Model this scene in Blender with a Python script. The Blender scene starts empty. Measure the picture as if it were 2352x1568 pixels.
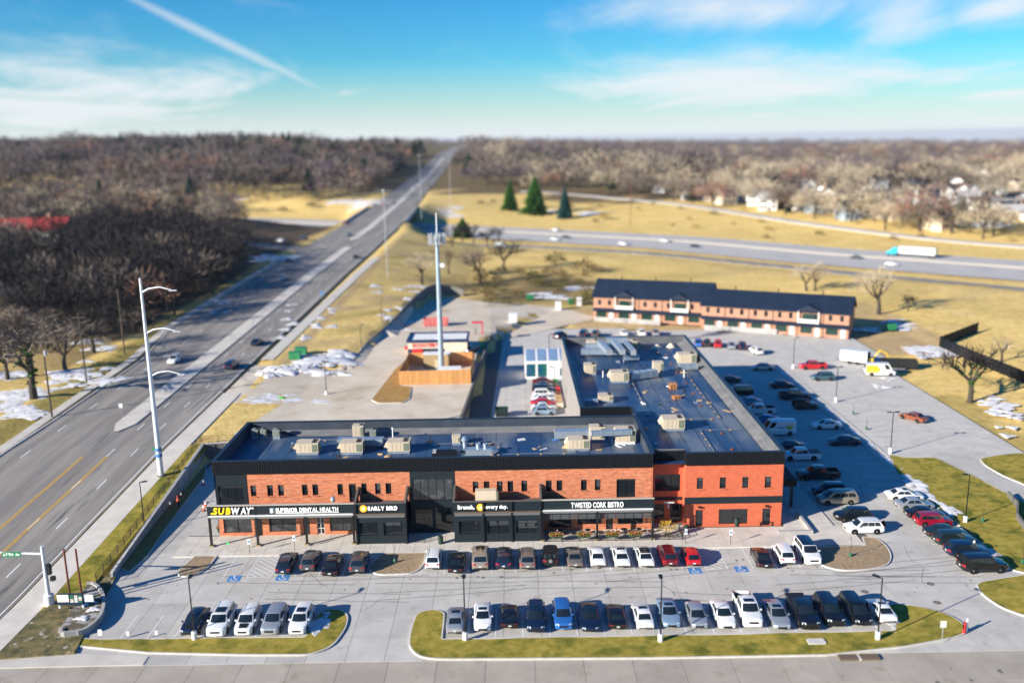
import bpy, bmesh, math, random
import numpy as np
from mathutils import Vector, Matrix
R = math.radians
random.seed(7); rng = np.random.default_rng(7)
scene = bpy.context.scene
COL = scene.collection

# ------------------------------------------------------------------ camera
FPX, CAM_H = 2075.0, 48.7                      # focal length for a 2352 px wide frame, height above the car park (m)
PIT, ROLL = math.atan(466 / FPX), R(1.0)
FWD = Vector((0, math.cos(PIT), -math.sin(PIT))); UP0 = Vector((0, math.sin(PIT), math.cos(PIT))); RT0 = Vector((1, 0, 0))
RT = RT0 * math.cos(ROLL) - UP0 * math.sin(ROLL); UP = UP0 * math.cos(ROLL) + RT0 * math.sin(ROLL)
cam_data = bpy.data.cameras.new('camera'); cam = bpy.data.objects.new('camera', cam_data); COL.objects.link(cam)
mw = Matrix.Identity(4)
for i in range(3):
    mw[i][0], mw[i][1], mw[i][2] = RT[i], UP[i], -FWD[i]
mw[2][3] = CAM_H
cam.matrix_world = mw
cam_data.sensor_width = 36; cam_data.lens = FPX / 2352 * 36
cam_data.clip_start = 1; cam_data.clip_end = 60000
cam_data.dof.use_dof = True; cam_data.dof.focus_distance = 108; cam_data.dof.aperture_fstop = 0.05
scene.camera = cam

# ------------------------------------------------------------------ sun and sky
SUN_EL = R(20.5); SUN_DIR = Vector((0.855, 0.52, 0)).normalized()      # the way the light travels
SUN_TRAVEL = SUN_DIR * math.cos(SUN_EL) + Vector((0, 0, -math.sin(SUN_EL)))
sd = bpy.data.lights.new('sun', 'SUN'); sd.energy = 5.0; sd.angle = R(0.5); sd.color = (1.0, 0.93, 0.82)
sun = bpy.data.objects.new('sun', sd); COL.objects.link(sun)
sun.rotation_euler = SUN_TRAVEL.to_track_quat('-Z', 'Y').to_euler(); sun.location = (-80, -50, 90)

world = bpy.data.worlds.new('World'); scene.world = world; world.use_nodes = True
def make_world():
    nt = world.node_tree; N, L = nt.nodes, nt.links; N.clear()
    out = N.new('ShaderNodeOutputWorld'); bg = N.new('ShaderNodeBackground'); bg.inputs[1].default_value = 0.051
    sky = N.new('ShaderNodeTexSky'); sky.sky_type = 'NISHITA'; sky.sun_disc = False
    sky.sun_elevation = SUN_EL; sky.sun_rotation = math.atan2(-SUN_DIR.x, -SUN_DIR.y)
    sky.air_density = 1.0; sky.dust_density = 0.35; sky.ozone_density = 2.2; sky.altitude = 300
    def m(op, a, b=None, c=None, clamp=False):
        n = N.new('ShaderNodeMath'); n.operation = op; n.use_clamp = clamp
        for i, v in enumerate((a, b, c)):
            if v is None: continue
            if hasattr(v, 'links'): L.new(v, n.inputs[i])
            else: n.inputs[i].default_value = v
        return n.outputs[0]
    hs = N.new('ShaderNodeHueSaturation'); hs.inputs['Saturation'].default_value = 1.45; hs.inputs['Hue'].default_value = 0.5
    L.new(sky.outputs[0], hs.inputs['Color'])
    tint = N.new('ShaderNodeMix'); tint.data_type = 'RGBA'; tint.blend_type = 'MULTIPLY'; tint.inputs['Factor'].default_value = 1; L.new(hs.outputs[0], tint.inputs['A']); tint.inputs['B'].default_value = (.46, 1.13, 1.50, 1)
    tc = N.new('ShaderNodeTexCoord'); sx = N.new('ShaderNodeSeparateXYZ'); L.new(tc.outputs['Generated'], sx.inputs[0])
    X, Y, Z = sx.outputs
    # high clouds: noise over a flat layer far above, thin wisps drawn out along one heading
    zz = m('ADD', m('MAXIMUM', Z, 0.0), 0.055)
    u, v = m('DIVIDE', X, zz), m('DIVIDE', Y, zz)
    cv = N.new('ShaderNodeCombineXYZ'); L.new(m('MULTIPLY', u, 0.55), cv.inputs[0]); L.new(m('MULTIPLY', v, 0.30), cv.inputs[1]); cv.inputs[2].default_value = 3.1
    nz = N.new('ShaderNodeTexNoise'); nz.inputs['Scale'].default_value = 0.62; nz.inputs['Detail'].default_value = 9; nz.inputs['Roughness'].default_value = 0.68; nz.inputs['Distortion'].default_value = 1.1
    L.new(cv.outputs[0], nz.inputs['Vector'])
    # where the cloud banks lie: soft lobes round a few headings, the same broken noise in all of them
    el, az = m('DIVIDE', Z, m('MAXIMUM', Y, 0.05)), m('DIVIDE', X, m('MAXIMUM', Y, 0.05)); lob = None
    for (cu, cv_, ru, rv, am) in ((40, 235, 640, 90, .42), (430, 275, 400, 50, .28), (1720, 200, 520, 85, .37), (1690, 20, 280, 50, .29), (2060, 40, 150, 90, .24), (2300, 20, 150, 60, .24), (2250, 230, 420, 85, .33), (380, 165, 90, 14, .24)):
        dd = (FWD * FPX + RT * (cu - 1176) + UP * (784 - cv_)); a0, e0 = dd.x / dd.y, dd.z / dd.y
        p = m('ADD', m('POWER', m('ABSOLUTE', m('DIVIDE', m('SUBTRACT', az, a0), ru / FPX)), 2.0), m('POWER', m('ABSOLUTE', m('DIVIDE', m('SUBTRACT', el, e0), rv / FPX)), 2.0))
        g_ = m('MULTIPLY', m('EXPONENT', m('MULTIPLY', p, -1.0)), am); lob = g_ if lob is None else m('MAXIMUM', lob, g_)
    lob = m('MULTIPLY', lob, m('GREATER_THAN', Y, 0.05))
    mr = N.new('ShaderNodeMapRange'); mr.interpolation_type = 'SMOOTHSTEP'; mr.inputs[1].default_value = 0.55; mr.inputs[2].default_value = 0.90
    L.new(m('ADD', nz.outputs[0], lob), mr.inputs[0])
    cloud = m('MULTIPLY', mr.outputs[0], 0.9)
    # a broken vapour trail, a thin band along a great circle
    def dirpx(a, b): return (FWD * FPX + RT * (a - 1176) + UP * (784 - b)).normalized()
    d1, d2 = dirpx(285, -10), dirpx(760, 215); nn = d1.cross(d2).normalized(); mid = (d1 + d2).normalized()
    def dotc(vec):
        n = N.new('ShaderNodeVectorMath'); n.operation = 'DOT_PRODUCT'; L.new(tc.outputs['Generated'], n.inputs[0]); n.inputs[1].default_value = vec; return n.outputs['Value']
    wob = m('MULTIPLY', m('SUBTRACT', nz.outputs[0], 0.5), 0.012)
    dist = m('ABSOLUTE', m('ADD', dotc(nn), wob))
    along = m('SUBTRACT', 1.0, dotc(mid))
    half = 1 - math.cos(d1.angle(d2) / 2 * 1.15)
    fall = m('SUBTRACT', 1.0, m('DIVIDE', along, half), clamp=True)
    wd = m('ADD', m('MULTIPLY', m('SQRT', fall), 0.006), 0.001)
    trail = m('MULTIPLY', m('SMOOTH_MIN', m('SUBTRACT', 1.0, m('DIVIDE', dist, wd), clamp=True), 1.0, 0.2), m('MULTIPLY', m('SQRT', fall), 0.6), clamp=True)
    cloud = m('MAXIMUM', cloud, trail)
    # pale air low over the horizon all round
    haze = m('POWER', m('SUBTRACT', 1.0, m('DIVIDE', m('MAXIMUM', Z, 0.0), 0.085), clamp=True), 1.4)
    cloud = m('MAXIMUM', cloud, m('MULTIPLY', haze, 0.97), clamp=True)
    mx = N.new('ShaderNodeMix'); mx.data_type = 'RGBA'; L.new(cloud, mx.inputs['Factor']); L.new(tint.outputs['Result'], mx.inputs['A'])
    mx.inputs['B'].default_value = (9.0, 9.3, 9.7, 1)
    L.new(mx.outputs['Result'], bg.inputs[0]); L.new(bg.outputs[0], out.inputs[0])
make_world()
vs = scene.view_settings
vs.view_transform = 'Standard'; vs.look = 'None'; vs.gamma = 1.0; vs.use_curve_mapping = False; vs.exposure = 0.95
scene.cycles.use_denoising = True; scene.cycles.max_bounces = 6; scene.cycles.use_fast_gi = False
scene.cycles.volume_max_steps = 64; scene.cycles.volume_bounces = 0

# ------------------------------------------------------------------ the lie of the land
def lerp1(y, xs, zs): return np.interp(y, xs, zs)
def zroad(y): return lerp1(y, [90, 135, 200, 300, 420, 640, 1000, 1500, 2500, 6000], [0, 2.2, 3.5, 5.5, 6.5, 6.5, 11, 26, 34, 34])
def xroad(y): return lerp1(y, [0, 450, 720, 1200, 1750, 2400, 5000], [-68, -70, -80, -93, -108, -120, -130])
HWY = np.array([(700, -120), (300, 226), (187, 327), (132, 376), (82, 432), (29, 470), (-70, 535), (-170, 590), (-400, 690), (-900, 900), (-2000, 1300)], float)   # median line
def seg_dist(px, py, pl):
    """signed distance to a polyline, + on its far side, and the along-line parameter"""
    best = np.full(np.shape(px), 1e9); sgn = np.ones(np.shape(px))
    for (ax, ay), (bx, by) in zip(pl[:-1], pl[1:]):
        dx, dy = bx - ax, by - ay; L2 = dx * dx + dy * dy
        t = np.clip(((px - ax) * dx + (py - ay) * dy) / L2, 0, 1)
        qx, qy = px - ax - t * dx, py - ay - t * dy
        d = np.hypot(qx, qy); c = np.where(dx * qy - dy * qx > 0, -1.0, 1.0)
        m_ = d < best; best = np.where(m_, d, best); sgn = np.where(m_, c, sgn)
    return best * sgn
def sstep(a, b, x):
    t = np.clip((x - a) / (b - a), 0, 1); return t * t * (3 - 2 * t)
def xcurve(y): return lerp1(y, [180, 187, 205, 230, 255, 277, 284], [-36, -34.5, -34, -30.6, -28.6, -25.8, -22])
def xpadwall(y): return lerp1(y, [137, 150, 215], [-9.4, -9.0, -5.4])
def pnoise(x, y, s):
    x, y = x / s, y / s
    return (np.sin(x * 1.3 + 2.1 * np.sin(y * .7)) + np.sin(y * 1.7 + 1.3 * np.sin(x * 1.1 + 4)) + .5 * np.sin(2.9 * x - 2.3 * y + 1)) / 2.5
def T(x, y):
    x, y = np.asarray(x, float), np.asarray(y, float)
    d = seg_dist(x, y, HWY)                                   # + beyond the highway
    zr = zroad(y); xr = xroad(y)
    # right of the road: car park level, with the raised pad behind the building
    east = np.zeros(np.broadcast(x, y).shape)
    pad = lerp1(y, [136.5, 138, 215, 262, 300], [0, 2.0, 2.0, 0.7, 0])
    inpad = np.where(x < lerp1(y, [137, 150, 215, 262], [-9.4, -9.0, -5.4, 12]), 1.0, 0.0) * np.where(y < 215, 1, np.clip(1 - (x + 5.4) / 18, 0, 1))
    east = east + pad * np.clip(inpad, 0, 1)
    hw = lerp1(y, [187, 230, 277, 300, 340, 420], [.35, 1.5, 2.5, 1.5, 1.5, 1])
    xc = xcurve(y)
    bank = pad + hw + (zr - pad - hw) * np.clip((xc - x) / np.maximum(xc + 50, 1), 0, 1)
    east = np.where((y > 184) & (y < 288) & (x < xc), bank, east)
    far = (y >= 288)
    slope = zr * np.clip((-14 - x) / 34, 0, 1)
    east = np.where(far, np.maximum(0, slope), east)
    east = np.where((y > 137) & (y <= 184) & (x < -38), pad + (zr - pad) * np.clip((-38 - x) / 12, 0, 1), east)
    a = np.clip((-48.3 - x) / 1.2, 0, 1)
    west = zr
    z = east * (1 - a) + west * a
    # highway corridor, lower than the road that crosses it
    emb = np.clip(1 - (np.abs(x - xr) - 19) / 16, 0, 1)
    cut = sstep(85, 44, np.abs(d))
    cut = np.where(d > 0, sstep(150, 34, d), sstep(78, 48, -d))
    hz = -1.0
    keep = emb * sstep(26, 42, np.abs(d))
    z = z * (1 - cut) + cut * (hz * (1 - keep) + zr * keep)
    # land beyond the highway
    r = np.hypot(x, y)
    side = np.clip(0.5 - x / np.maximum(y, 1) * 1.9, 0.10, 1)
    hill = 33 * sstep(560, 1500, r) * side + 4 * sstep(250, 600, r) * (side > .9)
    bey = sstep(40, 190, d) * (5 + pnoise(x, y, 90) * 1.6)
    nearroad = np.clip(1 - (np.abs(x - xr) - 22) / 60, 0, 1)
    zfar = np.maximum(bey + hill + pnoise(x, y, 160) * 2.0 * sstep(500, 900, r), 0)
    w = np.where(d > 0, sstep(34, 120, d), 0)
    z = z * (1 - w) + w * (zfar * (1 - nearroad) + zr * nearroad)
    slp = .0100 * np.clip(x / np.maximum(y, 1) / .5, 0, 1) + .0012; z = np.where(r > 2200, np.minimum(z, 46 - slp * r - 14), z)
    wl = np.clip((-96 - x) / 60, 0, 1) * (d < 0)
    z = z + wl * (hill + pnoise(x, y, 40) * .8) * np.clip(-d / 60, 0, 1)
    z = z + np.where((x > 84) & (d < -60), np.clip((x - 84) / 40, 0, 1) * (1.2 + .5 * pnoise(x, y, 18)), 0)
    return z
def T1(x, y): return float(T(np.array([x]), np.array([y]))[0])
def ray(u, v): return FWD * FPX + RT * (u - 1176) + UP * (784 - v)
def G(u, v, z=None):
    """survey: a mark at (u, v) on the 2352 px photograph -> the point of the ground (or of level z) it stands on"""
    r = ray(u, v); zz = 0.0 if z is None else z
    if z is not None:
        t = (zz - CAM_H) / r.z; return Vector((r.x * t, r.y * t, zz))
    t = 60.0 / r.y
    for _ in range(4000):
        p = r * t; h = CAM_H + p.z - T1(p.x, p.y)
        if h < 0.02: break
        t += max(h * 0.9, 0.02) / (abs(r.z) + 0.05 * r.y) if r.z < 0 else 10 / r.y
        if r.y * t > 6000: break
    p = r * t
    return Vector((p.x, p.y, T1(p.x, p.y)))
def ZY(u, v, Y):
    r = ray(u, v); t = Y / r.y; return (r.x * t, CAM_H + r.z * t)
# ------------------------------------------------------------------ helpers
class MB:
    def __init__(s): s.v, s.f, s.m = [], [], []; s.cur = 0
    def face(s, pts, mi=None):
        n = len(s.v); s.v += [tuple(p) for p in pts]; s.f.append(tuple(range(n, n + len(pts)))); s.m.append(s.cur if mi is None else mi); return s
    def add(s, vs, fs, mi=None):
        n = len(s.v); s.v += [tuple(p) for p in vs]
        for f in fs: s.f.append(tuple(i + n for i in f)); s.m.append(s.cur if mi is None else mi)
        return s
    def box(s, x0, y0, z0, x1, y1, z1, mi=None):
        return s.add([(x0, y0, z0), (x1, y0, z0), (x1, y1, z0), (x0, y1, z0), (x0, y0, z1), (x1, y0, z1), (x1, y1, z1), (x0, y1, z1)],
                     [(3, 2, 1, 0), (4, 5, 6, 7), (0, 1, 5, 4), (1, 2, 6, 5), (2, 3, 7, 6), (3, 0, 4, 7)], mi)
    def cbox(s, cx, cy, z0, lx, ly, h, mi=None): return s.box(cx - lx / 2, cy - ly / 2, z0, cx + lx / 2, cy + ly / 2, z0 + h, mi)
    def prism(s, poly, z0, z1, mi=None, top=None):
        n = len(poly); vs = [(p[0], p[1], z0) for p in poly] + [(p[0], p[1], z1) for p in poly]
        fs = [tuple(range(n - 1, -1, -1)), tuple(range(n, 2 * n))] + [(i, (i + 1) % n, (i + 1) % n + n, i + n) for i in range(n)]
        return s.add(vs, fs, mi)
    def tube(s, pts, r, n=8, mi=None, cap=True):
        pts = [Vector(p) for p in pts]; rs = r if isinstance(r, (list, tuple)) else [r] * len(pts); vs, fs = [], []
        for i, p in enumerate(pts):
            t = (pts[min(i + 1, len(pts) - 1)] - pts[max(i - 1, 0)]).normalized()
            a = t.orthogonal().normalized() if abs(t.z) < .9 else Vector((1, 0, 0)); a = (a - t * a.dot(t)).normalized(); b = t.cross(a)
            for k in range(n):
                an = 2 * math.pi * k / n; vs.append(p + (a * math.cos(an) + b * math.sin(an)) * rs[i])
        for i in range(len(pts) - 1):
            for k in range(n): fs.append((i * n + k, i * n + (k + 1) % n, (i + 1) * n + (k + 1) % n, (i + 1) * n + k))
        if cap: fs += [tuple(range(n - 1, -1, -1)), tuple((len(pts) - 1) * n + k for k in range(n))]
        return s.add(vs, fs, mi)
    def lathe(s, prof, c=(0, 0, 0), n=16, axis='z', mi=None):
        vs, fs = [], []
        for (r, h) in prof:
            for k in range(n):
                a = 2 * math.pi * k / n; q = (r * math.cos(a), r * math.sin(a), h)
                if axis == 'y': q = (q[0], q[2], q[1])
                elif axis == 'x': q = (q[2], q[0], q[1])
                vs.append((c[0] + q[0], c[1] + q[1], c[2] + q[2]))
        for i in range(len(prof) - 1):
            for k in range(n): fs.append((i * n + k, i * n + (k + 1) % n, (i + 1) * n + (k + 1) % n, (i + 1) * n + k))
        fs += [tuple(range(n - 1, -1, -1)), tuple((len(prof) - 1) * n + k for k in range(n))]
        return s.add(vs, fs, mi)
    def mesh(s, name, mats, smooth=None):
        me = bpy.data.meshes.new(name); me.from_pydata(s.v, [], s.f)
        for m_ in (mats if isinstance(mats, (list, tuple)) else [mats]): me.materials.append(m_)
        if len(me.materials) > 1: me.polygons.foreach_set('material_index', s.m)
        me.update()
        if smooth is not None:
            bm = bmesh.new(); bm.from_mesh(me); bmesh.ops.remove_doubles(bm, verts=bm.verts, dist=1e-4); bmesh.ops.recalc_face_normals(bm, faces=bm.faces); bm.to_mesh(me); bm.free()
            me.shade_smooth(); me.set_sharp_from_angle(angle=R(smooth))
        else:
            bm = bmesh.new(); bm.from_mesh(me); bmesh.ops.recalc_face_normals(bm, faces=bm.faces); bm.to_mesh(me); bm.free()
        return me
    def build(s, name, mats, parent=None, smooth=None, loc=None, local=False):
        me = s.mesh(name, mats, smooth); o = bpy.data.objects.new(name, me); COL.objects.link(o)
        if parent is not None:
            o.parent = parent
            if not local:                                  # shapes given in world coordinates: take off where the thing stands
                w = Vector((0, 0, 0)); p = parent
                while p is not None: w += p.location; p = p.parent
                o.location = -w
        if loc is not None: o.location = loc
        return o
def put(name, me, parent=None, loc=(0, 0, 0), rz=0, sc=None, rot=None):
    o = bpy.data.objects.new(name, me); COL.objects.link(o); o.parent = parent; o.location = loc
    o.rotation_euler = rot if rot is not None else (0, 0, rz)
    if sc is not None: o.scale = (sc, sc, sc) if not hasattr(sc, '__len__') else sc
    return o
def tag(o, label=None, cat=None, group=None, kind=None):
    if label: o['label'] = label
    if cat: o['category'] = cat
    if group: o['group'] = group
    if kind: o['kind'] = kind
    return o
def thing(name, label, cat, loc=(0, 0, 0), rz=0, group=None):
    o = bpy.data.objects.new(name, None); COL.objects.link(o); o.location = loc; o.rotation_euler = (0, 0, rz); o.empty_display_size = .3
    return tag(o, label, cat, group)
def copy_tree(o, parent=None):
    c = o.copy(); COL.objects.link(c); c.parent = parent
    for ch in o.children: copy_tree(ch, c)
    return c
def smooth_poly(pts, k=4, closed=True):
    pts = [Vector(p[:2]) for p in pts]; n = len(pts); out = []
    for i in range(n):
        p0, p1, p2, p3 = pts[i - 1], pts[i], pts[(i + 1) % n], pts[(i + 2) % n]
        for j in range(k):
            t = j / k; out.append(.5 * ((2 * p1) + (p2 - p0) * t + (2 * p0 - 5 * p1 + 4 * p2 - p3) * t * t + (3 * p1 - p0 - 3 * p2 + p3) * t ** 3))
    return out
def round_poly(pts, r, k=5):
    """round the corners of a polygon; r may be one radius or one for each corner"""
    pts = [Vector(p[:2]) for p in pts]; n = len(pts); rs = r if isinstance(r, (list, tuple)) else [r] * n; out = []
    for i in range(n):
        p0, p1, p2 = pts[i - 1], pts[i], pts[(i + 1) % n]; a, b = (p0 - p1), (p2 - p1)
        q = min(rs[i], a.length * .48, b.length * .48)
        if q < .02: out.append(p1); continue
        A, B = p1 + a.normalized() * q, p1 + b.normalized() * q
        for j in range(k + 1):
            t = j / k; out.append((1 - t) ** 2 * A + 2 * t * (1 - t) * p1 + t * t * B)
    return out
def area(p): return sum(p[i - 1][0] * p[i][1] - p[i][0] * p[i - 1][1] for i in range(len(p))) / 2
def inset(poly, d):
    P_ = [Vector(p[:2]) for p in poly]
    if area(P_) < 0: P_.reverse()
    n = len(P_); out = []
    for i in range(n):
        a, b = (P_[i] - P_[i - 1]), (P_[(i + 1) % n] - P_[i])
        na, nb = Vector((-a.y, a.x)).normalized(), Vector((-b.y, b.x)).normalized()
        m_ = (na + nb); m_ = m_ / max(m_.length_squared / 2, .35); out.append(P_[i] + m_ * d)
    return P_, out
def drape_mesh(name, poly, off, step, mat_, hfun=None, rim=0.0):
    """a sheet with the outline poly laid over the land (hfun or T), cut into a grid so that it follows it"""
    bm = bmesh.new(); f = bm.faces.new([bm.verts.new((p[0], p[1], 0)) for p in poly]); f.normal_update(); bmesh.ops.triangulate(bm, faces=[f])
    xs = [p[0] for p in poly]; ys = [p[1] for p in poly]
    if step:
        for ax, lo, hi in ((0, min(xs), max(xs)), (1, min(ys), max(ys))):
            k = math.ceil(lo / step)
            while k * step < hi:
                co = [0, 0, 0]; no = [0, 0, 0]; co[ax] = k * step; no[ax] = 1
                bmesh.ops.bisect_plane(bm, geom=bm.verts[:] + bm.edges[:] + bm.faces[:], plane_co=co, plane_no=no, dist=1e-5); k += 1
    vx = np.array([v.co.x for v in bm.verts]); vy = np.array([v.co.y for v in bm.verts])
    z = (hfun or T)(vx, vy) + off
    for v, q in zip(bm.verts, np.broadcast_to(z, vx.shape)): v.co.z = float(q)
    if rim:
        ed = [e for e in bm.edges if len(e.link_faces) == 1]
        g = bmesh.ops.extrude_edge_only(bm, edges=ed)
        for v in g['geom']:
            if isinstance(v, bmesh.types.BMVert): v.co.z -= rim
    bmesh.ops.recalc_face_normals(bm, faces=bm.faces)
    if sum(f.normal.z * f.calc_area() for f in bm.faces) < 0: bmesh.ops.reverse_faces(bm, faces=bm.faces)
    me = bpy.data.meshes.new(name); bm.to_mesh(me); bm.free(); me.materials.append(mat_); return me
def sheet(name, poly, off, step, mat_, hfun=None, kind='structure', parent=None, rim=0.0):
    o = put(name, drape_mesh(name, poly, off, step, mat_, hfun, rim), parent)
    if parent is None: o['kind'] = kind
    return o
def strip(name, cl, w0, w1, zf, mat_, off=0, rim=0, parent=None, kind='structure'):
    """a band along a centre line: left edge w0, right edge w1 (offsets along its right normal)"""
    mb = MB(); L_, R_ = [], []
    for i, p in enumerate(cl):
        a = Vector(cl[max(i - 1, 0)][:2]); b = Vector(cl[min(i + 1, len(cl) - 1)][:2]); t = (b - a).normalized(); n = Vector((t.y, -t.x))
        q0 = w0[i] if hasattr(w0, '__len__') else w0; q1 = w1[i] if hasattr(w1, '__len__') else w1
        A = Vector(p[:2]) + n * q0; B = Vector(p[:2]) + n * q1; z = zf(p[0], p[1]) + off
        L_.append((A.x, A.y, z)); R_.append((B.x, B.y, z))
    for i in range(len(cl) - 1):
        mb.face([L_[i], R_[i], R_[i + 1], L_[i + 1]])
        if rim:
            for S_ in (L_, R_): mb.face([S_[i], S_[i + 1], (S_[i + 1][0], S_[i + 1][1], S_[i + 1][2] - rim), (S_[i][0], S_[i][1], S_[i][2] - rim)])
    o = mb.build(name, mat_, parent)
    if parent is None: o['kind'] = kind
    return o

# ------------------------------------------------------------------ materials
MATS = {}
def mat(name, col, rough=.65, metal=0.0, col2=None, scale=1.0, detail=4, lo=.35, hi=.65, bump=0.0, bscale=None, rnd=0.0, spec=.5, coat=0.0, stretch=None, col3=None, scale3=.1, lo3=.5, hi3=.7, trans=0, emit=None, alpha=1):
    if name in MATS: return MATS[name]
    ma = bpy.data.materials.new(name); ma.use_nodes = True; nt = ma.node_tree; N, L = nt.nodes, nt.links; b = N['Principled BSDF']
    b.inputs['Roughness'].default_value = rough; b.inputs['Metallic'].default_value = metal; b.inputs['Specular IOR Level'].default_value = spec
    b.inputs['Coat Weight'].default_value = coat; b.inputs['Coat Roughness'].default_value = .06; b.inputs['Transmission Weight'].default_value = trans; b.inputs['Alpha'].default_value = alpha
    b.inputs['Base Color'].default_value = (*col, 1)
    if emit: b.inputs['Emission Color'].default_value = (*emit[:3], 1); b.inputs['Emission Strength'].default_value = emit[3]
    src = None; geo = None
    def vec(st):
        nonlocal geo
        geo = geo or N.new('ShaderNodeNewGeometry')
        if not st: return geo.outputs['Position']
        mp = N.new('ShaderNodeMapping'); mp.inputs['Scale'].default_value = st; L.new(geo.outputs['Position'], mp.inputs[0]); return mp.outputs[0]
    def noise(sc, st=None, d=detail):
        n = N.new('ShaderNodeTexNoise'); n.inputs['Scale'].default_value = sc; n.inputs['Detail'].default_value = d; n.inputs['Roughness'].default_value = .6
        L.new(vec(st), n.inputs['Vector']); return n.outputs[0]
    def mixc(f, a, c2):
        m_ = N.new('ShaderNodeMix'); m_.data_type = 'RGBA'; L.new(f, m_.inputs['Factor'])
        if hasattr(a, 'links'): L.new(a, m_.inputs['A'])
        else: m_.inputs['A'].default_value = (*a, 1)
        m_.inputs['B'].default_value = (*c2, 1); return m_.outputs['Result']
    def rng_(f, a, c2):
        r = N.new('ShaderNodeMapRange'); r.inputs[1].default_value = a; r.inputs[2].default_value = c2; L.new(f, r.inputs[0]); return r.outputs[0]
    if col2 is not None: src = mixc(rng_(noise(scale, stretch), lo, hi), col, col2)
    if col3 is not None: src = mixc(rng_(noise(scale3, stretch, 5), lo3, hi3), src if src else col, col3)
    if rnd:
        oi = N.new('ShaderNodeObjectInfo'); hv = N.new('ShaderNodeHueSaturation'); mr = N.new('ShaderNodeMapRange'); L.new(oi.outputs['Random'], mr.inputs[0])
        mr.inputs[3].default_value = 1 - rnd; mr.inputs[4].default_value = 1 + rnd; L.new(mr.outputs[0], hv.inputs['Value'])
        if src: L.new(src, hv.inputs['Color'])
        else: hv.inputs['Color'].default_value = (*col, 1)
        src = hv.outputs[0]
    if src: L.new(src, b.inputs['Base Color'])
    if bump:
        bp = N.new('ShaderNodeBump'); bp.inputs['Strength'].default_value = bump; bp.inputs['Distance'].default_value = .05; L.new(noise(bscale or scale * 4, stretch), bp.inputs['Height']); L.new(bp.outputs[0], b.inputs['Normal'])
    MATS[name] = ma; return ma
def brick_mat(name, c1, c2, mortar, bw=.42, bh=.16, light=None):
    ma = bpy.data.materials.new(name); ma.use_nodes = True; nt = ma.node_tree; N, L = nt.nodes, nt.links; b = N['Principled BSDF']; b.inputs['Roughness'].default_value = .85
    b.inputs['Specular IOR Level'].default_value = .2
    g = N.new('ShaderNodeNewGeometry'); s = N.new('ShaderNodeSeparateXYZ'); L.new(g.outputs['Position'], s.inputs[0])
    a = N.new('ShaderNodeMath'); a.operation = 'ADD'; L.new(s.outputs[0], a.inputs[0]); L.new(s.outputs[1], a.inputs[1])
    c = N.new('ShaderNodeCombineXYZ'); L.new(a.outputs[0], c.inputs[0]); L.new(s.outputs[2], c.inputs[1])
    br = N.new('ShaderNodeTexBrick'); L.new(c.outputs[0], br.inputs['Vector']); br.inputs['Scale'].default_value = 1
    br.inputs['Brick Width'].default_value = bw; br.inputs['Row Height'].default_value = bh; br.inputs['Mortar Size'].default_value = .008; br.inputs['Mortar Smooth'].default_value = .3
    br.inputs['Color1'].default_value = (*c1, 1); br.inputs['Color2'].default_value = (*c2, 1); br.inputs['Mortar'].default_value = (*mortar, 1)
    n = N.new('ShaderNodeTexNoise'); n.inputs['Scale'].default_value = 1.5; n.inputs['Detail'].default_value = 7; n.inputs['Roughness'].default_value = .78
    mp = N.new('ShaderNodeMapping'); mp.inputs['Scale'].default_value = (.5, .5, 3.2); L.new(g.outputs['Position'], mp.inputs[0]); L.new(mp.outputs[0], n.inputs['Vector'])
    r = N.new('ShaderNodeMapRange'); r.inputs[1].default_value = .47; r.inputs[2].default_value = .72; r.inputs[4].default_value = .8 if light else .55; L.new(n.outputs[0], r.inputs[0])
    m_ = N.new('ShaderNodeMix'); m_.data_type = 'RGBA'; L.new(r.outputs[0], m_.inputs['Factor']); L.new(br.outputs[0], m_.inputs['A']); m_.inputs['B'].default_value = (*(light or c2), 1)
    L.new(m_.outputs['Result'], b.inputs['Base Color'])
    bp = N.new('ShaderNodeBump'); bp.inputs['Strength'].default_value = .4; bp.inputs['Distance'].default_value = .02; L.new(br.outputs['Fac'], bp.inputs['Height']); bp.invert = True; L.new(bp.outputs[0], b.inputs['Normal'])
    MATS[name] = ma; return ma
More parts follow.
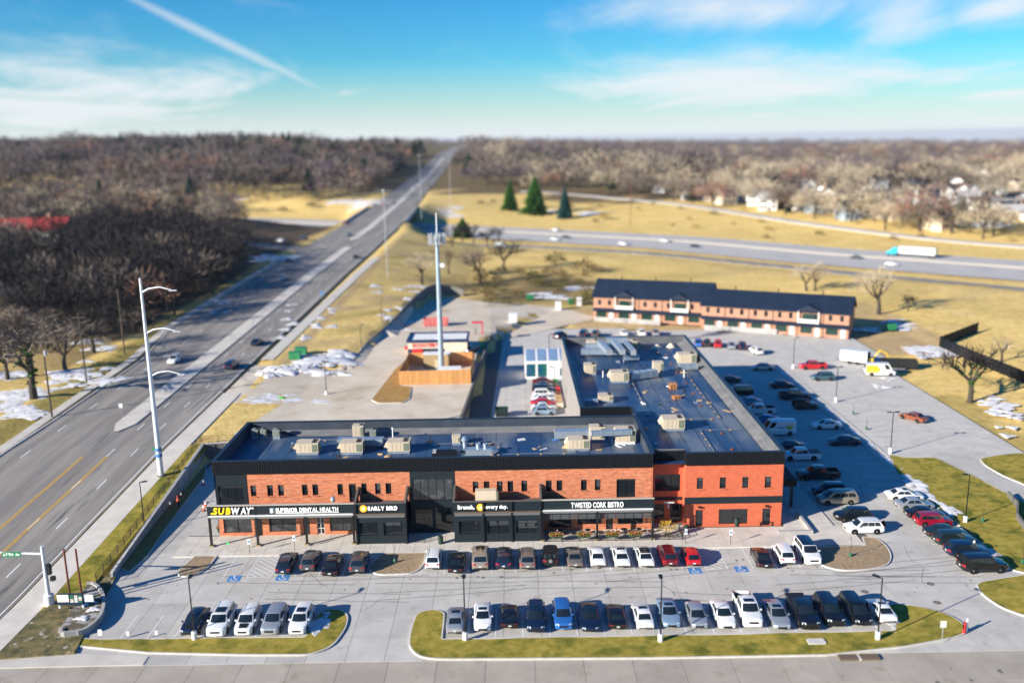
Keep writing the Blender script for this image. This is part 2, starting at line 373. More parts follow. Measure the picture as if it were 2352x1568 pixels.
def ground_mat():
    """dry winter grass; the colour attribute says where leaf litter (r), green turf (g) and bare earth (b) take over"""
    ma = bpy.data.materials.new('winter_ground'); ma.use_nodes = True; nt = ma.node_tree; N, L = nt.nodes, nt.links; b = N['Principled BSDF']; b.inputs['Roughness'].default_value = .95; b.inputs['Specular IOR Level'].default_value = .1
    g = N.new('ShaderNodeNewGeometry'); at = N.new('ShaderNodeAttribute'); at.attribute_name = 'zone'; s = N.new('ShaderNodeSeparateColor'); L.new(at.outputs['Color'], s.inputs[0])
    def noise(sc, d=6):
        n = N.new('ShaderNodeTexNoise'); n.inputs['Scale'].default_value = sc; n.inputs['Detail'].default_value = d; n.inputs['Roughness'].default_value = .65; L.new(g.outputs['Position'], n.inputs['Vector']); return n.outputs[0]
    def mapr(f, a, c):
        r = N.new('ShaderNodeMapRange'); r.inputs[1].default_value = a; r.inputs[2].default_value = c; L.new(f, r.inputs[0]); return r.outputs[0]
    def mix(f, a, c):
        m_ = N.new('ShaderNodeMix'); m_.data_type = 'RGBA'; L.new(f, m_.inputs['Factor'])
        for k, q in (('A', a), ('B', c)):
            if hasattr(q, 'links'): L.new(q, m_.inputs[k])
            else: m_.inputs[k].default_value = (*q, 1)
        return m_.outputs['Result']
    straw = mix(mapr(noise(.07), .35, .68), (.82, .60, .23), (.68, .47, .15))
    straw = mix(mapr(noise(.6), .45, .75), straw, (.46, .31, .10))
    litter = mix(mapr(noise(.3), .35, .65), (.13, .09, .055), (.06, .05, .035))
    turf = mix(mapr(noise(.8), .35, .65), (.135, .135, .02), (.24, .185, .045))
    earth = mix(mapr(noise(.25), .35, .65), (.42, .30, .19), (.30, .21, .13))
    c = mix(s.outputs[0], straw, litter); c = mix(s.outputs[1], c, turf); c = mix(s.outputs[2], c, earth)
    L.new(c, b.inputs['Base Color'])
    bp = N.new('ShaderNodeBump'); bp.inputs['Strength'].default_value = .5; bp.inputs['Distance'].default_value = .3; L.new(noise(1.4), bp.inputs['Height']); L.new(bp.outputs[0], b.inputs['Normal'])
    return ma
def snow_mat():
    ma = bpy.data.materials.new('old_snow'); ma.use_nodes = True; nt = ma.node_tree; N, L = nt.nodes, nt.links; b = N['Principled BSDF']; b.inputs['Roughness'].default_value = .8
    g = N.new('ShaderNodeNewGeometry')
    def noise(sc, d=6):
        n = N.new('ShaderNodeTexNoise'); n.inputs['Scale'].default_value = sc; n.inputs['Detail'].default_value = d; n.inputs['Roughness'].default_value = .7; L.new(g.outputs['Position'], n.inputs['Vector']); return n.outputs[0]
    def mapr(f, a, c):
        r = N.new('ShaderNodeMapRange'); r.inputs[1].default_value = a; r.inputs[2].default_value = c; L.new(f, r.inputs[0]); return r.outputs[0]
    m_ = N.new('ShaderNodeMix'); m_.data_type = 'RGBA'; L.new(mapr(noise(.8), .4, .7), m_.inputs['Factor']); m_.inputs['A'].default_value = (.80, .80, .82, 1); m_.inputs['B'].default_value = (.52, .48, .43, 1); L.new(m_.outputs['Result'], b.inputs['Base Color'])
    L.new(mapr(noise(.55, 8), .38, .46), b.inputs['Alpha']); return ma
M = mat
m_conc = M('concrete_slab', (.52, .495, .455), .9, col2=(.45, .425, .385), scale=.35, rnd=.075, bump=.1, bscale=12, spec=.2, col3=(.33, .31, .28), scale3=.6, lo3=.58, hi3=.78)
m_walk = M('concrete_walk', (.62, .575, .505), .9, col2=(.53, .485, .425), scale=.5, rnd=.05, spec=.2)
m_street = M('concrete_street', (.43, .38, .315), .9, col2=(.36, .315, .26), scale=.3, rnd=.07, spec=.2, col3=(.27, .225, .17), scale3=.35, lo3=.6, hi3=.75)
m_kerb = M('kerb_concrete', (.62, .585, .53), .9, col2=(.54, .50, .44), scale=1.5, spec=.2)
m_padlot = M('pad_concrete', (.66, .575, .46), .9, col2=(.57, .48, .365), scale=.2, spec=.2, rnd=.04, col3=(.43, .33, .22), scale3=.12, lo3=.55, hi3=.75)
m_joint = M('joint_filler', (.09, .08, .07), .95)
m_road = M('worn_asphalt', (.215, .195, .175), .85, col2=(.32, .29, .255), scale=.25, spec=.25, stretch=(2.2, .12, 1), lo=.4, hi=.62, col3=(.11, .108, .105), scale3=.5, lo3=.54, hi3=.7)
m_hwy = M('highway_concrete', (.50, .47, .44), .9, col2=(.42, .40, .38), scale=.1, spec=.2)
m_grass = M('turf', (.215, .190, .026), .95, col2=(.38, .29, .06), scale=1.1, lo=.32, hi=.62, bump=.7, bscale=9, spec=.1, col3=(.115, .125, .018), scale3=.35, lo3=.50, hi3=.66)
m_gravel = M('tan_gravel', (.40, .29, .175), .95, col2=(.26, .185, .11), scale=3.5, lo=.38, hi=.6, bump=1, bscale=7, spec=.1, col3=(.5, .4, .28), scale3=6, lo3=.55, hi3=.66)
m_mulch = M('straw_mulch', (.42, .255, .09), .95, col2=(.33, .19, .065), scale=1.2, bump=.5, spec=.1)
m_snow = snow_mat()
m_white = M('white_paint', (.80, .79, .76), .7, col2=(.62, .6, .57), scale=3, lo=.45, hi=.75)
m_yellow = M('yellow_paint', (.72, .40, .03), .7, col2=(.55, .33, .08), scale=1.5)
m_blue = M('blue_paint', (.04, .20, .52), .7, col2=(.08, .22, .45), scale=3)
m_black = M('black_metal', (.012, .013, .015), .45, spec=.4)
m_pole = M('black_pole', (.008, .009, .011), .4)
m_char = M('charcoal_rib_panel', (.008, .010, .013), .6, spec=.15, rnd=.12)
m_slate = M('slate_panel', (.013, .021, .026), .6, spec=.2, rnd=.1)
m_cop = M('coping_metal', (.018, .028, .045), .35, metal=.3)
m_glass = M('dark_glass', (.012, .016, .02), .06, spec=.8)
m_glass2 = M('shop_glass', (.03, .035, .038), .08, spec=.7, col2=(.10, .10, .10), scale=.9, lo=.5, hi=.72)
m_frame = M('window_frame', (.008, .008, .009), .4)
m_roofm = M('roof_membrane', (.014, .05, .13), .42, col2=(.035, .075, .14), scale=.16, lo=.42, hi=.58, spec=.6, stretch=(1, .3, 1), col3=(.145, .17, .205), scale3=.20, lo3=.47, hi3=.64)  # blue of the mirrored sky is put into the black membrane's base colour
m_roofg = M('roof_flashing', (.12, .12, .125), .5, col2=(.085, .09, .1), scale=.6)
m_brickA = brick_mat('orange_brick', (.60, .175, .072), (.38, .105, .05), (.47, .27, .18), light=(.72, .37, .23))
m_brickB = brick_mat('red_brick', (.60, .135, .062), (.49, .10, .05), (.54, .2, .11))
m_brickC = brick_mat('pale_brick', (.46, .235, .15), (.36, .175, .115), (.44, .29, .21), light=(.54, .33, .23))
m_beige = M('beige_cabinet', (.60, .50, .36), .5, col2=(.54, .44, .32), scale=1.2)
m_galv = M('galvanised_duct', (.42, .50, .56), .38, metal=.55, col2=(.34, .42, .50), scale=1.1)
m_grey = M('grey_steel', (.45, .46, .48), .45, metal=.4)
m_poleW = M('white_steel', (.72, .74, .76), .4, metal=.15)
m_wood = M('cedar_board', (.62, .31, .10), .75, col2=(.48, .22, .07), scale=1.5, stretch=(4, 4, .4), rnd=.16)
m_wpole = M('weathered_pole', (.12, .09, .065), .9, col2=(.08, .06, .045), scale=2)
m_rust = M('rusty_steel', (.20, .055, .028), .85, col2=(.12, .035, .02), scale=2)
m_wallc = M('retaining_concrete', (.40, .385, .37), .9, col2=(.30, .29, .28), scale=.5, stretch=(1, 1, .15), lo=.4, hi=.65, col3=(.22, .22, .22), scale3=.4, lo3=.6, hi3=.72)
m_wallb = M('retaining_block', (.17, .16, .145), .9, col2=(.12, .115, .11), scale=.8)
m_red = M('red_paint', (.62, .02, .03), .5); m_orange = M('orange_plastic', (.85, .11, .02), .55); m_green = M('green_paint', (.02, .20, .08), .5)
m_cream = M('cream_stucco', (.72, .62, .46), .9, col2=(.66, .56, .42), scale=.6)
m_bluet = M('navy_trim', (.015, .03, .09), .4)
m_shing = M('dark_shingle', (.011, .022, .046), .6, col2=(.008, .016, .034), scale=.5, spec=.3)
m_signw = M('sign_white', (.85, .85, .82), .5, emit=(1, 1, .95, .25)); m_signy = M('sign_yellow', (.9, .56, .01), .5, emit=(1, .65, .02, .25))
m_tyre = M('tyre_rubber', (.012, .012, .012), .85, spec=.2); m_rim = M('alloy_rim', (.45, .46, .48), .3, metal=.8); m_under = M('underbody', (.008, .008, .008), .9)
m_carglass = M('car_glass', (.010, .016, .020), .05, spec=.9); m_head = M('headlamp', (.75, .78, .80), .15, spec=.8); m_tail = M('tail_lamp', (.42, .01, .012), .25, spec=.7); m_plate = M('number_plate', (.6, .6, .58), .5)
m_trimk = M('black_trim', (.010, .010, .011), .5); m_chrome = M('chrome', (.6, .6, .62), .2, metal=1)
m_skin = M('skin', (.42, .24, .17), .6); m_jean = M('dark_trousers', (.012, .018, .045), .8)
m_ground = ground_mat()
# ------------------------------------------------------------------ terrain
def make_ground():
    def grow(a, lim, step, k):
        out = [a]
        while out[-1] < lim: out.append(out[-1] + step); step *= k
        return out
    xs = np.array([-q for q in reversed(grow(112, 9000, 2.6, 1.075))] + list(np.arange(-110, 111, 2.0)) + grow(112, 9000, 2.6, 1.075))
    ys = np.array(list(np.arange(30, 300, 2.0)) + grow(300, 16000, 2.4, 1.026))
    gx, gy = np.meshgrid(xs, ys); gz = T(gx, gy)
    # keep the land below the paved sheets
    paved = ((gx > -57) & (gy < 82)) | ((gx > -47.6) & (gx < 78) & (gy < 137)) | ((gx > -4) & (gx < 100) & (gy > 130) & (gy < 236))
    gz = gz - np.where(paved, .35, 0)
    xr = xroad(gy); gz = gz - np.where((gx > xr - 17) & (gx < xr + 16) & (gy < 2500), .45, 0)
    d = seg_dist(gx, gy, HWY); gz = gz - np.where((d > -33) & (d < 28), .35, 0)
    far = np.hypot(gx, gy) > 5000; gz = gz
    ny, nx = gx.shape; V = np.stack([gx, gy, gz], -1).reshape(-1, 3)
    i = np.arange(nx - 1)[None, :] + np.arange(ny - 1)[:, None] * nx
    F = np.stack([i, i + 1, i + nx + 1, i + nx], -1).reshape(-1, 4)
    me = bpy.data.meshes.new('ground'); me.vertices.add(len(V)); me.vertices.foreach_set('co', V.ravel()); me.loops.add(F.size); me.loops.foreach_set('vertex_index', F.ravel().astype(np.int32))
    me.polygons.add(len(F)); me.polygons.foreach_set('loop_start', (np.arange(len(F)) * 4).astype(np.int32)); me.polygons.foreach_set('loop_total', np.full(len(F), 4, np.int32))
    me.update(calc_edges=True); me.validate()
    x, y = gx.ravel(), gy.ravel(); dd = d.ravel(); nse = pnoise(x, y, 23)
    lit = np.clip((-88 - x) / 5 + nse * .5, 0, 1) * (y > 215) * (dd < -55) + np.clip((dd - 165 - 35 * nse + np.clip(x - 60, 0, 200) * .05) / 30, 0, 1) * .9
    lit = np.where((x < -93) & (y <= 215), np.clip(.45 + .5 * nse, 0, 1), lit)
    turf = np.clip((x + 90) / 2, 0, 1) * np.clip((-79 - x) / 2, 0, 1) * (y < 330) * .7 + ((x > 58) & (x < 86) & (y < 165)) * np.clip(.45 + .5 * pnoise(x, y, 6), 0, 1) + (dd > 260) * .25 * np.clip(.5 + nse, 0, 1)
    turf = np.maximum(turf, np.clip(1 - np.abs(dd + 52) / 5, 0, 1) * .35)
    earth = ((x > 16) & (x < 104) & (y > 196) & (y < 262) & (dd < -60)) * np.clip(.6 - .2 * nse, 0, 1) + np.clip(1 - np.abs(x + 48.5) / 2.2, 0, 1) * ((y > 185) & (y < 420)) * .9
    earth = earth + np.clip(1 - np.abs(np.abs(x - xroad(y)) - 26) / 9, 0, 1) * np.clip(1 - np.abs(np.abs(dd) - 40) / 16, 0, 1)
    lit = np.maximum(lit, np.clip(1.25 - np.hypot((x - 8) / 32, (y - 296) / 46) + .45 * pnoise(x, y, 9), 0, 1) * .85 * (x > -34)); lit = np.maximum(lit, np.clip(.55 * pnoise(x, y, 31) + .35 * pnoise(x, y, 7) - .25, 0, .7) * (dd < -50) * (x > -46) * (y > 240))
    pn = np.clip(.6 * pnoise(x, y, 5) + .5 * pnoise(x + 40, y, 13), 0, 1) * ((x > -50) & (x < -24) & (y > 180) & (y < 400)); earth = np.maximum(earth, pn * .9); turf = np.maximum(turf, np.clip(-.6 * pnoise(x, y, 6) - .1, 0, .8) * ((x > -50) & (x < -24) & (y > 180) & (y < 400)))
    earth = np.maximum(earth, np.clip(.5 * pnoise(x, y, 17) + .4 * pnoise(x, y, 4.5) - .2, 0, .8) * (x > 60) * (dd < -45) * .8); turf = np.maximum(turf, np.clip(.5 * pnoise(x + 9, y, 21) - .15, 0, .6) * (dd < -45) * (x > -20) * (y > 236))
    at = me.color_attributes.new('zone', 'FLOAT_COLOR', 'POINT')
    at.data.foreach_set('color', np.stack([np.clip(lit, 0, 1), np.clip(turf, 0, 1), np.clip(earth, 0, 1), np.ones_like(x)], -1).ravel().astype(np.float32))
    me.materials.append(m_ground); me.shade_smooth()
    o = bpy.data.objects.new('ground', me); COL.objects.link(o); o['kind'] = 'structure'
make_ground()

# ------------------------------------------------------------------ main road, bridge, highway
def zrf(x, y): return float(zroad(y))
def ylist(a, b, s): return list(np.arange(a, b, s)) + [b]
def road_cl(a, b, s): return [(float(xroad(y)), float(y)) for y in ylist(a, b, s)]
def edges(y): return float(lerp1(y, [60, 150, 190, 222, 300, 460], [-12.5, -10.6, -11.2, -16, -15.5, -16])), float(lerp1(y, [60, 200, 350, 460], [13.6, 13.7, 15, 14.5]))
cl = road_cl(40, 478, 4); rw = [edges(p[1]) for p in cl]
main_road = strip('main_road', cl, [a for a, b in rw], [b for a, b in rw], zrf, m_road, .0)
cl2 = road_cl(592, 2600, 12)
strip('far_road', cl2, -15.5, 14, zrf, m_road, .05)
def lane_lines():
    mb = MB(); my = MB()
    def dash(x, y0, y1, w, b): b.face([(x + float(xroad(y0)) - w, y0, float(zroad(y0)) + .012), (x + float(xroad(y0)) + w, y0, float(zroad(y0)) + .012), (x + float(xroad(y1)) + w, y1, float(zroad(y1)) + .012), (x + float(xroad(y1)) - w, y1, float(zroad(y1)) + .012)])
    for y in np.arange(60, 470, 12):
        for x in (-7.4, 5.9, 9.6): dash(x, y, y + 3.2, .09, mb)
        if y > 225: dash(-11.2, y, y + 3.2, .09, mb)
    for y in np.arange(60, 470, 4):
        dash(13.2, y, y + 4, .08, mb)
        if y < 132:
            for x in (5.95 - .15, 5.95 + .15, 2.2 - .15, 2.2 + .15): dash(x, y, y + 4, .08, my)
    for y in np.arange(595, 1500, 15):
        for x in (-8, 6): dash(x, y, y + 4, .12, mb)
    mb.build('lane_marking', m_white, main_road); tag(my.build('centre_line', m_yellow, main_road), 'double yellow lines on the main road')
    # stop bar and dark tyre-polished wheel tracks are in the asphalt itself
lane_lines()
def island_strip(name, ys, x0, x1, h, mtop, taper=True):
    """a raised median between two offsets from the road's line"""
    cl_ = [(float(xroad(y)), y) for y in ys]; n = len(ys)
    a = [x0 + (.42 * (x1 - x0) if taper and i == 0 else 0) for i in range(n)]; b = [x1 - (.42 * (x1 - x0) if taper and i == 0 else 0) for i in range(n)]
    return strip(name, cl_, a, b, zrf, mtop, h, h + .05)
med = island_strip('median', [143, 147, 155] + ylist(165, 372, 9), 1.0, 4.6, .16, m_walk)
island_strip('median', [398, 402] + ylist(410, 478, 9), -1.5, 2.2, .16, m_walk)
island_strip('median', [592] + ylist(600, 1400, 25), -1.5, 2.2, .16, m_walk, False)
# pavements beside the road
strip('sidewalk', [(-52.85, y) for y in ylist(77, 164, 3)], -1.65, 1.65, zrf, m_walk, .13, .3)
strip('sidewalk', [(-52.6 + lerp1(y, [186, 340], [0, 2.2]), y) for y in ylist(188, 338, 4)], -1.4, 1.4, zrf, m_walk, .13, .3)
strip('sidewalk', [(-81.3 - lerp1(y, [140, 190, 222, 330], [-.4, 1.2, 5.2, 5.2]), y) for y in ylist(134, 330, 4)], -.9, .9, zrf, m_walk, .1, .25)
strip('kerb', [(float(xroad(y) + edges(y)[0]) - .12, y) for y in ylist(60, 345, 4)], -.14, .14, zrf, m_kerb, .14, .3)
def bridge():
    b = thing('road_bridge', 'long concrete road bridge carrying the main road over the highway', 'bridge', (float(xroad(535)), 535, -1))
    cl_ = road_cl(478, 592, 6)
    strip('deck', cl_, -16.5, 15.5, zrf, m_road, .02, 1.5, parent=b); d = b.children[-1]; d.location = -b.location
    for s, q in ((-16.7, 'parapet'), (15.5, 'parapet')):
        o = strip(q, cl_, s, s + .35, zrf, m_kerb, 1.05, 2.6, parent=b); o.location = -b.location
    o = strip('deck_median', cl_, -1.5, 2.2, zrf, m_walk, .18, .2, parent=b); o.location = -b.location
    mb = MB()
    for k in range(-3, 4):
        for (x0, y0), (x1, y1) in zip(cl_[:-1], cl_[1:]): pass
        strip('girder', cl_, k * 4.4 - .3, k * 4.4 + .3, zrf, m_slate, -1.3, 1.5, parent=b).location = -b.location
    for yy in (512, 535, 558):
        mb = MB(); xc = float(xroad(yy)); zt = float(zroad(yy)) - 2.7
        mb.box(xc - 15, yy - .7, zt - .9, xc + 14, yy + .7, zt)
        for k in (-12, -4, 4, 12): mb.tube([(xc + k, yy, -1.3), (xc + k, yy, zt - .9)], .55, 10)
        mb.build('pier', m_wallc, b)
    for y0, y1, ya in ((476, 484, 478), (586, 594, 592)):
        mb = MB(); xc = float(xroad(ya)); mb.box(xc - 17, y0, -1.5, xc + 16, y1, float(zroad(ya)) - 1.4); mb.build('abutment', m_wallc, b)
bridge()
def resample(pl, s):
    out = []
    for (a, b) in zip(pl[:-1], pl[1:]):
        n = max(1, int(math.dist(a, b) / s)); out += [tuple(np.array(a) + (np.array(b) - np.array(a)) * k / n) for k in range(n)]
    return out + [tuple(pl[-1])]
hw = resample([tuple(p) for p in HWY[1:-1]], 12); hw = [tuple(p) for p in smooth_poly(hw, 1)]
flat = lambda x, y: -1.0
# the line runs right to left, so its right-hand side is the far side
strip('highway', hw, 1.3, 24.5, flat, m_hwy, .03); strip('highway', hw, -30, -1.3, flat, m_hwy, .03)
strip('highway_median', hw, -1.3, 1.3, flat, m_hwy, .05)
t = thing('median_barrier', 'pale concrete barrier along the middle of the highway', 'barrier', (29, 468, -1)); o = strip('barrier_wall', hw, -.2, .2, flat, M('barrier_grey', (.30, .28, .255), .9), .95, .9, parent=t); o.location = -t.location
def dashes(name, cl_, offs, zf, off, every=1, parent=None):
    mb = MB()
    for q in offs:
        for i in range(0, len(cl_) - 1, every):
            a, b = Vector(cl_[i][:2]), Vector(cl_[i + 1][:2]); t_ = (b - a).normalized(); n = Vector((t_.y, -t_.x)); b = a + t_ * min(5, (b - a).length)
            z = zf(a.x, a.y) + off; mb.face([(*(a + n * (q - .1)), z), (*(a + n * (q + .1)), z), (*(b + n * (q + .1)), z), (*(b + n * (q - .1)), z)])
    o = mb.build(name, m_white, parent)
    if not parent: o['kind'] = 'structure'
dashes('highway_marking', hw, (-19.5, -15.7, -11.9, -8, 8, 11.8, 15.5), flat, .05)
# slip roads
def tf(x, y): return T1(x, y)
near_ramp = [(260, 190), (162, 282), (128, 316), (95, 352), (61, 387), (33, 407), (6, 422), (-20, 424), (-40, 408), (-54, 380)]
near_ramp = smooth_poly(near_ramp, 5)[:-9]
strip('slip_road', [tuple(p) for p in near_ramp], -4.0, 4.0, lambda x, y: max(-.85, T1(x, y)) + .1, m_road, .12, .3)
far_ramp = [(330, 300), (220, 386), (166, 473), (114, 600), (60, 700), (0, 740), (-62, 720)]
far_ramp = smooth_poly(far_ramp, 6)[:-12]
strip('slip_road', [tuple(p) for p in far_ramp], -4.0, 4.0, tf, m_hwy, .35, .6)
left_ramp = smooth_poly([(-84, 372), (-105, 382), (-130, 405), (-180, 470), (-260, 530)], 5)[:-5]
strip('slip_road', [tuple(p) for p in left_ramp], -4.5, 4.5, tf, m_road, .2, .5)

# ------------------------------------------------------------------ car park
def in_poly(x, y, poly):
    c = False; n = len(poly)
    for i in range(n):
        x0, y0 = poly[i][:2]; x1, y1 = poly[i - 1][:2]
        if (y0 > y) != (y1 > y) and x < (x1 - x0) * (y - y0) / (y1 - y0) + x0: c = not c
    return c
def slabs(parent, name, x0, y0, nx, ny, sx, sy, z, mat_, skip, gap=.035, limit=290, th=.06):
    mb = MB(); gx, gy = sx / 2 - gap / 2, sy / 2 - gap / 2
    mb.add([(-gx, -gy, -th), (gx, -gy, -th), (gx, gy, -th), (-gx, gy, -th), (-gx, -gy, 0), (gx, -gy, 0), (gx, gy, 0), (-gx, gy, 0)], [(4, 5, 6, 7), (0, 1, 5, 4), (1, 2, 6, 5), (2, 3, 7, 6), (3, 0, 4, 7)])
    me = mb.mesh(name, mat_); cells = []
    for j in range(ny):
        for i in range(nx):
            x, y = x0 + (i + .5) * sx, y0 + (j + .5) * sy
            if not skip(x, y): cells.append((x, y))
    cells.sort(key=lambda c: math.hypot(c[0], c[1])); w = parent.location
    for (x, y) in cells[:limit]: put(name, me, parent, (x - w.x, y - w.y, z - w.z + random.uniform(-.004, .004)))
    if len(cells) > limit:
        mb = MB()
        for (x, y) in cells[limit:]: mb.box(x - gx, y - gy, z - th, x + gx, y + gy, z)
        o = mb.build('far_' + name, mat_, parent); o['kind'] = 'stuff'
def base_poly(name, poly, z, mat_):
    mb = MB(); mb.face([(p[0], p[1], z) for p in poly]); o = mb.build(name, mat_); o['kind'] = 'structure'; return o
BLD = [(-37.6, 106.6), (17.4, 106.6), (33.9, 106.6), (34.4, 175), (9.8, 175), (9.8, 127), (17, 127), (17, 122.4), (-37.6, 122.4)]
LOT = [(-46.5, 78), (60, 78), (92, 70), (92, 100), (58, 100), (57.5, 124), (77.5, 128), (77.8, 170), (82, 212), (64, 222), (22, 230), (-5.2, 236), (-5.2, 215), (-9, 150), (-9, 138), (-48.6, 136), (-46.5, 96)]
lot = base_poly('car_park', LOT, -.05, m_joint)
lot.location = (0, 0, 0)
slabs(lot, 'concrete_slab', -47.2, 77.9, 37, 40, 3.82, 4.02, 0, m_conc, lambda x, y: (not in_poly(x, y, LOT) and not in_poly(x + 1.7, y, LOT) and not in_poly(x - 1.7, y, LOT)) or in_poly(x, y, inset(BLD, 2.2)[1]))
STREET = [(-54.4, 40), (110, 40), (110, 66), (70, 74), (30, 77.9), (-54.4, 78.4)]
street = base_poly('street', STREET, -.09, m_joint)
slabs(street, 'street_slab', -54.3, 54.2, 32, 5, 4.66, 4.75, -.03, m_street, lambda x, y: not in_poly(x, y, [(-56, 40), (112, 40), (112, 64), (72, 75), (30, 79.2), (-56, 79.2)]))
# raised ground: kerbed islands
def island(name, poly, mtop, h=.14, kw=.16, dome=.06, kerb=True):
    P_, I_ = inset(poly, kw); mb = MB(); n = len(P_)
    for i in range(n):
        j = (i + 1) % n
        mb.face([(*P_[i], -.08), (*P_[j], -.08), (*P_[j], h), (*P_[i], h)]); mb.face([(*P_[i], h), (*P_[j], h), (*I_[j], h), (*I_[i], h)]); mb.face([(*I_[i], h), (*I_[j], h), (*I_[j], h - .1), (*I_[i], h - .1)])
    I2 = inset(I_, -.012)[1]
    o = put(name, drape_mesh(name, I2, 0, 1.0, mtop, lambda x, y: h - .025 + dome * np.clip(.5 + .8 * pnoise(x, y, 2.3), 0, 1.4))); o['kind'] = 'structure'
    if kerb: mb.build('kerb', m_kerb, o)
    return o
def GP(pts, z=.13): return [G(u, v, z) for u, v in pts]
isl = island('lawn_island', round_poly(GP([(1022, 1405), (1000, 1397), (957, 1405), (941, 1445), (938, 1485), (962, 1508), (1010, 1513), (1500, 1510), (1900, 1503), (2080, 1484), (2190, 1464), (2224, 1452), (2218, 1433), (2180, 1409), (2110, 1390), (2052, 1384), (2036, 1390), (2056, 1446), (1700, 1454), (1016, 1466)]), [.6, 1, 1.6, 2, 2, 1.5, 1, 0, 0, 1, 1, .8, .8, 1.5, 1.5, 1, .6, .25, 0, .25]), m_grass)
isl2 = island('lawn_island', round_poly(GP([(232, 1466), (470, 1463), (700, 1461), (714, 1425), (742, 1398), (785, 1397), (801, 1412), (796, 1440), (765, 1483), (715, 1503), (560, 1503), (340, 1498), (190, 1484), (70, 1482), (140, 1462)]), [.2, 0, .3, 1, 1, 1, 1, 1.5, 2, 1.5, 0, 0, 0, 0, .2]), m_grass)
island('gravel_island', round_poly(GP([(447, 1276), (500, 1274), (478, 1303), (444, 1323), (407, 1322), (409, 1308)]), [.2, .2, 1.2, 1.2, .8, .8]), m_gravel)
island('gravel_island', round_poly(GP([(880, 1269), (979, 1267), (974, 1296), (952, 1316), (866, 1319), (845, 1307), (849, 1296)]), [.2, .2, 1.2, 1.5, 1.2, .6, .6]), m_gravel)
island('gravel_island', round_poly(GP([(1869, 1256), (1914, 1253), (1986, 1251), (1979, 1231), (2014, 1233), (2040, 1254), (2050, 1277), (2040, 1298), (1989, 1308), (1927, 1309), (1882, 1296)]), [.2, 0, .1, .3, 1, 1.2, 1.2, 1.2, 1.2, 1.2, 1]), m_gravel)
island('lawn_island', round_poly(GP([(2040, 1042), (2075, 1049), (2150, 1050), (2250, 1098), (2352, 1152), (2420, 1190), (2420, 1330), (2325, 1308), (2060, 1088)]), [.4, .4, 1, 1, 1, 1, 1, .4, .3]), m_grass)
island('lawn_island', round_poly(GP([(2238, 1336), (2352, 1318), (2480, 1300), (2480, 1440), (2352, 1413), (2300, 1395), (2252, 1362)]), [1.5, .5, 1, 1, .5, 1.5, 1.5]), m_grass)
island('lawn_island', round_poly(GP([(2248, 1052), (2290, 1044), (2330, 1040), (2500, 1040), (2500, 1170), (2352, 1112), (2300, 1090), (2262, 1068)]), [1, 1, 1, 1, 1, 1, 1, 1]), m_grass)
island('planting_strip', round_poly([(55.6, 124.5), (57.6, 126), (57.9, 190), (55.9, 190)], .5), m_walk, kw=.15, dome=.02)
island('planting_strip', round_poly([(-47.4, 99), (-45.2, 97), (-44.6, 101), (-45.4, 110), (-46.4, 128), (-48.0, 134)], .5), m_mulch, kw=.12)
# pavement round the building
walk = base_poly('sidewalk', [(-41.5, 101.1), (43.4, 101.1), (43.4, 104), (40.4, 107), (40.4, 176), (34, 176), (34, 107), (-41.5, 107)], .06, m_joint)
mb = MB(); mb.box(-41.5, 100.95, -.05, 37.6, 101.1, .125); mb.build('kerb', m_kerb, walk)
slabs(walk, 'sidewalk_slab', -41.5, 101.12, 46, 3, 1.82, 1.84, .125, m_walk, lambda x, y: x > 42.4 or (y > 104.5 and x > 38 and False), gap=.03, limit=140)
slabs(walk, 'sidewalk_slab', 34.2, 106.7, 3, 38, 2.07, 1.82, .125, m_walk, lambda x, y: False, gap=.03, limit=120)

sheet('drive', [(p.x, p.y) for p in GP([(2130, 1042), (2262, 1036), (2300, 1080), (2360, 1108), (2560, 1185), (2560, 1270), (2352, 1158), (2240, 1100)], 0)], .008, 3, m_conc, lambda x, y: 0 * x)
# painted bays
def line(mb, x0, y0, x1, y1, w=.055, z=.012):
    d = Vector((x1 - x0, y1 - y0)).normalized(); n = Vector((-d.y, d.x)) * w
    mb.face([(x0 - n.x, y0 - n.y, z), (x1 - n.x, y1 - n.y, z), (x1 + n.x, y1 + n.y, z), (x0 + n.x, y0 + n.y, z)])
PITCH = 2.745
XT0 = G((1080 + 110 * .27234) * .91875, (1020 + 1525 * .27234) * .91875, 0).x       # first bay line of the upper row
XB0 = G((1000 + 575 * .29762) * .91875, (1340 + 830 * .29762) * .91875, 0).x        # and of the lower row
XT1 = G((1560 + 1190 * .27234) * .91875, (1020 + 1475 * .27234) * .91875, 0).x
XL0 = G((400 + 110 * .29762) * .91875, (1340 + 865 * .29762) * .91875, 0).x
XT2 = G((400 + 1130 * .29762) * .91875, (1340 + 340 * .29762) * .91875, 0).x
XH0 = G((400 + 530 * .29762) * .91875, (1340 + 350 * .29762) * .91875, 0).x
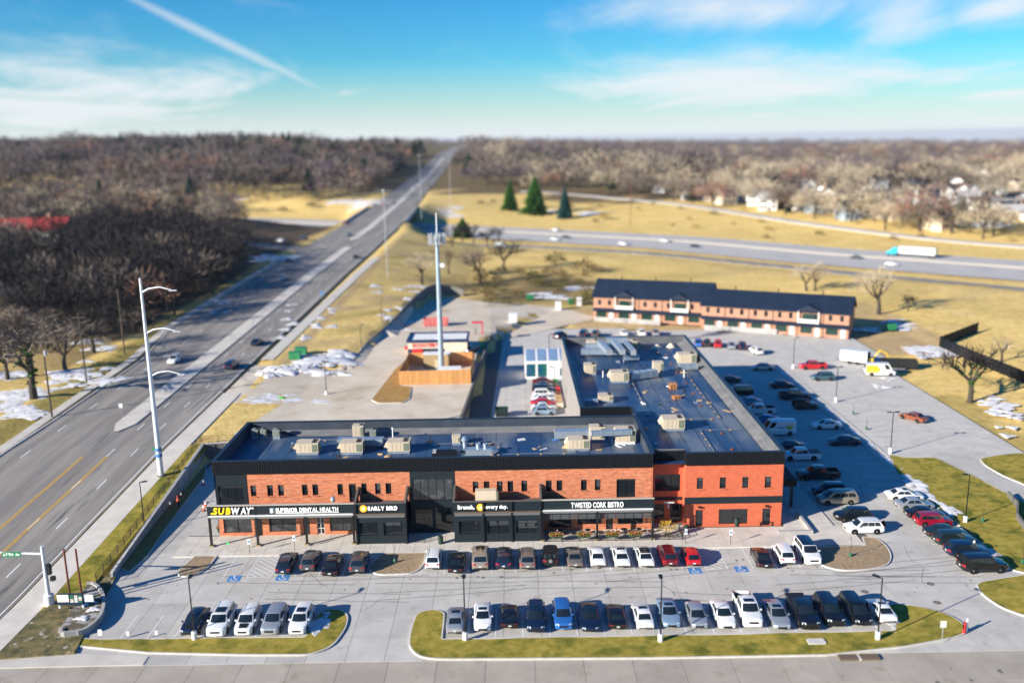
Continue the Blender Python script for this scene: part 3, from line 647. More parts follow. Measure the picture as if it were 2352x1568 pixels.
def bays():
    mb = MB(); y0, y1 = 95.6, 100.9
    for k in range(11): line(mb, XT0 + k * PITCH, y0, XT0 + k * PITCH, y1)
    for k in range(3): line(mb, XT1 + k * PITCH, y0, XT1 + k * PITCH, y1)
    for k in range(3): line(mb, XT2 + k * PITCH, y0, XT2 + k * PITCH, y1)
    line(mb, XH0, y0, XH0, y1)
    for k in range(16): line(mb, XB0 + k * PITCH, 81.9, XB0 + k * PITCH, 87.3)
    for k in range(-2, 6): line(mb, XL0 + k * PITCH, 82.0, XL0 + k * PITCH, 87.3)
    for k in range(27): line(mb, 50.3, 95.5 + k * PITCH, 55.5, 95.5 + k * PITCH)
    for k in range(24): line(mb, 40.6, 102.6 + k * PITCH, 45.9, 102.6 + k * PITCH)
    for k in range(20): line(mb, 58.2, 134 + k * PITCH, 63.2, 134 + k * PITCH)
    for k in range(12): line(mb, 72.2, 140 + k * PITCH, 77.3, 140 + k * PITCH)
    for k in range(18): line(mb, -4.2, 140 + k * PITCH, -.2, 140 + k * PITCH)
    # hatched aisles
    for xa, xb in ((XH0 + 2.75, XH0 + 5.5), (XT0 + 11 * PITCH, XT1 - 2.9)):
        line(mb, xa, y0, xa, y1); line(mb, xb, y0, xb, y1); line(mb, xa, y0, xb, y0)
        for k in range(1, 10):
            ya, yb = y0 + k * .85 + .1, y0 + k * .85 + .1 - (xb - xa) * .9
            f0, f1 = max(0, (y1 - ya) / (yb - ya)) if ya > y1 else 0.0, min(1, (y0 - ya) / (yb - ya)) if yb < y0 else 1.0
            if f1 > f0 and ya > y0: line(mb, xa + (xb - xa) * f0, ya + (yb - ya) * f0, xa + (xb - xa) * f1, ya + (yb - ya) * f1)
    mb.build('bay_marking', m_white, lot)
    # wheelchair symbols
    for x, y in ((XH0 + 1.35, 95.35), (XH0 + 6.9, 95.35), (XT0 + 10.5 * PITCH, 95.3), (XT1 - 1.4, 95.5)):
        b = MB(); b.box(x - .75, y - .7, .006, x + .75, y + .7, .010); o = b.build('blue_square', m_blue, lot)
        b = MB(); ring = [(.33 * math.cos(a), .33 * math.sin(a)) for a in np.linspace(R(150), R(400), 12)]
        for p, q in zip(ring[:-1], ring[1:]): line(b, x + p[0] - .05, y + p[1] - .18, x + q[0] - .05, y + q[1] - .18, .05, .016)
        line(b, x - .12, y + .42, x - .05, y + .02, .06, .016); line(b, x - .05, y + .02, x + .25, y - .02, .05, .016); line(b, x + .25, y, x + .42, y - .42, .05, .016); b.cbox(x - .12, y + .52, .010, .2, .18, .006)
        b.build('wheelchair_symbol', m_white, lot)
bays()
def manhole(u, v, lab):
    p = G(u, v, 0); mb = MB(); mb.lathe([(.42, 0), (.42, .014), (.36, .016), (.36, .012), (.0, .014)], n=18)
    o = mb.build('manhole_cover', m_rust if 0 else M('cast_iron', (.16, .12, .09), .7, col2=(.22, .19, .16), scale=9)); o.location = p; tag(o, lab, 'manhole')
manhole(2137, 1340, 'round iron manhole cover nearest the right gravel island'); manhole(1986, 1358, 'round iron manhole cover behind the black pickup row')
manhole(2343 * .91875, 1383, 'pale round manhole cover in the right drive')
# lot behind, on the higher pad
pad_pts = [(490, 918), (590, 871), (760, 879), (805, 848), (905, 750), (985, 680), (1015, 690), (1130, 700), (1300, 716), (1300, 760), (1128, 768), (1062, 953), (1062, 1000), (480, 1000), (540, 945), (575, 908)]
def padpoly(): return [(p.x, p.y) for p in [G(u, v) for u, v in pad_pts]]
PADP = [(-54.3, 158), (-54.3, 184), (-39, 182), (-34.8, 186), (-34, 205), (-30.8, 230), (-28.6, 255), (-25.8, 276), (-20, 280), (-6, 268), (14, 262), (24, 244), (-5.2, 216), (-9.2, 150), (-9.5, 138), (-40, 138), (-46, 141), (-42, 158)]
sheet('pad_car_park', PADP, .05, 4, m_padlot)

def stains():
    """oil drips in the bays, tyre scuffs and sealed cracks on the concrete"""
    rr = random.Random(9); ms = M('oil_stain', (.07, .06, .05), .8, alpha=.4); mc = M('crack_sealer', (.035, .033, .03), .7, alpha=.75); mb, ck = MB(), MB()
    def blot(x, y, r, z=.008):
        n = 12; p = rr.uniform(0, 6); mb.face([(x + r * (1 + .35 * math.sin(3 * a + p) + .2 * math.sin(5 * a)) * math.cos(a), y + r * 1.4 * (1 + .3 * math.sin(2 * a + p)) * math.sin(a), z) for a in np.linspace(0, 2 * math.pi, n, endpoint=False)])
    k = 0
    for i in range(-2, 17):
        for X0, Y0 in ((XB0, 84.6), (XT0 - 2.7, 96.2)):
            for _ in range(rr.randrange(1, 4)): k += 1; blot(X0 + (i + rr.uniform(-.25, .25) + .5) * PITCH, Y0 + rr.uniform(-1.8, 1.8), rr.uniform(.06, .22), .007 + (k % 40) * .00012)
    for _ in range(46): k += 1; blot(rr.uniform(-44, 54), rr.uniform(88, 95), rr.uniform(.03, .15), .007 + (k % 40) * .00012)
    for _ in range(60): k += 1; blot(rr.uniform(40, 76), rr.uniform(104, 205), rr.uniform(.05, .22), .007 + (k % 40) * .00012)
    for _ in range(40): k += 1; blot(rr.uniform(-50, 70), rr.uniform(66, 77), rr.uniform(.05, .25), -.022 + (k % 40) * .00012)
    for _ in range(26):
        x, y = (rr.uniform(-44, 54), rr.uniform(87.5, 95.4)) if rr.random() < .5 else (rr.uniform(58, 76), rr.uniform(130, 205)); a = rr.uniform(-.7, .7) + rr.choice((0, 1.57))
        for _ in range(rr.randrange(3, 7)):
            a += rr.uniform(-.5, .5); l = rr.uniform(.5, 1.4); x2, y2 = x + l * math.cos(a), y + l * math.sin(a); line(ck, x, y, x2, y2, .022, .0065); x, y = x2, y2
    o = mb.build('oil_stain', ms, lot); o['kind'] = 'stuff'; o = ck.build('crack_sealer', mc, lot); o['kind'] = 'stuff'
    tr = MB(); mt = M('tyre_scuff', (.06, .055, .05), .85, alpha=.26)
    for i in range(14):
        x, y, a = rr.uniform(-44, 40), rr.uniform(88.5, 94.5), rr.uniform(-.15, .15)
        for s in (0, 1.5):
            xa, ya, aa = x, y + s, a
            for _ in range(8): x2, y2 = xa + 2 * math.cos(aa), ya + 2 * math.sin(aa); line(tr, xa, ya, x2, y2, .09, .0055 + i * .00004); xa, ya = x2, y2; aa += rr.uniform(-.02, .03)
    o = tr.build('tyre_scuff', mt, lot); o['kind'] = 'stuff'
stains()
# ------------------------------------------------------------------ the retail building
bld = thing('retail_building', 'long two-storey brick building with charcoal ribbed parapet, shops below and flat roof', 'building', (-2, 106.6, 0))
FY, BY = 106.6, 122.4                       # front and back of the long wing
ROOF, PAR = 8.55, 10.05
def wall_x(x0, x1, z0, z1, Y, holes, depth=.22, mb=None):
    """a wall facing the camera with openings; reveals run back from it"""
    mb = mb or MB(); xs = sorted({x0, x1, *[h[0] for h in holes], *[h[1] for h in holes]}); zs = sorted({z0, z1, *[h[2] for h in holes], *[h[3] for h in holes]})
    for a, b in zip(xs[:-1], xs[1:]):
        for c, d in zip(zs[:-1], zs[1:]):
            mx, mz = (a + b) / 2, (c + d) / 2
            if not any(h[0] < mx < h[1] and h[2] < mz < h[3] for h in holes): mb.face([(a, Y, c), (b, Y, c), (b, Y, d), (a, Y, d)])
    for a, b, c, d in holes:
        for p, q in (((a, c), (b, c)), ((b, c), (b, d)), ((b, d), (a, d)), ((a, d), (a, c))): mb.face([(p[0], Y, p[1]), (q[0], Y, q[1]), (q[0], Y + depth, q[1]), (p[0], Y + depth, p[1])])
    return mb
def window(par, name, x0, x1, z0, z1, Y, nx=1, nz=1, gl=None, fw=.06, fr=None, sill=False, label=None):
    f = MB(); f.box(x0, Y - .03, z0, x1, Y + .03, z0 + fw); f.box(x0, Y - .03, z1 - fw, x1, Y + .03, z1); f.box(x0, Y - .03, z0 + fw, x0 + fw, Y + .03, z1 - fw); f.box(x1 - fw, Y - .03, z0 + fw, x1, Y + .03, z1 - fw)
    xs = [x0 + fw + (x1 - x0 - 2 * fw) * i / nx for i in range(nx + 1)]; zs = [z0 + fw + (z1 - z0 - 2 * fw) * i / nz for i in range(nz + 1)]
    for x in xs[1:-1]: f.box(x - fw / 2, Y - .025, z0 + fw, x + fw / 2, Y + .025, z1 - fw)
    for z in zs[1:-1]: f.box(x0 + fw, Y - .02, z - fw / 2, x1 - fw, Y + .02, z + fw / 2)
    o = f.build(name, fr or m_frame, par)
    if label: o['label'] = label
    for i in range(nx):
        for j in range(nz):
            g = MB(); tl = random.uniform(-.012, .012); g.face([(xs[i], Y + .01 + tl, zs[j]), (xs[i + 1], Y + .01 - tl, zs[j]), (xs[i + 1], Y + .01 - tl, zs[j + 1]), (xs[i], Y + .01 + tl, zs[j + 1])]); g.build('pane', gl or m_glass, o)
    if gl is None and z1 - z0 < 2 and random.random() < .5:
        q = random.uniform(.25, .7); MB().box(x0 + fw, Y + .004, z1 - fw - (z1 - z0) * q, x1 - fw, Y + .007, z1 - fw).build('blind', M('window_blind', (.055, .06, .065), .4, spec=.6), o)
    if sill: s = MB(); s.box(x0 - .08, Y - .28, z0 - .09, x1 + .08, Y - .035, z0 - .004); s.build('sill', m_brickA, o)
    return o
def ribs_x(mb, x0, x1, z0, z1, Y, p=.3, d=.045):
    n = max(1, round((x1 - x0) / p)); s = (x1 - x0) / n
    for i in range(n):
        a = x0 + i * s; q = [(a, Y), (a + s * .55, Y), (a + s * .62, Y - d), (a + s * .93, Y - d), (a + s, Y)]
        for u, v in zip(q[:-1], q[1:]): mb.face([(u[0], u[1], z0), (v[0], v[1], z0), (v[0], v[1], z1), (u[0], u[1], z1)])
# upper storey windows of the two brick stretches
up = [(-33.11, -32.40), (-31.02, -30.31), (-29.66, -28.95), (-26.66, -25.95), (-25.35, -24.64), (-22.21, -21.53), (-19.21, -18.54), (-17.50, -16.80), (-16.17, -15.47),
      (-5.24, -4.53), (-3.86, -3.15), (-2.22, -1.5), (-.88, -.17), (.86, 1.59), (3.93, 4.67), (5.28, 6.0), (8.33, 9.07), (10.07, 10.8)]
WZ = (5.42, 6.88)
holesA = [(a, b, *WZ) for a, b in up if b < -13]; dA = (-20.78, -19.89, 4.42, 6.86)
holesB = [(a, b, *WZ) for a, b in up if a > -8]; dB = (12.81, 15.17, 4.42, 6.88)
lowA = [(-36.9, -33.35, .55, 2.62), (-32.73, -32.0, .13, 2.4), (-31.13, -27.71, .6, 2.62), (-26.83, -26.01, .13, 2.42), (-25.1, -24.15, .13, 2.42), (-23.46, -20.2, .55, 2.6)]
lowB = [(4.2, 7.1, .5, 2.75), (7.9, 10.9, .9, 2.6), (11.5, 12.4, .13, 2.5), (13.0, 16.2, .8, 2.55)]
wall_x(-33.52, -13.1, 4.3, 8.46, FY, holesA + [dA]).build('upper_brick_wall', m_brickA, bld)
wall_x(-7.5, 17.16, 4.3, 8.44, FY, holesB + [dB]).build('upper_brick_wall', m_brickA, bld)
wall_x(-37.5, -19.6, 0, 4.3, FY, lowA).build('shop_brick_wall', m_brickA, bld)
wall_x(3.2, 17.16, 0, 4.3, FY, lowB).build('shop_brick_wall', m_brickA, bld)
lw = [(-37.19, -34.0, 4.42, 6.9)]
wall_x(-37.5, -33.52, 4.3, 8.46, FY - .06, lw).build('metal_wall', m_slate, bld)
cb = [(-12.85, -7.8, 4.45, 7.36), (-12.6, -10.4, .25, 3.3), (-10.1, -7.9, .1, 3.5)]
wall_x(-13.1, -7.5, 0, 8.46, FY - .06, cb).build('metal_wall', m_slate, bld)
for x in (-36.5, -35.5, -34.5): MB().box(x - .012, FY - .075, 6.95, x + .012, FY - .062, 8.44).build('panel_seam', m_black, bld)
for x in (-12, -10.9, -9.8, -8.6): MB().box(x - .012, FY - .075, 7.4, x + .012, FY - .062, 8.44).build('panel_seam', m_black, bld)
for a, b in up: window(bld, 'window', a, b, *WZ, FY + .16, 1, 1, sill=True)
window(bld, 'balcony_door', *dA, FY + .16, 1, 1); window(bld, 'balcony_door', *dB, FY + .16, 2, 1)
window(bld, 'corner_window', *lw[0], FY + .1, 3, 1); window(bld, 'entrance_window', *cb[0], FY + .1, 5, 1, gl=m_glass2); window(bld, 'entrance_window', *cb[1], FY + .1, 2, 1); window(bld, 'entrance_door', *cb[2], FY + .1, 2, 1)
window(bld, 'shop_window', *lowA[0], FY + .15, 2, 1, gl=m_glass2); window(bld, 'shop_door', *lowA[1], FY + .15, 1, 1); window(bld, 'shop_window', *lowA[2], FY + .15, 2, 1, gl=m_glass2)
window(bld, 'shop_door', *lowA[3], FY + .15, 1, 1); window(bld, 'shop_door', *lowA[4], FY + .15, 2, 3, fr=m_white, label='white panelled shop door'); window(bld, 'shop_window', *lowA[5], FY + .15, 2, 1, gl=m_glass2)
for k, h in enumerate(lowB): window(bld, 'shop_door' if k == 2 else 'shop_window', *h, FY + .15, 1 if k == 2 else 3, 1)
# ribbed parapets, roofs, outer walls
mb = MB(); ribs_x(mb, -37.65, 17.3, 8.45, PAR + .1, FY - .2); mb.face([(-37.65, FY - .2, 8.45), (17.3, FY - .2, 8.45), (17.3, FY, 8.45), (-37.65, FY, 8.45)]); mb.build('ribbed_parapet', m_char, bld)
mb = MB(); ribs_x(mb, 21.5, 33.85, 8.4, PAR, 106.85); ribs_x(mb, 17.3, 21.5, 8.1, PAR - .28, 108.4)
mb.face([(21.5, 106.85, 8.4), (21.5, 108.4, 8.4), (21.5, 108.4, PAR), (21.5, 106.85, PAR)]); mb.build('ribbed_parapet', m_char, bld)
mb = MB(); ribs_x(mb, 9.8, 17.2, 4, PAR, 127); mb.build('ribbed_parapet', m_char, bld)
def inner(mb, pts, z0, z1):
    for a, b in zip(pts[:-1], pts[1:]): mb.face([(*a, z0), (*b, z0), (*b, z1), (*a, z1)])
mb = MB(); inner(mb, [(-37.2, FY + .12), (17.0, FY + .12), (17.0, BY - .3), (-37.2, BY - .3), (-37.2, FY + .12)], ROOF - .05, PAR + .05); mb.build('parapet_lining', M('parapet_lining', (.05, .062, .082), .45, col2=(.035, .045, .06), scale=.4, spec=.4), bld)
mb = MB(); inner(mb, [(17.6, 108.6), (21.6, 108.6), (21.6, 107.1), (33.4, 107.1), (33.9, 174.7), (10.2, 174.7), (10.2, 127.3), (17.6, 127.3), (17.6, 108.6)], ROOF - .05, PAR - .02); mb.build('parapet_lining', M('parapet_lining_grey', (.15, .15, .15), .5, col2=(.10, .105, .115), scale=.5), bld)
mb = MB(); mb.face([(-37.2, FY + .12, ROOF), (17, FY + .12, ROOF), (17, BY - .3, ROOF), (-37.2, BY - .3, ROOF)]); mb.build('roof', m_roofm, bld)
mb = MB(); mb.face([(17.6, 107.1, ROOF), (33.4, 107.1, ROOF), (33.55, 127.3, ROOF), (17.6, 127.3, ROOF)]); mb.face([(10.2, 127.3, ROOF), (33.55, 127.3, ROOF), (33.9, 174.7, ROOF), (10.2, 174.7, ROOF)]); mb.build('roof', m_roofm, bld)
mb = MB()
for k in range(7): mb.box(18.2 + k * 2.35, 107.3, ROOF + .004, 18.28 + k * 2.35, 174 if k > 0 else 127, ROOF + .012)
for y in np.arange(112, 174, 7.5): mb.box(17.7 if y < 127 else 10.4, y, ROOF + .003, 33.4, y + .05, ROOF + .010)
mb.build('membrane_seam', M('seam_tape', (.014, .016, .02), .5), bld)
mb = MB()
for x in np.arange(-36, 16, 3.05): mb.box(x, FY + .15, ROOF + .003, x + .06, BY - .35, ROOF + .010)
mb.build('membrane_seam', MATS['seam_tape'], bld)
# sloping flashing fillet along the back of the long roof, paler than the membrane
mb = MB(); mb.add([(-30, BY - 1.9, ROOF + .02), (17, BY - 1.9, ROOF + .02), (17, BY - .32, ROOF + .45), (-33, BY - .32, ROOF + .45)], [(0, 1, 2, 3)]); mb.build('roof_cricket', M('roof_cricket', (.20, .195, .19), .8, col2=(.13, .13, .135), scale=.5), bld)
mb = MB(); mb.add([(32.4, 107.3, ROOF + .02), (33.38, 107.3, ROOF + .5), (33.86, 174.5, ROOF + .5), (32.6, 174.5, ROOF + .02)], [(0, 1, 2, 3)]); mb.build('roof_cricket', MATS['roof_cricket'], bld)
cop = MB()
def coping(a, b, w, z):
    a, b = Vector(a), Vector(b); d = (b - a).normalized(); n = Vector((-d.y, d.x)) * w / 2
    cop.prism([a - n, b - n, b + n, a + n], z, z + .07)
coping((-37.75, FY - .06), (17.32, FY - .06), .42, PAR + .1); coping((-37.45, FY + .15), (-37.45, BY - .32), .5, PAR + .1); coping((-37.7, BY - .1), (17.35, BY - .1), .46, PAR + .1); coping((17.3, FY + .15), (17.3, BY - .33), .55, PAR + .1)
coping((21.45, 106.95), (33.95, 106.95), .44, PAR); coping((33.7, 107.2), (34.15, 174.6), .6, PAR); coping((9.75, 174.9), (34.4, 174.9), .5, PAR); coping((10.0, 127.3), (10.0, 174.6), .5, PAR); coping((9.75, 127.12), (17.28, 127.12), .4, PAR); coping((17.42, 122.6), (17.42, 126.9), .5, PAR); coping((17.58, 108.5), (21.42, 108.5), .44, PAR - .28)
cop.build('coping', m_cop, bld)
mb = MB(); mb.face([(-37.5, FY, 0), (-37.5, BY, 0), (-37.5, BY, PAR + .1), (-37.5, FY - .2, PAR + .1)]); mb.face([(-37.5, BY, 0), (17.4, BY, 0), (17.4, BY, PAR + .1), (-37.5, BY, PAR + .1)]); mb.build('rear_wall', m_slate, bld)
mb = MB(); mb.face([(9.8, 127, 0), (9.8, 175, 0), (9.8, 175, PAR), (9.8, 127, PAR)]); mb.face([(9.8, 175, 0), (34.4, 175, 0), (34.4, 175, PAR), (9.8, 175, PAR)]); mb.build('west_wall', M('west_wall_panel', (.30, .27, .25), .8, col2=(.24, .22, .21), scale=.6, stretch=(1, 1, .1)), bld)
mb = MB(); mb.face([(33.85, 107, 0), (34.4, 175, 0), (34.4, 175, PAR), (33.85, 107, PAR)]); mb.build('east_wall', m_brickB, bld)
for k in range(12):
    mb = MB(); y = 110 + k * 5.2; mb.box(34.0 + (y - 107) * .008, y, .8, 34.06 + (y - 107) * .008, y + 2.6, 3.0); mb.build('east_window', m_glass, bld)
# the plainer brick block on the right
hR = [(22.96, 23.76, 5.22, 6.7), (25.84, 26.64, 5.22, 6.7), (28.69, 29.48, 5.22, 6.7), (31.52, 32.34, 5.22, 6.7)]; lR = [(22.9, 23.85, .13, 2.38), (25.87, 29.54, .4, 2.42), (31.4, 32.44, .13, 2.44)]
wall_x(21.5, 33.8, 4.1, 8.42, 107, hR).build('right_brick_wall', m_brickB, bld); wall_x(21.5, 33.8, 0, 3.22, 107, lR).build('right_brick_wall', m_brickB, bld)
mb = MB(); mb.box(21.5, 106.94, 3.22, 33.84, 107.2, 4.1); mb.build('belt_panel', m_slate, bld)
for h in hR: window(bld, 'window', *h, 107.14, sill=True)
for k, h in enumerate(lR): window(bld, ('shop_door', 'shop_window', 'shop_door')[k], *h, 107.14, 1 if k != 1 else 2, 1)
rh = [(17.94, 21.19, 4.35, 6.6), (19.98, 21.45, .13, 2.6), (17.5, 19.2, .5, 2.6)]
mb = wall_x(17.3, 21.5, 0, 8.12, 108.6, rh); mb.face([(21.5, 107, 0), (21.5, 108.6, 0), (21.5, 108.6, 8.4), (21.5, 107, 8.4)]); mb.build('recess_wall', m_brickB, bld)
window(bld, 'window', *rh[0], 108.74, 3, 1); window(bld, 'entrance_door', *rh[1], 108.74, 2, 1); window(bld, 'shop_window', *rh[2], 108.74, 2, 1)
mb = MB(); mb.box(17.3, 108.45, 3.2, 21.5, 108.58, 3.55); mb.build('belt_panel', m_slate, bld)
mb = MB(); mb.face([(17.16, FY - .2, 0), (17.3, FY - .2, 0), (17.3, FY - .2, 8.45), (17.16, FY - .2, 8.45)]); mb.face([(17.3, FY - .2, 0), (17.3, 108.6, 0), (17.3, 108.6, 10.1), (17.3, FY - .2, 10.1)]); mb.build('corner_wall', m_brickA, bld)
for x in (23.4, 31.9): MB().box(x - .22, 106.72, 2.72, x + .22, 106.99, 2.9).build('wall_lamp', m_black, bld)
mb = MB(); mb.box(18.9, 107.2, 3.28, 20.2, 107.32, 3.42); mb.box(19.42, 107.22, 2.6, 19.55, 107.3, 3.28); mb.build('bracket_sign', m_poleW, bld)

# canopies and shop boxes in front
def canopy(x0, x1, posts, name):
    mb = MB(); mb.box(x0, 103.62, 4.22, x1, 103.8, 5.42); mb.build('sign_band', m_slate, bld)
    n = round((x1 - x0) / 1.5)
    for k in range(1, n): MB().box(x0 + (x1 - x0) * k / n - .01, 103.605, 4.24, x0 + (x1 - x0) * k / n + .01, 103.618, 5.4).build('panel_seam', m_black, bld)
    mb = MB(); mb.box(x0 + .02, 103.8, 4.25, x1 - .02, FY - .005, 4.4); mb.build('canopy_deck', m_roofg, bld)
    mb = MB(); mb.box(x0, 103.56, 5.42, x1, 103.9, 5.48); mb.build('band_cap', M('band_cap', (.52, .47, .40), .6), bld)
    mb = MB(); mb.box(x0 + .15, 103.3, 4.14, x1 - .15, 103.6, 4.22); mb.build('awning_edge', m_white, bld)
    mb = MB(); mb.add([(x0 + .15, 103.34, 4.13), (x1 - .15, 103.34, 4.13), (x1 - .15, 103.62, 3.72), (x0 + .15, 103.62, 3.72)], [(0, 1, 2, 3)]); mb.build('awning_skirt', M('awning_skirt', (.33, .34, .35), .5), bld)
    for x in posts:
        mb = MB(); mb.box(x - .13, 103.5, .3, x + .13, 103.76, 4.22); mb.build('post', m_black, bld)
        mb = MB(); mb.box(x - .3, 103.35, .1, x + .3, 103.9, .3); mb.build('post_base', M('post_base', (.33, .27, .14), .8), bld)
canopy(-37.75, -19.65, (-37.55, -31.8, -25.75, -19.9), 'canopy')
canopy(3.25, 17.1, (3.35, 10.1, 16.95), 'canopy')
for x in (-31.8, -25.75): MB().box(x - .06, 103.58, 4.2, x + .06, 103.604, 5.42).build('band_joint', m_black, bld)
def shopbox(x0, x1, wins, posts):
    wall_x(x0, x1, 0.1, 5.4, 103.6, wins, .25).build('panel_wall', m_slate, bld)
    mb = MB()
    for x in (x0, x1): mb.face([(x, 103.6, .1), (x, FY - .07, .1), (x, FY - .07, 5.4), (x, 103.6, 5.4)])
    mb.build('panel_side_wall', m_slate, bld)
    mb = MB(); mb.face([(x0, 103.6, 4.6), (x1, 103.6, 4.6), (x1, FY - .07, 4.6), (x0, FY - .07, 4.6)]); mb.build('terrace_roof', m_roofg, bld)
    for s, x in ((-1, x0), (1, x1)):                       # raking end walls that climb towards the upper storey
        mb = MB(); w = .12; mb.add([(x - w, 103.6, 5.4), (x + w, 103.6, 5.4), (x + w, FY - .08, 5.4), (x - w, FY - .08, 5.4), (x - w, 103.62, 5.52), (x + w, 103.62, 5.52), (x + w, FY - .08, 6.5), (x - w, FY - .08, 6.5)], [(0, 1, 5, 4), (1, 2, 6, 5), (2, 3, 7, 6), (3, 0, 4, 7), (4, 5, 6, 7)]); mb.build('raking_wall', M('raking_wall', (.10, .085, .075), .7), bld)
    mb = MB(); mb.box(x0 + .13, 103.55, 5.4, x1 - .13, 103.85, 5.47); mb.build('band_cap', M('dark_cap', (.10, .09, .08), .6), bld)
    mb = MB(); mb.box(x0 + .05, 103.38, 4.02, x1 - .05, 103.59, 4.13); mb.build('gutter', M('bronze_gutter', (.16, .11, .07), .5), bld)
    mb = MB(); mb.box(x0 + .1, 103.5, 3.62, x1 - .1, 103.59, 3.95); mb.build('light_trough', M('light_trough', (.13, .13, .13), .6), bld)
    n = round((x1 - x0) / .9)
    for k in range(n + 1):
        x = x0 + (x1 - x0) * k / n
        for za, zb in ((.15, 1.1), (4.2, 5.36)): MB().box(x - .012, 103.588, za, x + .012, 103.598, zb).build('panel_seam', m_black, bld)
    for h in wins: window(bld, 'roll_up_window', *h, 103.78, 2, 4, fw=.05)
    for x in posts: MB().box(x - .1, 103.42, .12, x + .1, 103.585, 5.4).build('mullion_post', m_black, bld)
shopbox(-19.6, -13.45, [(-19.25, -16.92, 1.2, 2.92), (-16.23, -13.83, 1.2, 2.95)], (-19.55, -13.45))
shopbox(-7.5, 3.2, [(-6.94, -4.24, 1.23, 2.88), (-3.46, -.74, 1.23, 2.88), (.09, 2.76, 1.23, 2.88)], (-3.9, -.42, 3.15))
# slatted screen under the bistro canopy
for xa, xb in ((3.5, 9.95), (10.25, 16.8)):
    n = 6
    for k in range(n + 1): MB().box(xa + (xb - xa) * k / n - .03, 104.0, 2.75, xa + (xb - xa) * k / n + .03, 104.08, 3.75).build('screen_post', m_black, bld)
    for k in range(5): MB().box(xa, 104.02, 2.78 + k * .21, xb, 104.06, 2.78 + k * .21 + .13).build('screen_slat', M('grey_slat', (.10, .105, .11), .5), bld)
# side canopy post on the east front
mb = MB(); mb.box(34.2, 112.0, 3.3, 37.2, 136, 4.2); mb.build('side_canopy', m_char, bld)
for y in (112.6, 120, 128, 135): MB().box(36.7, y, .12, 37.0, y + .3, 3.3).build('post', m_black, bld)

# ------------------------------------------------------------------ lettering
def text_mesh(ch, size, ext=.05, bold=.0, mat_=None, shear=0):
    cu = bpy.data.curves.new('glyph', 'FONT'); cu.body = ch; cu.size = size; cu.extrude = ext; cu.offset = bold; cu.shear = shear; cu.resolution_u = 3
    ob = bpy.data.objects.new('glyph', cu); me = bpy.data.meshes.new_from_object(ob); bpy.data.objects.remove(ob)
    me.materials.clear(); me.materials.append(mat_); return me
GLY = {}
def letters(par, txt, x0, x1, z, Y, size, mat_, bold=.02, ext=.05, sq=1.0, name='letter', shear=0):
    """letters side by side from x0 to x1 on a front facing the camera, each a mesh of its own"""
    ws, mes = [], []
    for ch in txt:
        if ch == ' ': ws.append(size * .32); mes.append(None); continue
        k = (ch, size, mat_.name, bold, shear)
        if k not in GLY:
            me = text_mesh(ch, size, ext, bold, mat_, shear); co = np.array([v.co for v in me.vertices]); GLY[k] = (me, co[:, 0].min(), co[:, 0].max())
        me, a, b = GLY[k]; ws.append(b - a + size * .09); mes.append((me, a))
    tot = sum(ws); s = (x1 - x0) / tot; x = x0
    w = Vector(par.location)
    for q, wd in zip(mes, ws):
        if q:
            o = put(name, q[0], par, (x - q[1] * s - w.x, Y - w.y, z - w.z), rot=(R(90), 0, 0)); o.scale = (s, sq, 1)
        x += wd * s
def sign(name, label, x, Y, z): return thing(name, label, 'sign', (x, Y, z))
s = sign('shop_sign', 'big yellow and white letters on the leftmost sandwich shop front', -35, 103.6, 4.3)
letters(s, 'SUB', -37.0, -34.75, 4.42, 103.54, 1.15, m_signy, .035, shear=.18); letters(s, 'WAY', -34.7, -32.15, 4.42, 103.54, 1.15, m_signw, .035, shear=.18)
for sx, x, z, mm in ((-1, -37.05, 4.5, m_signy), (1, -32.2, 5.12, m_signw)):
    mb = MB(); mb.add([(x, 103.5, z - .12), (x, 103.5, z + .12), (x + sx * .28, 103.5, z)], [(0, 1, 2)]); mb.add([(x, 103.58, z - .12), (x, 103.58, z + .12), (x + sx * .28, 103.58, z)], [(0, 1, 2)]); mb.build('arrow', mm, s)
s = sign('shop_sign', 'pale raised letters of the dental practice on the dark sign band', -26, 103.6, 4.3)
letters(s, 'SUPERIOR DENTAL HEALTH', -29.3, -21.6, 4.56, 103.55, .72, m_signw, .016); MB().box(-29.3, 103.5, 4.40, -21.6, 103.56, 4.47).build('underline', m_signw, s)
mb = MB(); mb.box(-30.05, 103.55, 4.42, -29.45, 103.6, 5.12); o = mb.build('logo_plate', M('logo_grey', (.16, .20, .22), .5), s); letters(s, 'S', -29.98, -29.55, 4.5, 103.52, .7, m_signw, .01, name='logo_letter')
s = sign('shop_sign', 'white cafe name beside an orange disc above two roll-up windows', -16, 103.6, 4.4)
letters(s, 'EARLY BIRD', -18.0, -14.35, 4.6, 103.53, .66, m_signw, .03)
def disc(par, x, z, r):
    mb = MB(); mb.lathe([(0, 0), (r, 0), (r, .1), (0, .1)], (x, 103.48, z), 22, 'y'); mb.build('disc', M('disc_orange', (.86, .36, .02), .5, emit=(1, .45, .03, .25)), par)
    mb = MB(); mb.lathe([(0, 0), (r * .72, 0), (r * .72, .02), (0, .02)], (x, 103.455, z + r * .1), 18, 'y'); mb.build('inner_disc', M('disc_yellow', (.9, .55, .08), .5, emit=(1, .6, .1, .2)), par)
    mb = MB(); mb.add([(x - r * .3, 103.44, z - r * .35), (x + r * .35, 103.44, z - r * .2), (x + r * .15, 103.44, z + r * .4), (x - r * .05, 103.44, z + r * .25)], [(0, 1, 2, 3)]); mb.build('bird_mark', m_signw, par)
disc(s, -18.55, 4.82, .45)
s = sign('shop_sign', 'white brunch slogan split by an orange disc over three roll-up windows', -4, 103.6, 4.4)
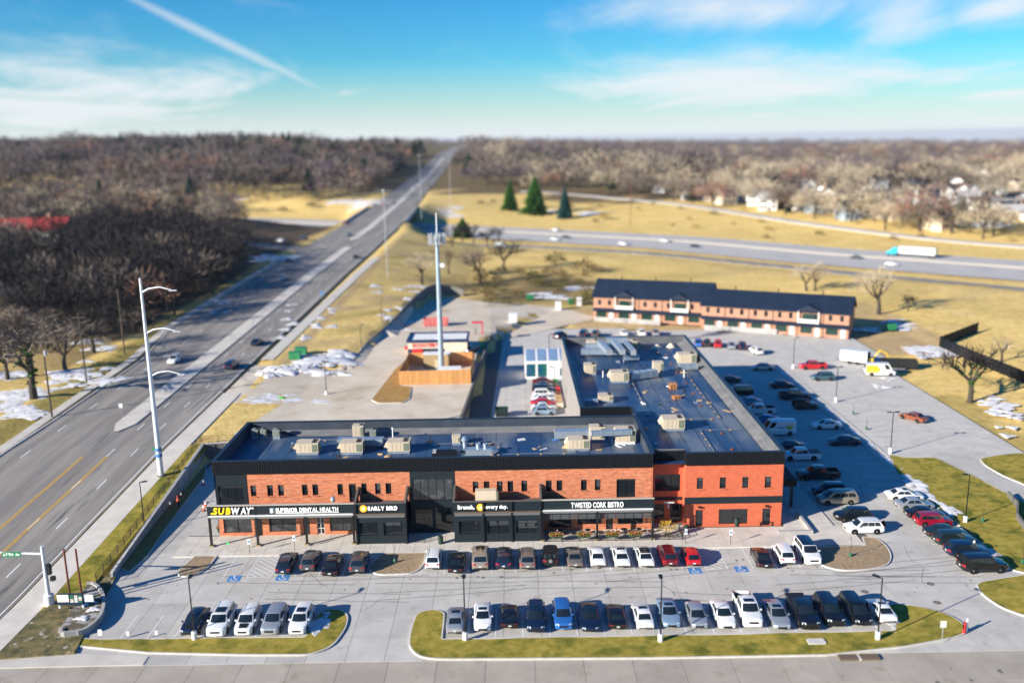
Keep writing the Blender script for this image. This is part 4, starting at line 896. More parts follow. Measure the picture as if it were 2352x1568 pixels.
letters(s, 'Brunch,', -7.0, -4.9, 4.55, 103.53, .66, m_signw, .024); letters(s, 'every day.', -3.55, -.85, 4.55, 103.53, .62, m_signw, .024); disc(s, -4.22, 4.72, .46)
s = sign('shop_sign', 'tall thin white bistro name on the right-hand canopy', 10, 103.6, 4.4)
letters(s, 'TWISTED CORK BISTRO', 6.9, 13.35, 4.45, 103.55, .95, m_signw, .012)

# ------------------------------------------------------------------ plant on the roofs
m_fan = M('fan_grille', (.02, .02, .022), .6); m_coil = M('coil_panel', (.16, .18, .13), .6)
def rtu(u, v, lx, ly, h, label, hood=True, base=m_galv, fans=2, rz=0, zr=ROOF, body=None):
    p = G(u, v, zr); p = Vector((p.x, p.y + ly / 2, zr)); t_ = thing('rooftop_unit', label, 'air conditioner', p, rz, 'air conditioning plant on the flat roofs')
    bh = .32; MB().cbox(0, 0, 0, lx * .96, ly * .92, bh).build('curb_base', base, t_, local=True)
    mb = MB(); mb.cbox(0, 0, bh, lx, ly, h); mb.cbox(0, 0, bh + h, lx + .08, ly + .08, .05); o = mb.build('cabinet', body or m_beige, t_, local=True)
    for x in np.linspace(-lx * .28, lx * .1, 3): MB().box(x - .012, -ly / 2 - .012, bh + .1, x + .012, -ly / 2 - .002, bh + h - .08).build('panel_seam', m_fan, o, local=True)
    mb = MB(); mb.box(lx * .22, -ly / 2 - .03, bh + .12, lx * .46, -ly / 2 - .004, bh + h - .12); mb.build('coil_panel', m_coil, t_, local=True)
    mb = MB(); mb.box(lx / 2 + .004, -ly * .4, bh + .12, lx / 2 + .03, ly * .4, bh + h - .12); mb.build('coil_panel', m_coil, t_, local=True)
    for k in range(fans):
        mb = MB(); mb.lathe([(.34, 0), (.34, .06), (.28, .06), (.28, .02), (0, .03)], (lx * .3, (k - (fans - 1) / 2) * .8, bh + h + .05), 14); mb.build('fan', m_fan, t_, local=True)
    if hood:
        mb = MB(); x = -lx / 2; mb.add([(x, -ly * .4, bh + h * .35), (x, ly * .4, bh + h * .35), (x, ly * .4, bh + h), (x, -ly * .4, bh + h), (x - .5, -ly * .4, bh + h * .45), (x - .5, ly * .4, bh + h * .45)], [(0, 4, 5, 1), (3, 2, 5, 4), (0, 3, 4), (1, 5, 2)]); mb.build('intake_hood', body or m_beige, t_, local=True)
    return t_
L_ = 'beige air handler '
rtu(706, 1045, 2.9, 1.9, 1.25, L_ + 'nearest the left end of the long roof'); rtu(808, 1044, 2.9, 1.9, 1.25, L_ + 'joined to the blue-grey duct on the long roof'); rtu(916, 1042, 2.9, 1.9, 1.25, L_ + 'third from the left on the long roof')
rtu(823, 1008, 1.5, 1.3, 1.5, 'tall beige single-fan unit behind the second air handler', False, fans=1); rtu(1048, 1022, 1.1, 1.0, .9, 'small cream box unit beside the round roof vent', False, fans=0)
rtu(1330, 1036, 2.8, 1.9, 1.2, L_ + 'with a tarp heap at its left side'); rtu(1372, 1014, 2.0, 1.5, 1.7, 'tall beige unit at the right end of the ribbed roof duct', False); rtu(1437, 1020, 2.6, 1.9, 1.6, 'beige air handler on a high white base at the corner', base=m_white)
for u, v, s_, lab in ((586, 1008, .95, 'dark grey condenser deepest in the left roof corner'), (605, 1007, .8, 'narrow grey condenser, second from the left parapet'), (635, 1008, 1.0, 'green-grey condenser nearest the first air handler'), (857, 1008, .9, 'grey condenser with one round fan behind the ducts')):
    rtu(u, v, s_, s_, .95, lab, False, fans=1, body=M('condenser_grey', (.24, .26, .24), .5))
rtu(1548, 990, 3.0, 2.2, 1.4, 'large beige air handler alone near the front of the rear roof'); rtu(1424, 880, 3.0, 2.2, 1.5, 'beige air handler with a long duct to its right on the rear roof'); rtu(1512, 862, 1.7, 1.6, 1.9, 'tall cream unit at the right end of the rear roof duct', False, fans=0)
rtu(1579, 838, 3.2, 2.2, 1.6, 'beige air handler by the far right parapet of the rear roof'); rtu(1356, 862, 2.0, 2.0, 1.5, 'beige unit by the left parapet of the rear roof', False); rtu(1392, 925, 2.2, 1.8, .8, 'low beige two-fan unit above the black ribbed wall', False)
rtu(1362, 808, 2.3, 1.8, 1.8, 'beige unit among the far ducts, left one', False); rtu(1452, 812, 1.9, 2.2, 2.0, 'beige unit among the far ducts, right one', False)
def duct(label, pts, w, h, z0, flange=True):
    """a rectangular sheet-metal duct through plan points, with raised seams"""
    P_ = [G(u, v, ROOF + z0) for u, v in pts]; c = P_[0]; t_ = thing('roof_duct', label, 'duct', (c.x, c.y, ROOF + z0), 0, 'sheet metal ducts on the roofs')
    for a, b in zip(P_[:-1], P_[1:]):
        d = (b - a); ln = d.length; d.normalize(); n = Vector((-d.y, d.x, 0)) * w / 2; q = [a - n, b - n, b + n, a + n]
        MB().prism([(x.x, x.y) for x in q], ROOF + z0, ROOF + z0 + h).build('duct_section', m_galv, t_)
        k = max(1, int(ln / 1.2))
        for i in range(k + 1):
            m_ = a + d * (ln * i / k); n2 = Vector((-d.y, d.x, 0)) * (w / 2 + .03); e = d * .03
            MB().prism([((m_ - n2 - e).x, (m_ - n2 - e).y), ((m_ - n2 + e).x, (m_ - n2 + e).y), ((m_ + n2 + e).x, (m_ + n2 + e).y), ((m_ + n2 - e).x, (m_ + n2 - e).y)], ROOF + z0 - .03, ROOF + z0 + h + .03).build('flange', m_grey, t_)
    for a in P_[::2]:
        mb = MB(); mb.cbox(a.x, a.y, ROOF, .12, .12, z0); mb.build('support', m_grey, t_)
duct('blue-grey duct run behind the second and third air handlers', [(778, 1020), (880, 1020)], 1.3, .9, .25)
duct('ribbed grey duct on the right half of the long roof', [(1275, 1004), (1355, 1002)], 1.3, 1.0, .3); duct('raised pale duct between the two corner units', [(1358, 1000), (1450, 996)], .8, .6, 1.4)
duct('long sloping duct joining two units on the rear roof', [(1446, 870), (1506, 862)], 1.3, 1.1, .4)
for k, (a, b, w, z) in enumerate((((1335, 812), (1430, 812), 1.6, .5), ((1345, 800), (1440, 800), 1.1, 1.0), ((1378, 792), (1400, 815), 1.0, 1.9), ((1410, 790), (1430, 814), 1.0, 1.9), ((1435, 792), (1455, 815), .9, 1.7), ((1432, 826), (1465, 824), 1.2, .5), ((1392, 786), (1440, 786), 1.4, 1.5))):
    duct('pale duct in the far left tangle on the rear roof, ' + ('long low front run', 'second long run', 'left riser', 'middle riser', 'right riser', 'short run nearest the camera', 'rearmost run')[k], [a, b], w, .9, z)
duct('square pale duct beside the big lone air handler', [(1540, 968), (1562, 968)], .9, .5, .2); duct('light square duct left of the low two-fan unit', [(1345, 925), (1372, 924)], 1.0, .5, .2); duct('grey duct pieces in front of the far right unit', [(1560, 848), (1600, 846)], 1.0, .8, .3)
# silver box with two round cowls, hatch, vents
p = G(1100, 1046, ROOF); t_ = thing('exhaust_box', 'silver exhaust box with two round cowls at the front of the long roof', 'roof vent', (p.x, p.y + .6, ROOF))
mb = MB(); mb.cbox(0, 0, 0, 3.4, 1.1, .8); mb.add([(1.7, -.55, 0), (2.6, -.3, .5), (2.6, .3, .5), (1.7, .55, 0), (1.7, -.55, .8), (1.7, .55, .8)], [(0, 1, 4), (1, 2, 5, 4), (2, 3, 5), (0, 3, 2, 1)]); mb.build('box', m_galv, t_, local=True)
for x in (-.1, .85): mb = MB(); mb.lathe([(.26, .8), (.26, 1.25), (.34, 1.25), (.34, 1.4), (.2, 1.42), (.2, 1.3)], (x, .2, 0), 14); mb.build('cowl', m_galv, t_, local=True)
p = G(1020, 1049, ROOF); t_ = thing('roof_hatch', 'flat dark roof hatch with white battens lying on it', 'hatch', (p.x, p.y + .8, ROOF)); MB().cbox(0, 0, 0, 3.2, 1.5, .5).build('hatch_lid', m_char, t_, local=True)
for k in range(3): MB().box(-1.5 + k * .16, -.7, .5, -1.42 + k * .16, .7, .55).build('batten', m_white, t_, local=True)
p = G(1068, 1026, ROOF); t_ = thing('roof_vent', 'bulbous galvanised roof vent between small unit and exhaust box', 'roof vent', p); mb = MB(); mb.lathe([(.3, 0), (.3, .8), (.5, .9), (.5, 1.1), (.35, 1.25), (.35, 1.4), (.1, 1.5)], n=14); mb.build('cowl', m_galv, t_, local=True)
for u, v, h, lab in ((903, 1012, 1.9, 'tall white vent pipe on the long roof'), (1385, 868, 1.2, 'short white vent pipe on the rear roof'), (1571, 868, 1.4, 'white vent pipe before the far right unit')):
    p = G(u, v, ROOF); t_ = thing('vent_pipe', lab, 'pipe', p); mb = MB(); mb.tube([(0, 0, 0), (0, 0, h), (-.18, 0, h + .1)], .09, 8); mb.build('pipe', m_white, t_, local=True); MB().cbox(0, 0, 0, .4, .4, .08).build('boot', m_black, t_, local=True)
p = G(1128, 1166, 4.7); t_ = thing('terrace_unit', 'beige air conditioner behind the brunch sign on the terrace roof', 'air conditioner', (-3.55, 104.6, 4.6)); MB().cbox(0, 0, 0, 2.6, .9, 2.0).build('cabinet', m_beige, t_, local=True); MB().cbox(1.42, 0, .1, .22, .8, 1.8).build('coil_panel', m_coil, t_, local=True)
# loose things left by the roofers
m_tan = M('cardboard', (.50, .33, .17), .85, col2=(.4, .26, .13), scale=3); m_orangew = M('pallet_wood', (.58, .25, .08), .8, col2=(.42, .2, .08), scale=4)
def heap(u, v, r, h, mat_, label, name='debris_heap', cat='debris', zr=ROOF):
    p = G(u, v, zr); mb = MB(); ring = []
    n = 11; vs = [(0, 0, h)]
    for lv, (q, z) in enumerate(((.45, .8), (.8, .35), (1, 0))):
        for k in range(n): a = 2 * math.pi * k / n; rr = r * q * random.uniform(.75, 1.2); vs.append((rr * math.cos(a) * 1.25, rr * math.sin(a), max(0, h * z * random.uniform(.6, 1.25))))
    fs = [(0, 1 + k, 1 + (k + 1) % n) for k in range(n)] + [(1 + l * n + k, 1 + (l + 1) * n + k, 1 + (l + 1) * n + (k + 1) % n, 1 + l * n + (k + 1) % n) for l in range(2) for k in range(n)]
    o = MB().add(vs, fs).build(name, mat_); o.location = p; return tag(o, label, cat)
heap(1306, 1027, .7, .6, m_tan, 'crumpled tan tarp beside an air handler on the long roof'); heap(1662 * .91875 - 20, 800, .9, .8, m_cream, 'pale rubble heap towards the far end of the rear roof'); heap(1540, 797, .6, .8, m_cream, 'smaller pale heap beside the rubble on the rear roof')
heap(1612 * .91875 - 22, 795, 1.6, .8, m_tan, 'brown heap of offcuts against the far parapet'); 
def crate_stack(u, v, n, label, mat_):
    p = G(u, v, ROOF); t_ = thing('pallet_stack', label, 'pallet', p, random.uniform(-.3, .3))
    for k in range(n):
        mb = MB(); z = k * .16
        for q in range(5): mb.box(-.6, -.5 + q * .22, z + .1, .6, -.36 + q * .22, z + .13)
        for q in (-.5, 0, .42): mb.box(q, -.5, z, q + .1, .52, z + .1)
        mb.build('pallet', mat_, t_, local=True)
crate_stack(1545, 893, 6, 'tallest stack of orange pallets on the rear roof', m_orangew); crate_stack(1553, 915, 3, 'low stack of orange boards on the rear roof', m_orangew); crate_stack(1265 * 1.0 + 205, 858, 3, 'low tan stack of boards beside the rear duct', m_tan)
def scraps():
    rr = random.Random(3)
    for k in range(110):
        if k < 70: x, y = rr.uniform(-35, 15.5), rr.choice((rr.uniform(107.3, 109.2), rr.uniform(107.3, 119.5)))
        else: x, y = rr.uniform(18.5, 32), rr.uniform(109, 172)
        c = rr.choice((m_tan, m_white, m_white, m_galv, m_blue if k % 5 == 0 else m_tan, M('scrap_dark', (.03, .03, .035), .7)))
        a = rr.uniform(0, 3.1); l, w, h = rr.uniform(.25, .9), rr.uniform(.12, .4), rr.uniform(.04, .2)
        mb = MB(); mb.add([(-l, -w, 0), (l * .9, -w * 1.1, 0), (l, w, 0), (-l * .8, w, 0), (-l, -w, h), (l * .9, -w, h * .5), (l, w * .8, h), (-l * .8, w, h * .7)], [(4, 5, 6, 7), (0, 1, 5, 4), (1, 2, 6, 5), (2, 3, 7, 6), (3, 0, 4, 7)])
        cn = {'cardboard': 'tan', 'white_paint': 'white', 'galvanised_duct': 'silver', 'blue_paint': 'blue'}.get(c.name, 'dark'); rn = 'long roof' if k < 70 else 'rear roof'
        o = mb.build('roofing_scrap', c); o.location = (x, y, ROOF + .008); o.rotation_euler = (0, 0, a); tag(o, f'loose {cn} scrap lying on the {rn}', 'scrap', f'{cn} scraps on the {rn}')
scraps()

def conduits():
    rr = random.Random(12); mc = M('conduit', (.25, .27, .29), .5, metal=.5)
    runs = [((-36, 110.2), (-20, 110.2), (-20, 112)), ((-19, 116), (-2, 116), (-2, 110)), ((-1, 111.5), (8, 111.5), (8, 118)), ((18.5, 125), (30, 125), (30, 150)), ((12, 150), (12, 168), (24, 168)), ((20, 132), (20, 146)), ((26, 110), (26, 120), (31.5, 120)), ((-30, 114), (-30, 118.5), (-14, 118.5))]
    for k, pts in enumerate(runs):
        t_ = thing('conduit_run', ('gas pipe run near the left end of the long roof', 'pipe run behind the middle air handlers', 'bent pipe run near the exhaust box', 'long pipe run on the right side of the rear roof', 'pipe run by the far left ducts', 'short straight pipe in the middle of the rear roof', 'pipe run near the front right roof corner', 'pipe run along the back of the long roof')[k], 'pipe', (*pts[0], ROOF)); MB().tube([(x, y, ROOF + .14) for x, y in pts], .045, 5).build('pipe', mc, t_)
        for (x0, y0), (x1, y1) in zip(pts[:-1], pts[1:]):
            n = max(1, int(math.dist((x0, y0), (x1, y1)) / 2.4))
            for i in range(n): q = (i + .5) / n; MB().cbox(x0 + (x1 - x0) * q, y0 + (y1 - y0) * q, ROOF + .008, .28, .28, .09).build('pipe_block', m_tan, t_)
    for k in range(9):
        x, y = rr.uniform(19, 32), 112 + k * 6.6; t_ = thing('roof_drain', ORDN[k] + ' rusty drain strainer from the front along the rear roof', 'roof drain', (28.5 + .2 * (k % 3), y, ROOF + .01)); mb = MB(); mb.lathe([(.3, 0), (.26, .03), (.16, .05), (.12, .22), (.03, .25)], n=10); mb.build('strainer', m_rust, t_, local=True)
ORDN = 'first second third fourth fifth sixth seventh eighth ninth'.split()
conduits()
# ------------------------------------------------------------------ vehicles
def paint(name, c, metal=0.0, rough=.28): return M('paint_' + name, c, rough, metal, coat=.8, spec=.5)
PAINT = dict(white=paint('white', (.74, .74, .73)), silver=paint('silver', (.42, .45, .48), .5), lightblue=paint('light_blue', (.28, .40, .52), .4), black=paint('black', (.006, .007, .009)), navy=paint('navy', (.008, .018, .05), .2),
             grey=paint('grey', (.08, .085, .09), .4), taupe=paint('taupe', (.24, .215, .18), .45), tan=paint('tan', (.36, .31, .245), .45), blue=paint('blue', (.03, .16, .48), .3), red=paint('red', (.50, .012, .018)), maroon=paint('maroon', (.16, .008, .014), .2),
             crimson=paint('crimson', (.30, .008, .03), .2), brown=paint('brown', (.30, .085, .04), .3), green=paint('green', (.018, .035, .035), .3), teal=paint('teal', (.06, .13, .16), .4), yellow=paint('yellow', (.72, .45, .02)), cyan=paint('cyan', (.02, .42, .62)))
CT = dict(
    sedan=dict(L=4.85, W=1.85, H=1.45, R=.34, fw=1.45, rw=-1.42, belt=.93, h0=.68, h1=.90, d0=1.0, d1=.92, xc=1.12, xrf=.30, xrr=-1.0, xt=-1.78, tw=.70, win=((.10, .47), (.50, .86))),
    coupe=dict(L=4.6, W=1.86, H=1.36, R=.34, fw=1.38, rw=-1.35, belt=.90, h0=.64, h1=.88, d0=.98, d1=.90, xc=.95, xrf=.12, xrr=-.85, xt=-1.85, tw=.66, win=((.10, .55), (.57, .82))),
    suv=dict(L=4.65, W=1.88, H=1.70, R=.37, fw=1.40, rw=-1.33, belt=1.06, h0=.86, h1=1.04, d0=1.06, d1=1.0, xc=1.18, xrf=.50, xrr=-1.72, xt=-2.16, tw=.74, win=((.09, .38), (.40, .67), (.69, .92))),
    bigsuv=dict(L=5.05, W=1.98, H=1.83, R=.40, fw=1.50, rw=-1.45, belt=1.15, h0=.98, h1=1.14, d0=1.15, d1=1.05, xc=1.30, xrf=.66, xrr=-2.0, xt=-2.36, tw=.76, win=((.09, .36), (.38, .64), (.66, .93))),
    wagon=dict(L=4.8, W=1.84, H=1.60, R=.36, fw=1.44, rw=-1.36, belt=1.0, h0=.80, h1=.98, d0=1.0, d1=.95, xc=1.18, xrf=.40, xrr=-1.62, xt=-2.2, tw=.72, win=((.10, .38), (.40, .66), (.68, .90))),
    hatch=dict(L=4.25, W=1.80, H=1.50, R=.33, fw=1.28, rw=-1.26, belt=.96, h0=.76, h1=.93, d0=.98, d1=.92, xc=1.08, xrf=.35, xrr=-1.35, xt=-1.95, tw=.72, win=((.10, .44), (.47, .82))),
    minivan=dict(L=5.15, W=1.98, H=1.76, R=.35, fw=1.62, rw=-1.45, belt=1.06, h0=.82, h1=1.0, d0=1.06, d1=.95, xc=1.78, xrf=.80, xrr=-2.15, xt=-2.45, tw=.76, win=((.13, .38), (.40, .66), (.68, .94))),
    van=dict(L=5.9, W=2.05, H=2.55, R=.36, fw=1.95, rw=-1.75, belt=1.30, h0=1.0, h1=1.22, d0=1.30, d1=1.2, xc=2.25, xrf=1.50, xrr=-2.82, xt=-2.90, tw=.86, win=((.06, .24),)),
    pickup=dict(L=5.85, W=2.02, H=1.86, R=.41, fw=1.85, rw=-1.75, belt=1.16, h0=1.02, h1=1.15, d0=1.22, d1=1.22, xc=1.42, xrf=.78, xrr=-.78, xt=-.98, tw=.76, win=((.10, .52), (.55, .95)), bed=(-1.12, -2.78)),
    offroad=dict(L=4.2, W=1.86, H=1.82, R=.41, fw=1.32, rw=-1.18, belt=1.12, h0=1.02, h1=1.10, d0=1.12, d1=1.06, xc=.72, xrf=.48, xrr=-1.85, xt=-2.0, tw=.82, win=((.06, .38), (.41, .68), (.71, .95))),
)
def car_meshes(k):
    c = CT[k]; L, W, H, Rw = c['L'], c['W'], c['H'], c['R']; hl = L / 2; mb = MB(); out = {}
    bed = c.get('bed'); ra = Rw + .07; zk = sorted([(hl, c['h0'] - .17), (hl - .06, c['h0'] - .05), (hl - .2, c['h0'] + .02), (c['xc'] + .12, c['h1']), (c['xc'] - .1, c['belt']), (c['xt'], c['d0']), (-hl + .14, c['d1']), (-hl + .04, c['d1'] - .06), (-hl, c['d1'] - .16)])
    if k in ('suv', 'bigsuv', 'van', 'minivan', 'offroad', 'hatch', 'wagon'): zk = sorted([q for q in zk if q[0] > -hl + .2 and q[0] != c['xt']] + [(c['xt'] - .02, c['d0']), (-hl + .02, c['d1'] * .9), (-hl, c['d1'] * .75)])
    zx, zz = [q[0] for q in zk], [q[1] for q in zk]
    xs = {hl, hl - .06, hl - .2, hl - .5, c['xc'] + .12, c['xc'] - .1, 0.0, c['xt'], -hl + .5, -hl + .2, -hl + .04, -hl}
    for w in (c['fw'], c['rw']):
        for a in range(0, 181, 22): xs.add(round(w + ra * math.cos(R(a)), 4))
        xs |= {w + ra + .01, w - ra - .01}
    if bed: xs |= {bed[0], bed[0] - .005, bed[1], bed[1] - .005}
    xs = [x for x in sorted(xs, reverse=True) if -hl <= x <= hl]
    def half(x): return W / 2 * np.interp(x, [-hl, -hl + .06, -hl + .3, -hl + .9, hl - .9, hl - .3, hl - .08, hl], [.84, .91, .97, 1, 1, .96, .86, .76])
    def zb(x):
        b = float(np.interp(x, [-hl, -hl + .4, hl - .4, hl], [.42, .26, .24, .34]))
        for w in (c['fw'], c['rw']):
            if abs(x - w) < ra: b = max(b, Rw + math.sqrt(ra * ra - (x - w) ** 2))
        return b
    secs = []
    for x in xs:
        w, b, s = float(half(x)), zb(x), float(np.interp(x, zx, zz)); b = min(b, s - .1); t = s - b
        sec = [(w * .80, b), (w * .985, b + .03 * t), (w, b + .28 * t), (w * .995, b + .62 * t), (w * .965, s - .07 * t), (w * .90, s)]
        if bed and bed[1] <= x <= bed[0] - .004: sec = sec[:5] + [(w * .95, s), (w * .86, s), (w * .86, .86), (0, .86)]
        else: sec += [(w * .62, s + .02), (w * .3, s + .035), (0, s + .04)]
        secs.append([(x, y, z) for y, z in sec])
    n = 9; vs = []
    for s in secs: vs += s + [(x, -y, z) for x, y, z in reversed(s[:-1])]
    m_ = 2 * n - 1; fs, mi = [], []
    for i in range(len(secs) - 1):
        for j in range(m_):
            a, b = i * m_ + j, i * m_ + (j + 1) % m_; fs.append((a, b, b + m_, a + m_)); mi.append(1 if j == m_ - 1 or (bed and bed[1] <= secs[i][0][0] <= bed[0] - .004 and 5 < j < 11 and secs[i + 1][0][0] >= bed[1]) else 0)
    fs.append(tuple(range(m_))); mi.append(0); fs.append(tuple((len(secs) - 1) * m_ + j for j in range(m_ - 1, -1, -1))); mi.append(0)
    mb.v, mb.f, mb.m = vs, fs, mi
    # cabin
    wb_, wr = W / 2 * .885, W / 2 * c['tw']; S = (-1, -.62, 0, .62, 1); be = c['belt'] - .02; bf = .16 if k != 'offroad' else .04
    def fr(s, t): return Vector((c['xc'] + bf * (1 - s * s) + (c['xrf'] - c['xc'] + bf * .35 * (1 - s * s) - bf * .55 * (1 - s * s)) * t, s * (wb_ + (wr - wb_) * t), be + (H - .055 * s * s - be) * t))
    def rr(s, t): return Vector((c['xt'] - .06 * (1 - s * s) + (c['xrr'] - c['xt']) * t, s * (wb_ * .97 + (wr - wb_ * .97) * t), be + (H - .03 - .055 * s * s - be) * t))
    def grid(fn, ss, ts, mbx, mi=0, flip=False, off=0.0):
        pts = [[fn(s, t) for s in ss] for t in ts]
        if off:
            nn = (pts[0][-1] - pts[0][0]).cross(pts[-1][0] - pts[0][0]).normalized() * off; nn = nn if nn.dot(pts[0][0] + pts[-1][-1] - 2 * Vector(((c['xrf'] + c['xrr']) / 2, 0, be))) > 0 else -nn; pts = [[p + nn for p in r] for r in pts]
        a, b = len(ss), len(ts); v = [p for r in pts for p in r]
        mbx.add(v, [(i * a + j, i * a + j + 1, (i + 1) * a + j + 1, (i + 1) * a + j) for i in range(b - 1) for j in range(a - 1)], mi)
    grid(fr, S, (0, .5, 1), mb); grid(rr, S, (0, .5, 1), mb)
    xm = (c['xrf'] + c['xrr']) / 2
    def roof(s, t):
        a, b = fr(s, 1), rr(s, 1); p = a.lerp(b, t); p.z += .035 * (1 - (2 * t - 1) ** 2); return p
    grid(roof, S, (0, .25, .5, .75, 1), mb)
    def side(sg):
        def f(u, t): return fr(sg, t).lerp(rr(sg, t), u)
        return f
    for sg in (-1, 1): grid(side(sg), (0, .33, .66, 1), (0, .5, 1), mb)
    for sg in (-1, 1):                                        # close the roof edge
        for t0, t1 in zip((0, .25, .5, .75), (.25, .5, .75, 1)):
            a, b = roof(sg, t0), roof(sg, t1); A, B = side(sg)(t0, 1), side(sg)(t1, 1); mb.face([a, b, B, A])
    out['body'] = mb.mesh('body', [PAINT['white'], m_under], 38)
    g = MB(); grid(fr, (-.9, -.5, 0, .5, .9), (.07, .5, .94), g, off=.012); out['windshield'] = g.mesh('windshield', m_carglass, 40)
    g = MB(); grid(rr, (-.86, -.5, 0, .5, .86), (.14, .5, .92), g, off=.014, flip=True); out['rear_window'] = g.mesh('rear_window', m_carglass, 40)
    for i, (a, b) in enumerate(c['win']):
        for sg, q in ((-1, 'r'), (1, 'l')):
            g = MB(); grid(side(sg), (a, b), (.1, .9), g, off=.012, flip=sg > 0); out[('side_window', i, q)] = g.mesh('side_window', m_carglass)
    ws, hz = float(half(hl - .1)), c['h0'] - .06
    for sg in (-1, 1):
        g = MB(); y0, y1 = sg * ws * .62, sg * ws * 1.0; g.add([(hl + .015, y0, hz - .12), (hl + .015, y0, hz + .02), (hl - .19, y1 * 1.02, hz + .06), (hl - .13, y1 * 1.04, hz - .08), (hl - .1, y0, hz + .06)], [(0, 3, 2, 1), (1, 2, 4)]); out[('headlight', sg)] = g.mesh('headlight', m_head)
        ws2 = float(half(-hl + .05)); tz = c['d1'] - .14; th = .13 if k in ('sedan', 'coupe') else .3
        if k in ('suv', 'wagon', 'hatch', 'bigsuv', 'minivan', 'van', 'offroad'): tz = c['d1'] * .9
        g = MB(); y0, y1 = sg * ws2 * .60, sg * ws2 * 1.03; g.add([(-hl - .012, y0, tz - th * .45), (-hl - .012, y0, tz + th * .4), (-hl + .05, y1, tz + th * .5), (-hl + .12, y1 * 1.035, tz - th * .5), (-hl + .2, y1 * 1.05, tz + th * .45)], [(0, 1, 2, 3), (2, 4, 3)]); out[('taillight', sg)] = g.mesh('taillight', m_tail)
        g = MB(); mx = c['xc'] - .22; my = sg * (W / 2 * .95); g.add([(mx + .08, my, be + .05), (mx - .06, my, be + .05), (mx - .08, my + sg * .2, be + .06), (mx + .04, my + sg * .2, be + .06), (mx + .06, my, be + .19), (mx - .06, my, be + .2), (mx - .08, my + sg * .2, be + .2), (mx + .02, my + sg * .2, be + .18)], [(0, 1, 2, 3), (4, 5, 6, 7), (0, 1, 5, 4), (1, 2, 6, 5), (2, 3, 7, 6), (3, 0, 4, 7)]); out[('mirror', sg)] = g.mesh('mirror', PAINT['black'])
    g = MB(); g.box(hl - .06, -ws * .55, c['h0'] - .36, hl + .012, ws * .55, c['h0'] - .14); out['grille'] = g.mesh('grille', m_trimk)
    g = MB(); g.box(-hl - .022, -.16, c['d1'] * .62, -hl + .02, .16, c['d1'] * .62 + .15); out['number_plate'] = g.mesh('number_plate', m_plate)
    g = MB(); g.box(-hl - .016, -float(half(-hl)) * .92, .44, -hl + .05, float(half(-hl)) * .92, .56); out['bumper_strip'] = g.mesh('bumper_strip', m_trimk)
    # extras laid on the roof
    def roofpatch(s0, t0, t1, mat_, nm, dz=.022):
        g = MB(); grid(lambda s, t: roof(s, t) + Vector((0, 0, dz)), [s0 * q for q in (-1, -.62, -.3, 0, .3, .62, 1)], list(np.linspace(t0, t1, 7)), g); return g.mesh(nm, mat_)
    out['sunroof'] = roofpatch(.66, .10, .48, m_carglass, 'sunroof'); out['glass_roof'] = roofpatch(.86, .03, .98, m_carglass, 'glass_roof'); out['dark_roof'] = roofpatch(.99, .0, 1.0, PAINT['black'], 'roof_panel'); out['soft_top'] = roofpatch(.99, 0, 1, m_trimk, 'soft_top', .03)
    for sg in (-1, 1):
        g = MB(); g.tube([roof(sg * .93, .06) + Vector((0, 0, .02)), roof(sg * .93, .14) + Vector((0, 0, .09)), roof(sg * .93, .5) + Vector((0, 0, .09)), roof(sg * .93, .86) + Vector((0, 0, .09)), roof(sg * .93, .95) + Vector((0, 0, .02))], .028, 5); out[('roof_rail', sg)] = g.mesh('roof_rail', m_rim)
    g = MB(); hz2 = c['h1'] + .03; g.add([(hl - .28, -.42, c['h0'] + .08), (hl - .28, .42, c['h0'] + .08), (c['xc'] + .2, .46, hz2 + .03), (c['xc'] + .2, -.46, hz2 + .03)], [(0, 1, 2, 3)]); out['hood_panel'] = g.mesh('hood_panel', m_trimk)
    if bed:
        g = MB(); hw_ = W / 2 * .9; g.box(bed[1] + .02, -hw_, c['d0'] + .01, bed[0] - .03, hw_, c['d0'] + .07); out['bed_cover'] = g.mesh('bed_cover', m_trimk)
    g = MB(); g.lathe([(0, 0), (.36, 0), (.40, .05), (.40, .2), (.30, .24), (0, .24)], (-hl - .26, 0, c['belt'] - .02), 16, 'x'); out['spare_wheel'] = g.mesh('spare_wheel', m_tyre, 40)
    g = MB(); g.lathe([(0, 0), (.23, 0), (.23, .02), (0, .02)], (-hl - .285, 0, c['belt'] - .02), 14, 'x'); out['spare_rim'] = g.mesh('rim', m_rim)
    return out
CM = {}
def wheel_mesh(r):
    g = MB(); g.lathe([(r * .62, -.10), (r * .9, -.11), (r, -.07), (r, .07), (r * .9, .11), (r * .62, .10)], (0, 0, 0), 18, 'y'); a = g.mesh('tyre', m_tyre, 40)
    h = MB(); h.lathe([(.02, -.102), (r * .2, -.106), (r * .26, -.085), (r * .64, -.095), (r * .66, -.08), (r * .66, .08), (r * .64, .095), (r * .26, .085), (r * .2, .106), (.02, .102)], (0, 0, 0), 18, 'y'); b = h.mesh('rim', m_rim, 30); return a, b
WM = {}
NAMES = dict(sedan='sedan', coupe='coupe', suv='suv', bigsuv='suv', wagon='wagon', hatch='hatchback', minivan='minivan', van='van', pickup='pickup_truck', offroad='off_roader')
CATS = dict(sedan='car', coupe='car', suv='suv', bigsuv='suv', wagon='car', hatch='car', minivan='minivan', van='van', pickup='pickup', offroad='suv')
